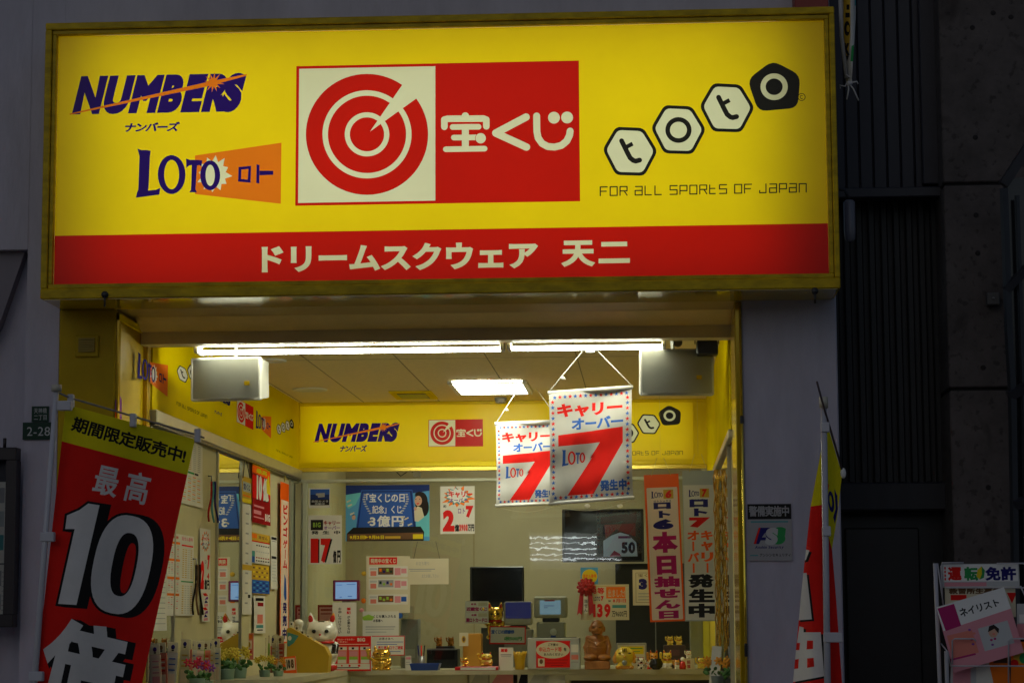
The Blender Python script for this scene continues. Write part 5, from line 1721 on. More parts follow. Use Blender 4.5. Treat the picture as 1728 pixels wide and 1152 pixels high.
# orange box with portrait card
t, x0, x1, z1 = boxthing("orange_box", "orange cardboard box behind the small gold cat", "box", 781, 812, 1068, 5.55, .15, mat("orange_card", (.50, .24, .02), .6, var=.05))
L = [Rc(775, 1067, 790, 1089, 'cream'), El(782.5, 1078, 3.6, 6, 'gold', 16), El(782.5, 1078, 2.2, 4, 'brown', 12)]
board("portrait_card", "small cream card with an oval portrait beside the orange box", "card", L, 5.5, 782.5, 1078, .006)
L = [Rc(842, 1092, 866, 1130, 'paper'), Tb("連番", 845, 1094, 857, 1100, 'red', .06), Rc(845, 1103, 863, 1105, 'grey'), Rc(846, 1106.5, 862, 1107.5, 'grey')]
board("price_card", "white standing card with two red characters beside the yellow cup", "card", L, 5.28, 854, 1111, .012)
# yellow cup with scalloped rim
x = Lc(877, 5.3)
c = MB()
s = S(5.3)
vs, fs = [], []
n = 28
for ring_, (r, z, wob) in enumerate(((7.5, 0, 0), (8.5, 10, 0), (10, 22, 0), (12, 28, 2.5), (11, 28, 2.5), (8.5, 14, 0), (7, 3, 0))):
    for k in range(n):
        th = 2 * math.pi * k / n
        zz = z + wob * math.sin(th * 7)
        vs.append((x + r * s * math.cos(th), 5.3 + r * s * math.sin(th), ZCT + zz * s))
for i in range(6):
    for k in range(n):
        fs.append((i * n + k, i * n + (k + 1) % n, (i + 1) * n + (k + 1) % n, (i + 1) * n + k))
fs.append(list(range(n))[::-1]); fs.append([6 * n + k for k in range(n)])
c.add(vs, fs, mat("yellow_cup_plastic", (.68, .42, .02), .4, var=.06), True)
c.build("scalloped_cup", None, "yellow scalloped paper cup between the white card and silver box", "cup")
# slanted yellow dispenser
Yd = 4.6
a, b = P(500, 1100, Yd), P(556, 1100, Yd)
zt = hgt(1062, Yd); zt2 = hgt(1094, Yd); zt3 = hgt(1052, Yd)
t = thing("ticket_dispenser", ((a.x + b.x) / 2, Yd, ZCT), "yellow ticket box with slanted top in front of the white cat", "ticket box")
MB().prism([(P(484, 1100, Yd).x, Yd, ZCT), (b.x - .012, Yd, ZCT), (b.x - .004, Yd, hgt(1104, Yd)), (P(548, 1100, Yd).x, Yd, hgt(1090, Yd)), (P(490, 1060, Yd).x, Yd, hgt(1056, Yd)), (P(484, 1060, Yd).x, Yd, hgt(1058, Yd))], (0, .14, 0), mat("yellow_board", (.58, .37, .008), .45, var=.05)).build("body", t)
MB().box((P(489, 1100, Yd).x, Yd - .0035, hgt(1136, Yd)), (b.x - .012, Yd - .0005, hgt(1134.5, Yd)), BLACKP).build("seam", t)
f = MY(Yd - .003, 492, 1075)
mb = MB(); put_sheet(mb, [Pg([(485, 1066), (504, 1072), (496, 1084), (487, 1090), (485, 1088)], 'teal')], f); put_sheet(mb, [([ellipse(489, 1076, 3, 4)], 'paper')], MY(Yd - .006, 492, 1075)); mb.build("green_sticker", t)
tags_ = MB()
for k in range(6):
    u = k / 5.0
    px, py = 492 + 46 * u, 1052 + 36 * u
    q = P(px, py, Yd + .05)
    tags_.box((q.x - .014, Yd + .045, q.z - .03), (q.x + .014, Yd + .05, q.z + .014), WHITEP, .002)
    tags_.ell((q.x, Yd + .044, q.z + .0), (.006, .002, .008), BLACKP, 8, 5)
tags_.build("ticket_tag", t)
# orange 100 card leaning on it
L = [Rc(478, 1107, 500, 1139, 'dorange'), Rc(482, 1110, 498, 1130, 'peach'), Tb("10", 484, 1112, 490, 1127, 'black', .08), Tb("8", 491, 1112, 496, 1127, 'brown', .06)]
board("price_card", "orange card with ten printed leaning on the slanted yellow box", "card", L, Yd - .06, 489, 1123, .006, math.radians(5))

# ================================================================== flowers and plants
def flower_pot(px, py_top, py_base, Y, label, petal, pot, seed, zb=None, n=7, spread=1.0):
    r_ = random.Random(seed)
    x = P(px, 1100, Y).x
    z0 = P(px, py_base, Y).z if zb is None else zb
    H = P(px, py_top, Y).z - z0
    t = thing("flower_pot", (x, Y, z0), label, "potted flowers")
    MB().lathe((x, Y, z0), [(.14 * H, 0), (.2 * H, .02 * H), (.24 * H, .36 * H), (.26 * H, .38 * H), (.2 * H, .38 * H)], pot, 18).build("pot", t)
    lv = MB()
    for k in range(12):
        th = r_.uniform(0, 6.28)
        rr = r_.uniform(.15, .42) * H * spread
        c = Vector((x + rr * math.cos(th), Y + rr * math.sin(th) * .8, z0 + r_.uniform(.36, .6) * H))
        lv.ell(c, (.13 * H, .02 * H, .065 * H), LEAF, 7, 5, Matrix.Rotation(r_.uniform(-1, 1), 3, 'Y') @ Matrix.Rotation(r_.uniform(0, 6), 3, 'Z'))
    lv.build("leaves", t)
    for k in range(n):
        th = 2 * math.pi * k / n
        rr = (.30 + .1 * (k % 2)) * H * spread
        c = Vector((x + rr * math.cos(th), Y + rr * math.sin(th) * .6, z0 + (.76 + .12 * ((k * 3) % 4) / 3) * H))
        fm = MB()
        for q in range(6):
            a = q * math.pi / 3 + k
            fm.ell(c + Vector((.07 * H * math.cos(a), -.02 * H, .07 * H * math.sin(a))), (.075 * H, .02 * H, .035 * H), petal, 7, 5, Matrix.Rotation(-a, 3, 'Y'))
        fm.ell(c + Vector((0, -.03 * H, 0)), (.03 * H,) * 3, GOLD, 7, 5)
        fm.build("flower", t)
PY = mat("petal_yellow", (.80, .62, .06), .6, var=.12, scale=25)
PP = mat("petal_purple", (.25, .06, .38), .6, var=.15, scale=25)
PR = mat("petal_red", (.60, .01, .06), .5, var=.1, scale=25)
PO = mat("petal_orange", (.72, .30, .02), .6, var=.2, scale=25)
POTG = mat("pale_green_pot", (.30, .46, .38), .4)
flower_pot(447, 1104, 1145, 3.6, "yellow artificial flowers in a pale green pot at the counter end", PY, POTG, 3)
flower_pot(383, 1092, 1150, 3.0, "tall yellow artificial flowers behind the ticket sleeves on the ledge", PY, POTG, 5, n=6)
flower_pot(348, 1113, 1168, 2.0, "purple artificial flowers among the ticket sleeves", PP, POTG, 6, n=4, spread=.6)
flower_pot(333, 1108, 1166, 1.7, "red artificial flowers in front of the ticket sleeves", PR, POTG, 8, n=4, spread=.9)
flower_pot(262, 1116, 1168, 1.5, "blue and green artificial plant beside the tilted red flag", mat("petal_blue", (.06, .05, .30), .6), POTG, 9, n=4)
flower_pot(1212, 1106, 1160, 2.2, "orange artificial flowers on the ledge beside the mirrored wall", PO, mat("grey_pot", (.2, .25, .27), .4), 11, n=8, spread=1.2)
flower_pot(1238, 1108, 1165, 1.6, "orange and dark artificial plant close to the yellow jamb", PO, mat("dark_pot", (.03, .04, .05), .4), 12, n=5, spread=.8)
# white folded card + clear leaflet holder near the jamb
q0 = [P(1196, 1156, 2.6), P(1213, 1156, 2.6), P(1218, 1090, 2.6), P(1202, 1089, 2.6)]
t = thing("tent_card", q0[0], "white folded tent card standing by the orange flowers", "card")
MB().prism(q0, (0, .004, 0), WHITEP).build("front_leaf", t)
q1 = [P(1214, 1156, 2.62), P(1224, 1156, 2.75), P(1219, 1092, 2.62)]
MB().prism(q1, (0, .004, 0), GREYP).build("rear_leaf", t)
a, b = P(1231, 1130, 1.8), P(1247, 1072, 1.8)
t = thing("leaflet_holder", ((a.x + b.x) / 2, 1.8, a.z), "clear leaflet holder with red and white slips by the jamb", "leaflet holder")
MB().box((a.x, 1.8, a.z - .1), (b.x, 1.84, b.z), glassmat("clear_acrylic", (.85, .9, .92), .05, 1.5)).build("holder", t)
for k, c in enumerate(('white', 'salmon', 'paper', 'red')):
    xx = a.x + (b.x - a.x) * (k + .5) / 4
    MB().box((xx - .005, 1.81, a.z - .09), (xx + .005, 1.815 + .004 * k, b.z - .02 * (k % 2) - .01), ink(c)).build("slip", t)
# ledges on both side walls
ZL = PZ(300, 1150, .95).z
ZLE = P(447, 1146, 3.6).z
MB().box((WX + .016, 1.06, .93), (WX + .26, lf.y - .01, .955), CREAMP, .004).build("wall_ledge", None, "narrow cream ledge carrying ticket sleeves below the poster wall", "ledge")
MB().box((RX - .20, 1.2, .93), (RX - .031, 3.4, .955), CREAMP, .004).build("wall_ledge", None, "narrow cream ledge with orange flowers below the wall mirror", "ledge")

# ticket sleeves
SLV = glassmat("sleeve_film", (.98, .98, .96), .15, .5)
def make_sleeve(c, label, mark):
    t = thing("ticket_sleeve", (0, 0, 0), label, "ticket sleeve", "ticket sleeves standing on the wall ledge")
    mb = MB()
    mb.box((-.026, 0, 0), (.026, .006, .205), ink(c))
    mb.box((-.018, -.002, .03), (.018, -.0005, .10), ink('peach' if c != 'peach' else 'pink'))
    for k in range(5):
        mb.box((-.016, -.002, .115 + k * .014), (.016, -.0005, .121 + k * .014), ink('paper' if k % 2 else mark))
    mb.build("ticket", t)
    MB().box((-.027, -.006, 0), (.027, .010, .19), SLV).build("film", t)
    tg = MB()
    tg.box((-.025, -.004, .206), (.025, -.001, .256), ink('cream'), .002)
    tg.ell((0, -.0045, .232), (.010, .002, .012), ink('navy' if mark != 'red' else 'brown'), 8, 5)
    tg.box((-.006, -.0055, .212), (.006, -.0045, .219), ink('black'))
    tg.build("number_tag", t)
    return t
protos = [make_sleeve('salmon', "salmon ticket sleeve with cream number tag standing on the ledge", 'red'), make_sleeve('paper', "pale ticket sleeve with cream number tag standing on the ledge", 'blue'), make_sleeve('peach', "peach ticket sleeve with cream number tag standing on the ledge", 'pink'),
          make_sleeve('cream', "cream ticket sleeve with yellow bars and number tag standing on the ledge", 'gold'), make_sleeve('lgreen', "light green ticket sleeve with number tag standing on the ledge", 'green')]
r_ = random.Random(21)
k = 0
spots = []
for (px, py, Y) in ((276, 1091, 1.25), (288, 1090, 1.35), (287, 1077, 1.7), (303, 1073, 1.9), (310, 1085, 1.8), (327, 1087, 2.2), (333, 1088, 2.3), (338, 1086, 2.4), (347, 1088, 2.5), (356, 1087, 2.6), (365, 1084, 2.7), (318, 1086, 2.0), (266, 1094, 1.15),
                    (404, 1083, 4.0), (411, 1082, 4.1), (417, 1083, 4.2), (422, 1086, 4.25), (428, 1084, 4.3), (434, 1077, 4.4), (441, 1082, 4.5), (447, 1078, 4.6), (452, 1083, 4.7), (459, 1079, 4.75), (466, 1077, 4.8), (473, 1079, 4.85)):
    p = P(px, py - 6, Y)
    spots.append((p.x, p.y, p.z - .252, r_.uniform(-.25, .25)))
for i, (x, y, z, a) in enumerate(spots):
    src = protos[(0, 1, 2, 0, 3, 1, 2, 4, 0, 3, 1, 0, 2)[i % 13]]
    o = src if src.name not in [q for q in globals().get('_used', [])] else copy_tree(src)
    globals().setdefault('_used', []).append(src.name)
    o.location = (x, y, z)
    o.rotation_euler = (0, r_.uniform(-.06, .06), a)

# a few more goods
flower_pot(404, 1090, 1147, 3.3, "small yellow artificial flowers between the pale sleeves and the mirror", PY, POTG, 15, n=6, spread=.8)
flower_pot(470, 1108, 1144, 3.75, "orange and yellow artificial flowers at the corner of the counter", PO, POTG, 17, n=6, spread=.8)
L = [Rc(397, 1068, 428, 1112, 'salmon'), Rc(399, 1070, 426, 1077, 'orange'), Rc(400, 1080, 425, 1094, 'peach'), Rc(400, 1097, 425, 1100, 'red'), Rc(400, 1103, 418, 1105, 'red'), El(419, 1087, 4, 5, 'gold', 14)]
board("leaflet_stand", "salmon and orange leaflet card standing on the ledge at the mirror edge", "leaflet stand", L, 3.9, 412, 1090, .01)
L = [Rc(684, 1106, 694, 1130, 'paper'), Rc(685, 1108, 693, 1112, 'pink'), Rc(685, 1116, 693, 1117, 'grey'), Rc(685, 1120, 693, 1121, 'grey')]
board("price_card", "tiny white card with a pink head beside the blue tray", "card", L, 5.35, 689, 1118, .006)
x = Lc(711, 5.5)
t = thing("pen_stand", (x, 5.5, ZCT), "grey pen stand with three pens behind the blue tray", "pen stand")
MB().lathe((x, 5.5, ZCT), [(.026, 0), (.028, .01), (.026, .09), (.023, .09), (.022, .02)], mat("dull_silver", (.25, .25, .24), .35, metal=.5), 16).build("cup", t)
for k, c in enumerate(('navy', 'red', 'black')):
    MB().tube([(x - .01 + .01 * k, 5.5, ZCT + .02), (x - .022 + .022 * k, 5.5 + .01 * (k - 1), ZCT + .16)], .004, ink(c), 6).build("pen", t)
L = [Rc(962, 1084, 978, 1128, 'wgrey'), Rc(964, 1087, 976, 1100, 'paper'), Rc(964, 1104, 976, 1112, 'salmon'), Rc(964, 1115, 976, 1117, 'grey')]
board("price_card", "narrow grey card with small papers between the silver box and wooden deity", "card", L, 5.32, 970, 1106, .008)
# ================================================================== papers on the side wall
WP = WX + .008
def wallsheet(name, label, cat, xl, xr, yt, yb, L, W=100.0, H=100.0, off=0.0, group=None):
    f = MWALL(WP + off, xl, xr, yt, yb, W, H)
    # a little curl so that the paper is not a perfect plane
    def g(x, y):
        p = f(x, y)
        return p + Vector((.010 * (x / W) ** 2 * (y / H) + .004 * math.sin(x / W * 3 + y / H * 2), 0, 0))
    return paper(name, label, cat, L, g, group, ink, (3, 6))
def table(x0, y0, x1, y1, nx, ny, c, bg=None):
    L = [Rc(x0, y0, x1, y1, bg)] if bg else []
    for j in range(ny):
        for i in range(nx):
            a = x0 + (x1 - x0) * (i + .15) / nx
            b = x0 + (x1 - x0) * (i + .8) / nx
            yy = y0 + (y1 - y0) * (j + .25) / ny
            L.append(Rc(a, yy, b, yy + (y1 - y0) / ny * .4, c[(i * 5 + j * 3) % len(c)]))
    return L
L = [Rc(0, 0, 100, 100, 'paper')] + table(6, 3, 94, 46, 4, 14, ['grey', 'lgrey', 'gold']) + [Rc(5, 48, 60, 51, 'green'), Rc(62, 48, 80, 51, 'black')] + table(6, 54, 94, 94, 4, 12, ['gold', 'lgrey', 'orange', 'lgrey'])
wallsheet("result_sheet", "white results sheet half hidden behind the tilted flag's upper edge", "wall sheet", 305, 342, 738, 848, L)
L = [Rc(0, 0, 100, 100, 'paper'), Tb("当せん番号", 52, 2, 96, 7, 'pink', .05), Rc(5, 3, 40, 6, 'salmon'), Rc(52, 12, 98, 14, 'red'), Rc(2, 10, 46, 13, 'orange'), Rc(2, 31, 46, 34, 'orange'), Rc(2, 53, 46, 56, 'orange'), Rc(2, 73, 46, 76, 'orange'), Rc(52, 57, 98, 58.5, 'green')]
for q in range(4):
    L += table(4, 14 + q * 21, 44, 29 + q * 21, 4, 7, ['lgrey', 'red', 'lgrey', 'lgrey'])
L += table(54, 17, 96, 54, 4, 14, ['gold', 'lgrey', 'gold']) + table(54, 62, 96, 98, 4, 13, ['gold', 'lgrey', 'lgrey'])
wallsheet("result_sheet", "large results sheet with orange and red headings beside the flag", "wall sheet", 281, 327, 897, 1038, L)
L = [Rc(0, 0, 100, 100, 'paper')] + [Rc(8, 6 + k * 9, 92, 7.2 + k * 9, 'grey') for k in range(10)]
wallsheet("lined_sheet", "plain lined paper low on the wall behind the flag", "wall sheet", 255, 281, 965, 1064, L)
L = [Rc(0, 0, 100, 100, 'paper'), Star(50, 20, 46, 30, 12, 'orange', .2, .4, .2), Star(50, 20, 38, 25, 12, 'teal', .1, .4, .2), Star(50, 19, 30, 21, 12, 'white', .3, .42), Tb("キャリー", 18, 12, 86, 19, 'red', .06), Tb("オーバー", 22, 21, 78, 26, 'purple', .03), Tb("2", 8, 50, 42, 94, 'red', .1), Tb("7", 70, 40, 96, 64, 'red', .1), Tb("ロト", 46, 48, 66, 54, 'purple', .02), Tb("億円", 46, 78, 92, 94, 'black', .05), Tb("4", 70, 68, 90, 78, 'red', .06)]
wallsheet("handbill", "narrow white handbill with starburst beside the first full mirror", "wall sheet", 337, 355, 890, 1000, L)
L = [Rc(0, 0, 100, 100, 'paper')] + [Pg([(10 + 60 * ((k * 3) % 4) / 4, 5 + k * 12), (50 + 30 * (k % 2), 3 + k * 12), (80, 12 + k * 12), (30, 14 + k * 12)], ['red', 'purple', 'navy', 'pink'][k % 4]) for k in range(8)]
wallsheet("charm_strip", "small colourful paper strip hanging under the starburst handbill", "wall sheet", 340, 353, 998, 1048, L, off=.004)
# cord bundles on hooks
for px, y0, y1, lab, cs in ((357, 812, 880, "bundle of coloured cords hanging from a hook beside the mirror", ('dred', 'teal', 'navy')), (331, 952, 1036, "bundle of dark cords hanging beside the large results sheet", ('hair', 'brown', 'hair'))):
    q = PX(px, y0, WP + .02)
    q1 = PX(px, y1, WP + .02)
    t = thing("cord_bundle", q1, lab, "cords")
    for k, c in enumerate(cs):
        pts = [q + Vector((.01 * k, .05 * math.sin(i * .6 + k) * (i / 10.0) + (k - 1) * .05 * i / 10, (q1.z - q.z) * i / 10)) for i in range(11)]
        MB().tube(pts, .006, cloth(c), 6).build("cord", t)
    MB().tube([q, q + Vector((0, 0, .03)), q + Vector((-.02, 0, .03))], .005, STEEL, 6).build("hook", t)
# yellow scoop card and long receipt
L = [Rc(0, 0, 100, 100, 'gold'), Rc(8, 20, 92, 58, 'wgrey'), Tb("宝くじ", 14, 26, 86, 50, 'navy', .03), Rc(8, 70, 92, 76, 'orange'), Rc(0, 84, 100, 100, 'yellow')]
wallsheet("coupon_card", "yellow coupon card hung by two cords at the mirror edge", "wall sheet", 408, 424, 802, 846, L, off=.004)
t = MB()
q = PX(414, 768, WP + .012)
for px in (410, 422):
    t.tube([q, PX(px, 806, WP + .012)], .003, BLACKP, 5)
t.build("cord", bpy.data.objects["coupon_card"])
L = [Rc(0, 0, 100, 100, 'paper'), Rc(0, 55, 100, 60, 'gold')] + [Rc(30, 8 + k * 9, 62, 9.5 + k * 9, 'grey') for k in range(10)] + [Rc(64, 82, 88, 85, 'black')]
wallsheet("long_receipt", "long white paper strip with faint notes under the yellow coupon card", "wall sheet", 409, 425, 848, 1036, L, off=.005)
L = [Rc(0, 0, 100, 100, 'dred'), Pg([(0, 0), (100, 0), (100, 12), (0, 10)], 'yellow'), Pg([(0, 10), (100, 12), (100, 26), (0, 22)], 'dorange'), Rc(0, 26, 100, 62, 'red'), Tb("10", 22, 24, 52, 64, 'black', .16), Tb("10", 22, 24, 52, 63, 'white', .09), Tb("億", 55, 24, 94, 64, 'black', .12), Tb("億", 56, 25, 92, 62, 'white', .06), Pg([(76, 30), (92, 18), (100, 40), (100, 50), (80, 48)], 'yellow'), Tb("最高", 20, 13, 80, 21, 'yellow', .05),
     Rc(8, 72, 66, 75, 'pink'), Rc(8, 80, 50, 86, 'pink'), Tb("BIG", 72, 82, 98, 94, 'white', .06), Rc(8, 90, 66, 92, 'pink')]
wallsheet("poster", "red poster with large white ten and yellow top on the side wall", "poster", 425.5, 456, 772, 880, L, off=.01)
L = [Rc(0, 0, 100, 100, 'paper'), Rc(0, 0, 100, 26, 'gold'), Rc(2, 4, 26, 18, 'orange'), Tb("当せん", 34, 6, 88, 18, 'brown', .03), Rc(0, 26, 100, 30, 'red'), Rc(0, 60, 16, 78, 'teal'), Rc(0, 78, 16, 98, 'blue')]
L += table(20, 36, 98, 96, 6, 6, ['black', 'lgrey', 'dred', 'paper', 'paper'])
wallsheet("game_card", "yellow topped game sheet below the red poster", "wall sheet", 424.5, 455, 897, 949, L)
L = [Rc(0, 0, 100, 100, 'gold')] + table(4, 4, 96, 48, 6, 3, ['brown', 'yellow']) + [Rc(0, 52, 100, 98, 'blue')] + table(4, 56, 96, 94, 5, 4, ['sky', 'navy'])
wallsheet("game_card", "yellow and blue chart sheet under the game sheet", "wall sheet", 424.5, 454, 951, 1001, L)
L = [Rc(0, 0, 100, 100, 'paper'), Rc(14, 6, 86, 14, 'black'), Rc(30, 18, 84, 28, 'dred'), Rc(28, 50, 80, 74, 'salmon'), Rc(20, 78, 84, 86, 'teal'), Rc(30, 90, 80, 93, 'black')]
wallsheet("receipt", "small white slip with red print under the chart sheet", "wall sheet", 428, 447, 1004, 1068, L, off=.006)
L = [Rc(0, 0, 100, 100, 'paper'), Rc(10, 2, 90, 7, 'black'), Rc(16, 9, 84, 10.5, 'grey'), Rc(10, 38, 90, 43, 'black')] + [Rc(18, 48 + k * 6, 84, 49.2 + k * 6, 'lgrey') for k in range(7)]
wallsheet("receipt", "narrow white slip with black bars beside the orange strip", "wall sheet", 456.5, 467.5, 903, 993, L, off=.004)
L = [Rc(0, 0, 100, 100, 'dorange'), Rc(8, 11, 94, 99, 'peach')] + Tv("ビンゴ", 30, 13, 84, 34, 'red', .05) + Tv("ゲーム", 30, 35, 84, 54, 'red', .04) + [Pg([(50, 57), (70, 60), (78, 72), (60, 74), (44, 70)], 'blue')] + Tv("発売中", 34, 74, 82, 98, 'navy', .05)
wallsheet("hanging_strip", "orange and cream vertical strip on the side wall near the rear post", "hanging strip", 473, 487.5, 812, 1085, L, off=.012)
sp = bpy.data.objects["hanging_strip"]
for o in COL.objects:
    if o.name.startswith("hanging_strip") and o.get("label", "").startswith("orange and cream"):
        m = MB()
        q = PX(480.5, 812, WP + .018)
        m.tube([q, PX(482, 792, WP + .018)], .004, mat("yellow_cord", (.6, .5, .1)), 5)
        m.build("cord", o)
        break

# ================================================================== flag on the tilted pole
def flag_pt(px, py, Y0, dx, amp, ph, bend=0.0):
    y = Y0 + dx * (px - 90) / 240.0 + amp * (math.sin(px * .035 + py * .006 + ph) + .5 * math.sin(py * .013 - px * .02 + ph)) + bend * (py - 660) / 500
    return P(px, py, y)
F1 = lambda x, y: flag_pt(x, y, -1.0, .22, .020, .3)
yel = [(111, 682), (329, 741), (317, 801), (104, 744)]
L = [Pg([(111, 682), (329, 741), (240, 1152), (165, 1490), (20, 1455), (60, 1110), (74, 1020)], 'flagred'), Pg(yel, 'flagyellow'),
     Tq("期間限定販売中!", ((126, 701), (316, 757), (311, 783), (118, 726)), 'black', .032, track=-.02),
     Tq("最高", ((166, 781), (257, 801), (245, 853), (154, 830)), 'white', .02, track=.25)]
one = [(113, 869), (134, 860), (149, 849), (168, 852), (129, 1020), (98, 1018), (126, 892), (110, 892)]
def zero(cx, cy, rx, ry, sh, n=40):
    t = np.linspace(0, 2 * np.pi, n, endpoint=False)
    x, y = rx * np.sign(np.cos(t)) * np.abs(np.cos(t)) ** .8, ry * np.sign(np.sin(t)) * np.abs(np.sin(t)) ** .8
    return np.stack([cx + x - sh * y, cy + y + .22 * x], 1)
def grow(pts, d):
    return fat([np.array(pts, float)], d)[0]
for k in range(4):
    o = np.array([k * 5.0, k * .8])
    L.append(([grow(one, 4) + o], 'black'))
    L.append(([zero(206, 952, 47 + 4, 82 + 4, .22) + o], 'black'))
L += [(([np.array(one, float)]), 'white'), (([zero(206, 952, 47, 82, .22)]), 'white'), (([zero(210, 952, 20, 53, .2)]), 'black'), (([zero(216, 958, 9, 42, .2)]), 'flagred')]
bq = ((86, 1034), (223, 1067), (195, 1202), (56, 1171))
for k in range(4):
    o = np.array([k * 4.5, k * .8])
    ll = Tq("倍", bq, 'black', .085)
    L.append(([l + o for l in ll[0]], 'black'))
L.append(Tq("倍", bq, 'white', .045))
fl = thing("banner_flag", P(62, 1600, -1.0), "tilted red banner flag with yellow header and huge white ten", "banner flag")
gz = P(40, 1490, -1.0).z
fl.location = (P(40, 1400, -1.0).x, -1.0, 0)
mb = MB()
put_sheet(mb, L, F1, lambda k: cloth('lwhite' if k == 'white' else k), grid=(16, 30), smooth=True)
mb.build("cloth", fl)
pb = P(58, 1152, -1.03)
ptop = P(95.5, 655, -1.03)
dirv = (pb - ptop) / (ptop.z - pb.z)
foot = ptop + dirv * (ptop.z - .08)
MB().tube([ptop, ptop.lerp(foot, .33), foot], [.0105, .012, .014], mat("white_pole", (.52, .51, .54), .35), 12).build("pole", fl)
MB().tube([ptop + Vector((0, 0, -.012)), ptop + Vector((0, 0, .014))], .021, mat("pole_cap", (.5, .46, .36), .4), 14).build("pole_cap", fl)
MB().tube([P(96, 661, -1.02), F1(118, 671) + Vector((0, -.01, 0)), F1(330, 733) + Vector((0, -.01, 0)), F1(346, 739) + Vector((0, -.01, 0))], .0045, STEEL, 8).build("cross_arm", fl)
for (px, py) in ((120, 680), (225, 712), (334, 738)):
    q = F1(px, py)
    MB().box((q.x - .012, q.y - .018, q.z - .02), (q.x + .012, q.y + .012, q.z + .035), mat("loop_tape", (.55, .54, .57), .7), .003).build("cloth_loop", fl)
for (px, py) in ((110, 684), (81, 905), (62, 1140)):
    q = P(px - 3, py, -1.03)
    MB().box((q.x - .022, q.y - .016, q.z - .02), (q.x + .034, q.y + .016, q.z + .018), mat("loop_tape", (.55, .54, .57), .7), .003).build("cloth_loop", fl)
fb = MB()
fb.lathe((foot.x, foot.y, 0), [(.20, 0), (.21, .02), (.20, .06), (.05, .075), (.03, .10)], mat("dark_base", (.03, .03, .03), .6), 24)
fb.build("weighted_base", fl)

# folded flag by the pillar
def F2(x, y):
    a = .03 * math.sin((x - 1390) * .09) + .012 * math.sin(y * .02 + x * .05)
    return P(x, y, -.62 + a + .002 * abs(x - 1394))
red = [(1393, 705), (1421, 800), (1413, 870), (1404, 926), (1411, 1010), (1421, 1152), (1436, 1480), (1300, 1480), (1338, 1152), (1352, 1000), (1368, 853), (1386, 757)]
L = [Pg(red, 'flagred'), Pg([(1393, 705), (1421, 800), (1413, 870), (1404, 926), (1398, 905), (1396, 850), (1368, 854), (1386, 757)], 'flagyellow')]
oo = [(1399, 812), (1412, 830), (1414, 862), (1410, 882), (1400, 868), (1397, 840)]
L += [Pg([(1395, 812), (1399, 818), (1396, 836)], 'dorange'), ([ellipse(1402.5, 846, 5.2, 18, 20, -.1), ellipse(1402, 845, 2, 10, 20, -.1)[::-1]], 'navy'), Pg([(1408, 824), (1413, 836), (1414, 858), (1409, 884), (1406, 872), (1410, 858)], 'navy')]
def sh(pts):
    return [([np.array(pts, float) + np.array([4, 3])], 'black'), ([np.array(pts, float)], 'white')]
L += sh([(1358, 926), (1366, 928), (1360, 944), (1354, 946)]) + sh([(1355, 966), (1361, 966), (1370, 1044), (1346, 1046), (1348, 1016), (1352, 990)])
L += sh([(1349, 1056), (1356, 1058), (1356, 1066), (1385, 1066), (1391, 1140), (1338, 1150), (1341, 1110)])
L += [Pg([(1362, 1080), (1372, 1080), (1372, 1094), (1361, 1095)], 'flagred'), Pg([(1362, 1110), (1373, 1109), (1374, 1124), (1362, 1126)], 'flagred')]
L += [Pg([(1343, 1084), (1350, 1084), (1349, 1096), (1342, 1096)], 'flagred'), Pg([(1341, 1112), (1348, 1111), (1347, 1127), (1339, 1128)], 'flagred')]
fl2 = thing("banner_flag", (P(1396, 1400, -.62).x, -.62, 0), "folded red and yellow banner flag on a pole by the grey pillar", "banner flag")
mb = MB()
put_sheet(mb, L, F2, lambda k: cloth('lwhite' if k == 'white' else k), grid=(14, 24), smooth=True)
mb.build("cloth", fl2)
pt, pb = P(1390, 684, -.68), P(1396.5, 1152, -.68)
d = (pb - pt) / (pt.z - pb.z)
foot = pt + d * (pt.z - .08)
MB().tube([pt, pt.lerp(foot, .4), foot], [.0125, .0135, .015], mat("grey_pole", (.42, .42, .46), .35), 12).build("pole", fl2)
MB().tube([pt + Vector((0, 0, -.01)), pt + Vector((0, 0, .035))], .018, mat("pole_cap", (.5, .46, .36)), 14).build("pole_cap", fl2)
for py in (720, 895, 1074):
    q = P(1391.5 + (py - 690) * .013, py, -.68)
    MB().box((q.x - .016, q.y - .018, q.z - .022), (q.x + (.018 if py < 1000 else .06), q.y + .018, q.z + .018), mat("loop_tape", (.55, .54, .57)), .003).build("cloth_loop", fl2)
MB().tube([P(1378.5, 644, -.80), P(1390, 686, -.70), P(1422, 795, -.62)], .0045, mat("brown_rod", (.10, .07, .08), .4, metal=.4), 8).build("cross_arm", fl2)
q = P(1423, 798, -.62)
MB().ell(q, (.012, .012, .022), WHITEP, 10, 7).build("arm_tip", fl2)
MB().lathe((foot.x, foot.y, 0), [(.20, 0), (.21, .02), (.20, .06), (.05, .075), (.03, .10)], mat("dark_base", (.03, .03, .03)), 24).build("weighted_base", fl2)

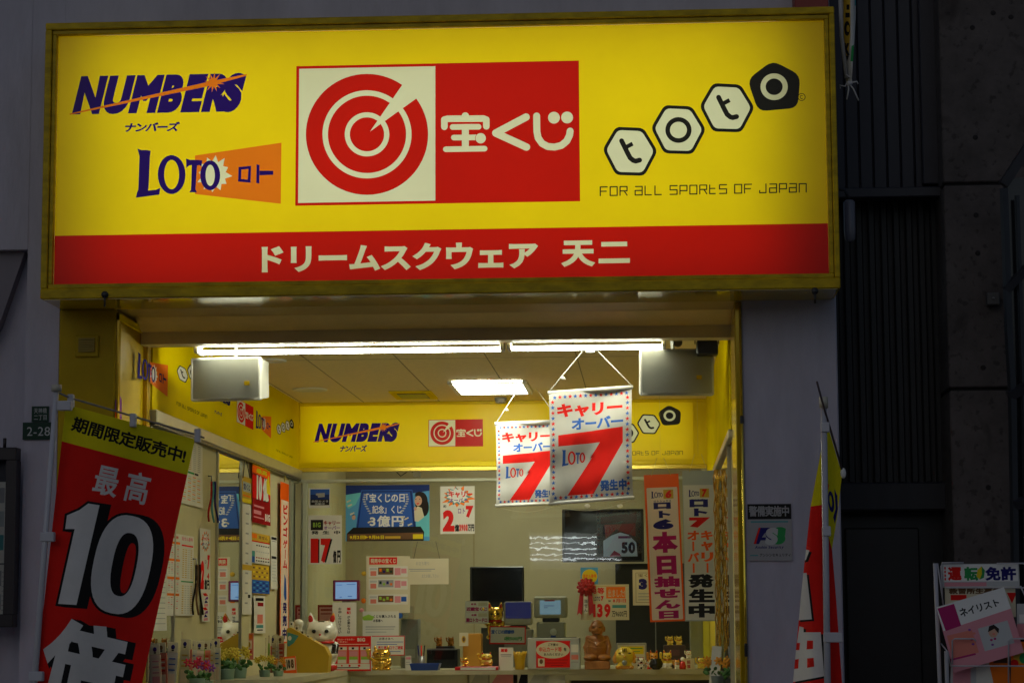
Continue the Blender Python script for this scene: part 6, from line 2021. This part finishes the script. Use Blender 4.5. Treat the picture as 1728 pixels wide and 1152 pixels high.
# ================================================================== signs on the grey facade
L = [Rc(1262, 850, 1334.5, 876, 'black'), Tb("警備実施中", 1264, 853, 1331, 871, 'grey', .03, track=-.04)]
mb_ = board("security_plate", "black plate with grey characters above the security emblem", "plate", L, .343, 1298, 863, .005, edge=BLACKP)
L = [Rc(1263, 876, 1336, 945, 'grey'), Rc(1268, 879, 1330, 881.5, 'teal'), Pg([(1272, 917), (1282, 890), (1300, 890), (1303, 917), (1293, 917), (1293, 911), (1284, 911), (1281, 917)], 'navy'), Pg([(1272, 917), (1281, 890), (1284, 890), (1276, 917)], 'red'), Pg([(1286, 906), (1292, 898), (1293, 906)], 'grey'),
     Tb("S", 1302, 889, 1326, 918, 'green', .1, shear=.1), Tb("S", 1291, 890, 1313, 919, 'lgrey', .08, shear=.1), Tb("Anshin Security", 1274, 920, 1322, 926, 'navy', .03, shear=.2), Tb("アンシンセキュリティ", 1282, 933, 1333, 938, 'black', .02), Rc(1266, 935, 1279, 937, 'teal')]
board("security_plate", "grey security plate with blue and green emblem on the pillar", "plate", L, .342, 1299.5, 910.5, .004)
L = [Rc(53, 685, 82.5, 711.5, 'dgreen'), Tb("天神橋", 57, 688, 79, 697, 'lgrey', .0), Tb("二丁目", 57, 700, 79, 708.5, 'lgrey', 0)]
board("address_plate", "small upper green street plate with two lines of characters", "address plate", L, .343, 68, 698, .005, edge=mat("plate_green", INK['dgreen'], .4))
L = [Rc(37.5, 712, 88, 741.5, 'dgreen'), Tb("2-28", 45, 720, 85, 735, 'lgrey', .0)]
board("address_plate", "lower green street plate with the number 2-28 in grey", "address plate", L, .343, 63, 727, .005, edge=mat("plate_green", INK['dgreen']))
# notice case at the frame edge
a, b = P(-70, 1058, .3), P(31, 755, .3)
t = thing("notice_case", ((a.x + b.x) / 2, .31, a.z), "dark framed notice case with grey papers on the facade", "notice case")
fm = MB()
wd = 22 * S(.3)
FR = mat("case_frame", (.02, .015, .018), .4)
fm.box((a.x, .27, b.z - wd), (b.x, .348, b.z), FR, .004).box((a.x, .27, a.z), (b.x, .348, a.z + wd), FR, .004).box((a.x, .271, a.z + wd), (a.x + wd, .348, b.z - wd), FR).box((b.x - wd * .8, .271, a.z + wd), (b.x, .348, b.z - wd), FR)
fm.build("frame", t)
MB().box((a.x + wd, .335, a.z + wd), (b.x - wd * .8, .347, b.z - wd), mat("case_back", (.05, .05, .06), .6)).build("back_panel", t)
r_ = random.Random(2)
for (x0, y0, x1, y1) in ((-50, 815, -8, 940), (-5, 812, 14, 950), (-50, 955, -10, 1040), (-8, 952, 8, 1040)):
    LL = [Rc(x0, y0, x1, y1, 'paper')] + [Rc(x0 + 3, y0 + 10 + k * 40, x0 + (x1 - x0) * .62, y0 + 36 + k * 40, ['grey', 'wgrey', 'teal'][k % 3]) for k in range(int((y1 - y0) / 42))] + [Rc(x0 + (x1 - x0) * .68, y0 + 12 + k * 8, x1 - 2, y0 + 13.2 + k * 8, 'grey') for k in range(int((y1 - y0) / 9))]
    mb = MB(); put_sheet(mb, LL, MY(.333, (x0 + x1) / 2, (y0 + y1) / 2)); mb.build("paper_sheet", t)
MB().box((a.x + wd, .29, a.z + wd), (b.x - wd * .8, .294, b.z - wd), glassmat("case_glass", (.95, .96, .97), .02, .5)).build("glass", t)
q = P(7, 745, .3)
MB().tube([(q.x, .31, b.z), (q.x, .31, b.z + .045)], .008, FR, 8).build("hanger", t)

# ================================================================== neighbour buildings at the dark side
YN = 1.25
nb = thing("neighbour_building", (2.0, YN + .5, 0), "dark metal clad neighbouring building with ribbed shutter", "building")
x0, x1 = XR2 + .002, P(1588, 200, YN).x
zl = P(1500, 322, YN).z
cl = MB()
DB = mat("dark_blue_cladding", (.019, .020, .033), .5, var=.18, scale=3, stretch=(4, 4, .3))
n = 9
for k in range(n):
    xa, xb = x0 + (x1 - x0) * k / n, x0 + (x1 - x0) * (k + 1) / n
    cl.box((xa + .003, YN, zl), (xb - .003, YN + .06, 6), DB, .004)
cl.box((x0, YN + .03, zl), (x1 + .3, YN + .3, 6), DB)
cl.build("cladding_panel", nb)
a, b = P(1552, 100, YN - .05).x, P(1586, 100, YN - .05).x
MB().box((a, YN - .06, zl + .02), (b, YN - .001, 6), mat("dark_pilaster", (.030, .029, .040), .55, var=.15), .005).build("pilaster", nb)
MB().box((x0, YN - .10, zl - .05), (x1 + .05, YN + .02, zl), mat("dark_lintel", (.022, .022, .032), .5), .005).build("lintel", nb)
sb = P(1500, 815, YN + .12).z
shm = MB()
SHT = mat("ribbed_shutter", (.007, .007, .008), .5, var=.2)
k = 0
x = x0
while x < x1 + .02:
    shm.box((x, YN + .10, sb), (x + .035, YN + .16, zl + .02), SHT, .006)
    x += .062
shm.box((x0, YN + .14, sb), (x1 + .1, YN + .2, zl + .03), SHT)
shm.build("ribbed_shutter", nb)
MB().box((x0, YN + .02, sb - .14), (x1, YN + .2, sb - .001), DARKM, .008).build("shutter_box", nb)
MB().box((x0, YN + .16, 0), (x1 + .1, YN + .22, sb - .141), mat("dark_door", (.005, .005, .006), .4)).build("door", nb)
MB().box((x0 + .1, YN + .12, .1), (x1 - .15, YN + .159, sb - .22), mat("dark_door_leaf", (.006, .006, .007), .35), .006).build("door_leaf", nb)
# concrete pier
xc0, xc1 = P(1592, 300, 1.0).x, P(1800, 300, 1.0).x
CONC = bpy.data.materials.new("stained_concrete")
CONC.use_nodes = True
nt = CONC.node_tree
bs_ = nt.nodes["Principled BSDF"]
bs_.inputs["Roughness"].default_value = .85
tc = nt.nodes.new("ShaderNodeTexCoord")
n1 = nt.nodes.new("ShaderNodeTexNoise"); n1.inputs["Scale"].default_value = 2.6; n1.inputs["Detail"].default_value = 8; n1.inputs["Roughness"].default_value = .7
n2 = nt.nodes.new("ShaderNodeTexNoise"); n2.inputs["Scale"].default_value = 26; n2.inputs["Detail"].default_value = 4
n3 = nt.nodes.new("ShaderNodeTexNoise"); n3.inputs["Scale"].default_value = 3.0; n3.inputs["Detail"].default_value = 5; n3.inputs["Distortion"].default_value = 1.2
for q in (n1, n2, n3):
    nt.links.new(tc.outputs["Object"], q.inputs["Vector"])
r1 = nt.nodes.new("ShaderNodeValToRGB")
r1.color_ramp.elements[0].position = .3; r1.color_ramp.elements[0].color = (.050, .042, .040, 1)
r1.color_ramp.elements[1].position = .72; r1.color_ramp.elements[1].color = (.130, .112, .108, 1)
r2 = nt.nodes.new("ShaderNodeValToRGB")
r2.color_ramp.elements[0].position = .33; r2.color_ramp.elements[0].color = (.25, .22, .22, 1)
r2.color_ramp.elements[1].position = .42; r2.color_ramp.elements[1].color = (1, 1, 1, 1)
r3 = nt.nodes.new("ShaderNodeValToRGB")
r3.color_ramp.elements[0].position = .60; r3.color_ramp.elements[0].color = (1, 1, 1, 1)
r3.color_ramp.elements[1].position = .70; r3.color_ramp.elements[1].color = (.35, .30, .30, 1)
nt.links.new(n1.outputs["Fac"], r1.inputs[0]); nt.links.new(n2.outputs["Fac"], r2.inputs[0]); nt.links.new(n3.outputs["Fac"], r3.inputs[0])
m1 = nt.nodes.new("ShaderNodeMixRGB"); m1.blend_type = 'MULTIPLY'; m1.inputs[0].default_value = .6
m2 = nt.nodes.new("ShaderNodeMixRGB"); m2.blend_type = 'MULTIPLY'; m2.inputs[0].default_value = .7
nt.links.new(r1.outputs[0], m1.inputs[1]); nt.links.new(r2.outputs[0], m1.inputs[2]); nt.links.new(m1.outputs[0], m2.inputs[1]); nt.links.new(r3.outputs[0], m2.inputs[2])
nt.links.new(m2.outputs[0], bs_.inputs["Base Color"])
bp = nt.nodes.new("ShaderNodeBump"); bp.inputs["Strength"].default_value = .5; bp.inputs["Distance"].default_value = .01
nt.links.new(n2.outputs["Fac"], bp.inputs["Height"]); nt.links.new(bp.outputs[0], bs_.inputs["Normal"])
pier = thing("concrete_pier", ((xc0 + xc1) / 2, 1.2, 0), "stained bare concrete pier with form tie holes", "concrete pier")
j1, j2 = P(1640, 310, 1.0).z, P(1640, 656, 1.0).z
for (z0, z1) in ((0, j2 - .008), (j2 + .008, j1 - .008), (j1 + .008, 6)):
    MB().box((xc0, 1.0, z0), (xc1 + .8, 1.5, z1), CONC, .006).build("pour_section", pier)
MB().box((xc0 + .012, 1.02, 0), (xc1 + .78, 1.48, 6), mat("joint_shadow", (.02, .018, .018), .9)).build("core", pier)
for (px, py) in ((1641, 47), (1676, 22), (1706, 29), (1647, 363), (1659, 620), (1646, 232), (1650, 427), (1668, 822)):
    q = P(px, py, .999)
    MB().lathe((q.x, .9995, q.z), [(.001, -.001), (.010, -.001), (.013, .0), (.001, .0)], mat("tie_hole", (.018, .015, .015), .9), 14, axis='y').build("form_tie_hole", pier)
MB().box((xc1 + .803, 1.3, 0), (xc1 + 12, 1.7, 6), CONC).build("far_wall", pier)
q = P(1675, 505, .98)
t = thing("door_bell_box", (q.x, .98, q.z - .03), "small grey square box fixed to the concrete pier", "wall box")
MB().box((q.x - .03, .955, q.z - .03), (q.x + .03, .9995, q.z + .03), mat("dim_grey_metal", (.09, .09, .09), .4), .005).build("cover", t)
MB().ell((q.x, .953, q.z + .002), (.007, .006, .007), STEEL, 8, 6).build("button", t)
# steel window frame structure at the far side
ms = thing("steel_window_frame", (P(1715, 600, .4).x, .4, 0), "dark stepped steel frame on the concrete pier at the picture edge", "steel frame")
SF = mat("dark_frame_steel", (.022, .022, .028), .4, var=.2)
def bar(pts, r):
    m = MB()
    m.tube(pts, r, SF, 4); m.sm = [False] * len(m.sm)
    m.build("steel_bar", ms)
YS = .55
bar([P(1693, 312, YS), P(1740, 240, YS)], .03)
bar([P(1694, 318, YS), P(1702, 560, YS), P(1708, 660, YS), P(1716, 1152, YS)], .02)
bar([P(1697, 490, YS), P(1745, 440, YS)], .025)
bar([P(1702, 668, YS), P(1745, 645, YS)], .03)
bar([P(1711, 850, YS), P(1745, 845, YS)], .03)
bar([P(1716, 330, YS), P(1728, 700, YS), P(1735, 1152, YS)], .012)
m = MB()
m.box((P(1703, 600, YS + .06).x, YS + .06, 0), (P(1800, 600, YS + .06).x, YS + .08, P(1720, 300, YS + .06).z), mat("dark_pane", (.012, .012, .015), .15), 0)
m.build("pane", ms)
# rolled shutter lamp hanging beside the signboard
q0, q1 = P(1433, 338, .62), P(1433, 408, .62)
t = thing("hanging_cylinder", (q1.x, .62, q1.z), "dull grey upright cylinder hanging in the gap beside the signboard", "cylinder")
MB().lathe((q0.x, .62, q1.z), [(.012, 0), (.024, .012), (.027, .05), (.027, q0.z - q1.z - .01), (.018, q0.z - q1.z)], mat("dull_grey_tube", (.16, .16, .19), .3), 16).build("body", t)
MB().tube([(q0.x, .62, q0.z), (q0.x - .02, .62, q0.z + .05), (XR2 - .002, .62, q0.z + .06)], .008, DARKM, 8).build("bracket", t)

# tied street banner hanging beside the signboard
def F3(x, y):
    return P(x, y, .12 + .03 * math.sin((x - 1415) * .21) + .01 * math.sin(y * .05))
L = [Pg([(1416, -80), (1446, -80), (1444, 30), (1441, 80), (1437, 140), (1428, 140), (1422, 100), (1417, 40)], 'lgrey'), Pg([(1424, -80), (1435, -80), (1435, 60), (1431, 100), (1427, 108), (1424, 80), (1423, 30)], 'gold'),
     Pg([(1437, 78), (1441, 76), (1440, 104), (1435, 104)], 'green'), Pg([(1442, -80), (1447, -80), (1446, 10), (1442, 10)], 'teal'),
     Rc(1428.5, 8, 1433.5, 17, 'black'), Rc(1426.5, 22, 1434, 30, 'black'), ([ellipse(1429.5, 48.5, 5, 12.5, 24), ellipse(1431, 48.5, 2.6, 6, 24)[::-1]], 'black'), Tb("K", 1424, 73, 1434, 94, 'black', .1), Pg([(1425, 94), (1433, 94), (1428, 108)], 'black')]
t = thing("tied_banner", P(1430, 150, .12), "white and yellow street banner tied with string beside the signboard", "banner")
mb = MB()
put_sheet(mb, L, F3, cloth, grid=(8, 16), smooth=True)
mb.build("cloth", t)
s_ = MB()
for pts in (((1431, 138), (1426, 146), (1417, 144), (1418, 150)), ((1434, 140), (1446, 138), (1448, 142)), ((1434, 143), (1440, 150), (1449, 170)), ((1431, 140), (1432, 152), (1429, 168)), ((1428, 126), (1436, 132), (1438, 142))):
    s_.tube([P(x, y, .10) for x, y in pts], .0035, mat("white_string", (.5, .5, .52), .7), 6)
s_.ell(P(1433, 141, .10), (.014, .012, .012), mat("white_string", (.5, .5, .52)), 8, 6)
s_.build("string_knot", t)
MB().tube([P(1416, -80, .12), P(1420, 60, .12), P(1429, 132, .11)], .010, cloth('grey'), 8).build("rolled_hem", t)
a, b = P(1340, 9, .2), P(1396, -30, .2)
MB().box((a.x, .15, SZ1 + .001), (b.x, .33, SZ1 + .2), mat("red_sheet_metal", (.22, .02, .012), .5, var=.1), .004).build("red_sign_box", None, "dull red box sitting on top of the signboard at its end", "box")

# ================================================================== magazine rack
YR = -.9
rk = thing("magazine_rack", (P(1660, 1152, YR).x, YR + .1, 0), "white wire magazine rack standing before the concrete pier", "magazine rack")
def wire(pts, r, nm="wire_hoop"):
    MB().tube(pts, r, WIRE, 8).build(nm, rk)
pz = lambda x, y, d=0.0: P(x, y, YR + d)
gp = lambda x, y, d=0.0: Vector((pz(x, y, d).x, YR + d, 0.02))
t1 = pz(1578, 950)
wire([gp(1586, 1152), pz(1586, 1152), t1], .0085, "upright_post")
wire([gp(1597, 1152, -.15), pz(1597, 1100, -.15), pz(1597, 1098, -.15)], .0085, "upright_post")
wire([gp(1760, 1152), pz(1760, 1152), pz(1752, 950)], .0085, "upright_post")
wire([pz(1591, 1018), pz(1588, 955), pz(1590, 949), pz(1626, 949)], .003)
wire([pz(1682, 950), pz(1760, 950)], .003)
wire([pz(1582, 950), pz(1592, 1020)], .003)
wire([pz(1596, 991), pz(1728, 991), pz(1760, 991)], .003)
wire([pz(1722, 988), pz(1732, 1010)], .003)
wire([pz(1607, 1120, -.08), pz(1607, 1080, -.08), pz(1611, 1077, -.08), pz(1643, 1077, -.08), pz(1647, 1081, -.08)], .003)
wire([pz(1702, 1160, -.08), pz(1702, 1081, -.08), pz(1706, 1077, -.08), pz(1760, 1077, -.08)], .003)
wire([pz(1604, 1123, -.1), pz(1760, 1123, -.1)], .003)
wire([pz(1588, 1085), pz(1600, 1100, -.1), pz(1604, 1123, -.1)], .003)
for z in (.35, .62, .9):
    a = pz(1597, 1100, -.1)
    wire([(a.x, YR - .1, z), (pz(1760, 1100).x, YR - .1, z)], .003)
    wire([(a.x, YR - .1, z), (a.x, YR + .02, z)], .003)
L = [Rc(1592, 951, 1718, 990, 'lgrey'), Rc(1594, 952, 1716, 980, 'white'), Rc(1595, 981.5, 1664, 988, 'pink'), Tb("運", 1601, 956, 1624, 979, 'red', .05), Tb("転", 1628, 956, 1651, 979, 'green', .05), Pg([(1657, 955), (1650, 961), (1648, 972), (1653, 977), (1657, 968)], 'yellow'), Pg([(1657, 955), (1657, 968), (1653, 977), (1660, 974), (1662, 962)], 'green'), Tb("免許", 1662, 956, 1713, 979, 'navy', .05, track=.04)]
L += [Rc(1595.5, 956 + k * 6, 1598, 960 + k * 6, 'red') for k in range(4)]
board("magazine", "white licence school leaflet with coloured characters at the rack top", "magazine", L, YR + .02, 1655, 970, .008)
L = [Rc(1597, 990, 1712, 1040, 'cream'), Tb("教習所生募集", 1603, 992, 1690, 1002, 'brown', .06), Rc(1606, 1003, 1632, 1012, 'red'), Pg([(1698, 1000), (1714, 1000), (1706, 1018)], 'red'), Rc(1640, 1006, 1692, 1012, 'grey')]
board("magazine", "cream leaflet with brown writing under the licence school leaflet", "magazine", L, YR + .015, 1655, 1015, .006)
L = [Pg([(1580, 1024), (1694, 990), (1706, 1026), (1728, 1100), (1610, 1134)], 'pink'), Pg([(1580, 1024), (1694, 990), (1706, 1026), (1592, 1064)], 'white'), Pg([(1582, 1026), (1610, 1018), (1622, 1055), (1596, 1064)], 'magenta'), Tq("ネイリスト", ((1617, 1027), (1683, 1009), (1688, 1021), (1622, 1041)), 'black', .03, track=-.03)]
L += [Pg([(1598, 1072), (1640, 1062), (1652, 1100), (1608, 1112)], 'salmon'), Pg([(1650, 1060), (1700, 1046), (1712, 1084), (1662, 1098)], 'lgrey'), El(1676, 1066, 8, 9, 'skin', 14), Pg([(1667, 1066), (1669, 1056), (1677, 1053), (1686, 1060), (1685, 1068), (1678, 1060)], 'hair'), Pg([(1600, 1112), (1646, 1101), (1647, 1104), (1601, 1115)], 'magenta')]
for k in range(9):
    L.append(El(1636 + (k * 37) % 72, 1062 + (k * 17) % 26, 2.5, 2, ['purple', 'magenta', 'salmon'][k % 3], 8))
paper("magazine", "slanted magazine with pink cover and magenta block leaning out", "magazine", L, lambda x, y: P(x, y, YR - .045 - (y - 1030) * .0003))
L = [Pg([(1606, 1080), (1700, 1074), (1712, 1260), (1600, 1260)], 'lgrey'), Rc(1608, 1085, 1638, 1240, 'pink'), Pg([(1668, 1088), (1728, 1082), (1740, 1250), (1672, 1250)], 'orange'), Rc(1676, 1092, 1700, 1118, 'brown'), El(1657, 1084, 8, 9, 'skin', 16), Pg([(1648, 1084), (1650, 1074), (1658, 1071), (1666, 1076), (1666, 1083), (1658, 1079)], 'hair'), Pg([(1647, 1098), (1655, 1094), (1664, 1096), (1676, 1150), (1678, 1250), (1648, 1250)], 'paper')]
paper("magazine", "grey magazine showing a person in a white coat in the lower rack", "magazine", L, lambda x, y: P(x, y, YR - .02))
L = [Rc(1706, 1082, 1790, 1250, 'orange'), El(1722, 1105, 12, 14, 'gold', 16), El(1728, 1110, 8, 9, 'green', 14), El(1712, 1118, 7, 6, 'red', 14), Pg([(1710, 1095), (1720, 1090), (1716, 1102)], 'lgreen')]
paper("magazine", "orange food magazine in the lower rack at the picture edge", "magazine", L, lambda x, y: P(x, y, YR - .035))
L = [Rc(1716, 1018, 1790, 1078, 'lgrey'), Rc(1720, 1036, 1790, 1050, 'white'), Rc(1716, 1052, 1790, 1078, 'pink')]
paper("magazine", "pale pink magazine behind the slanted one in the rack", "magazine", L, lambda x, y: P(x, y, YR + .01))
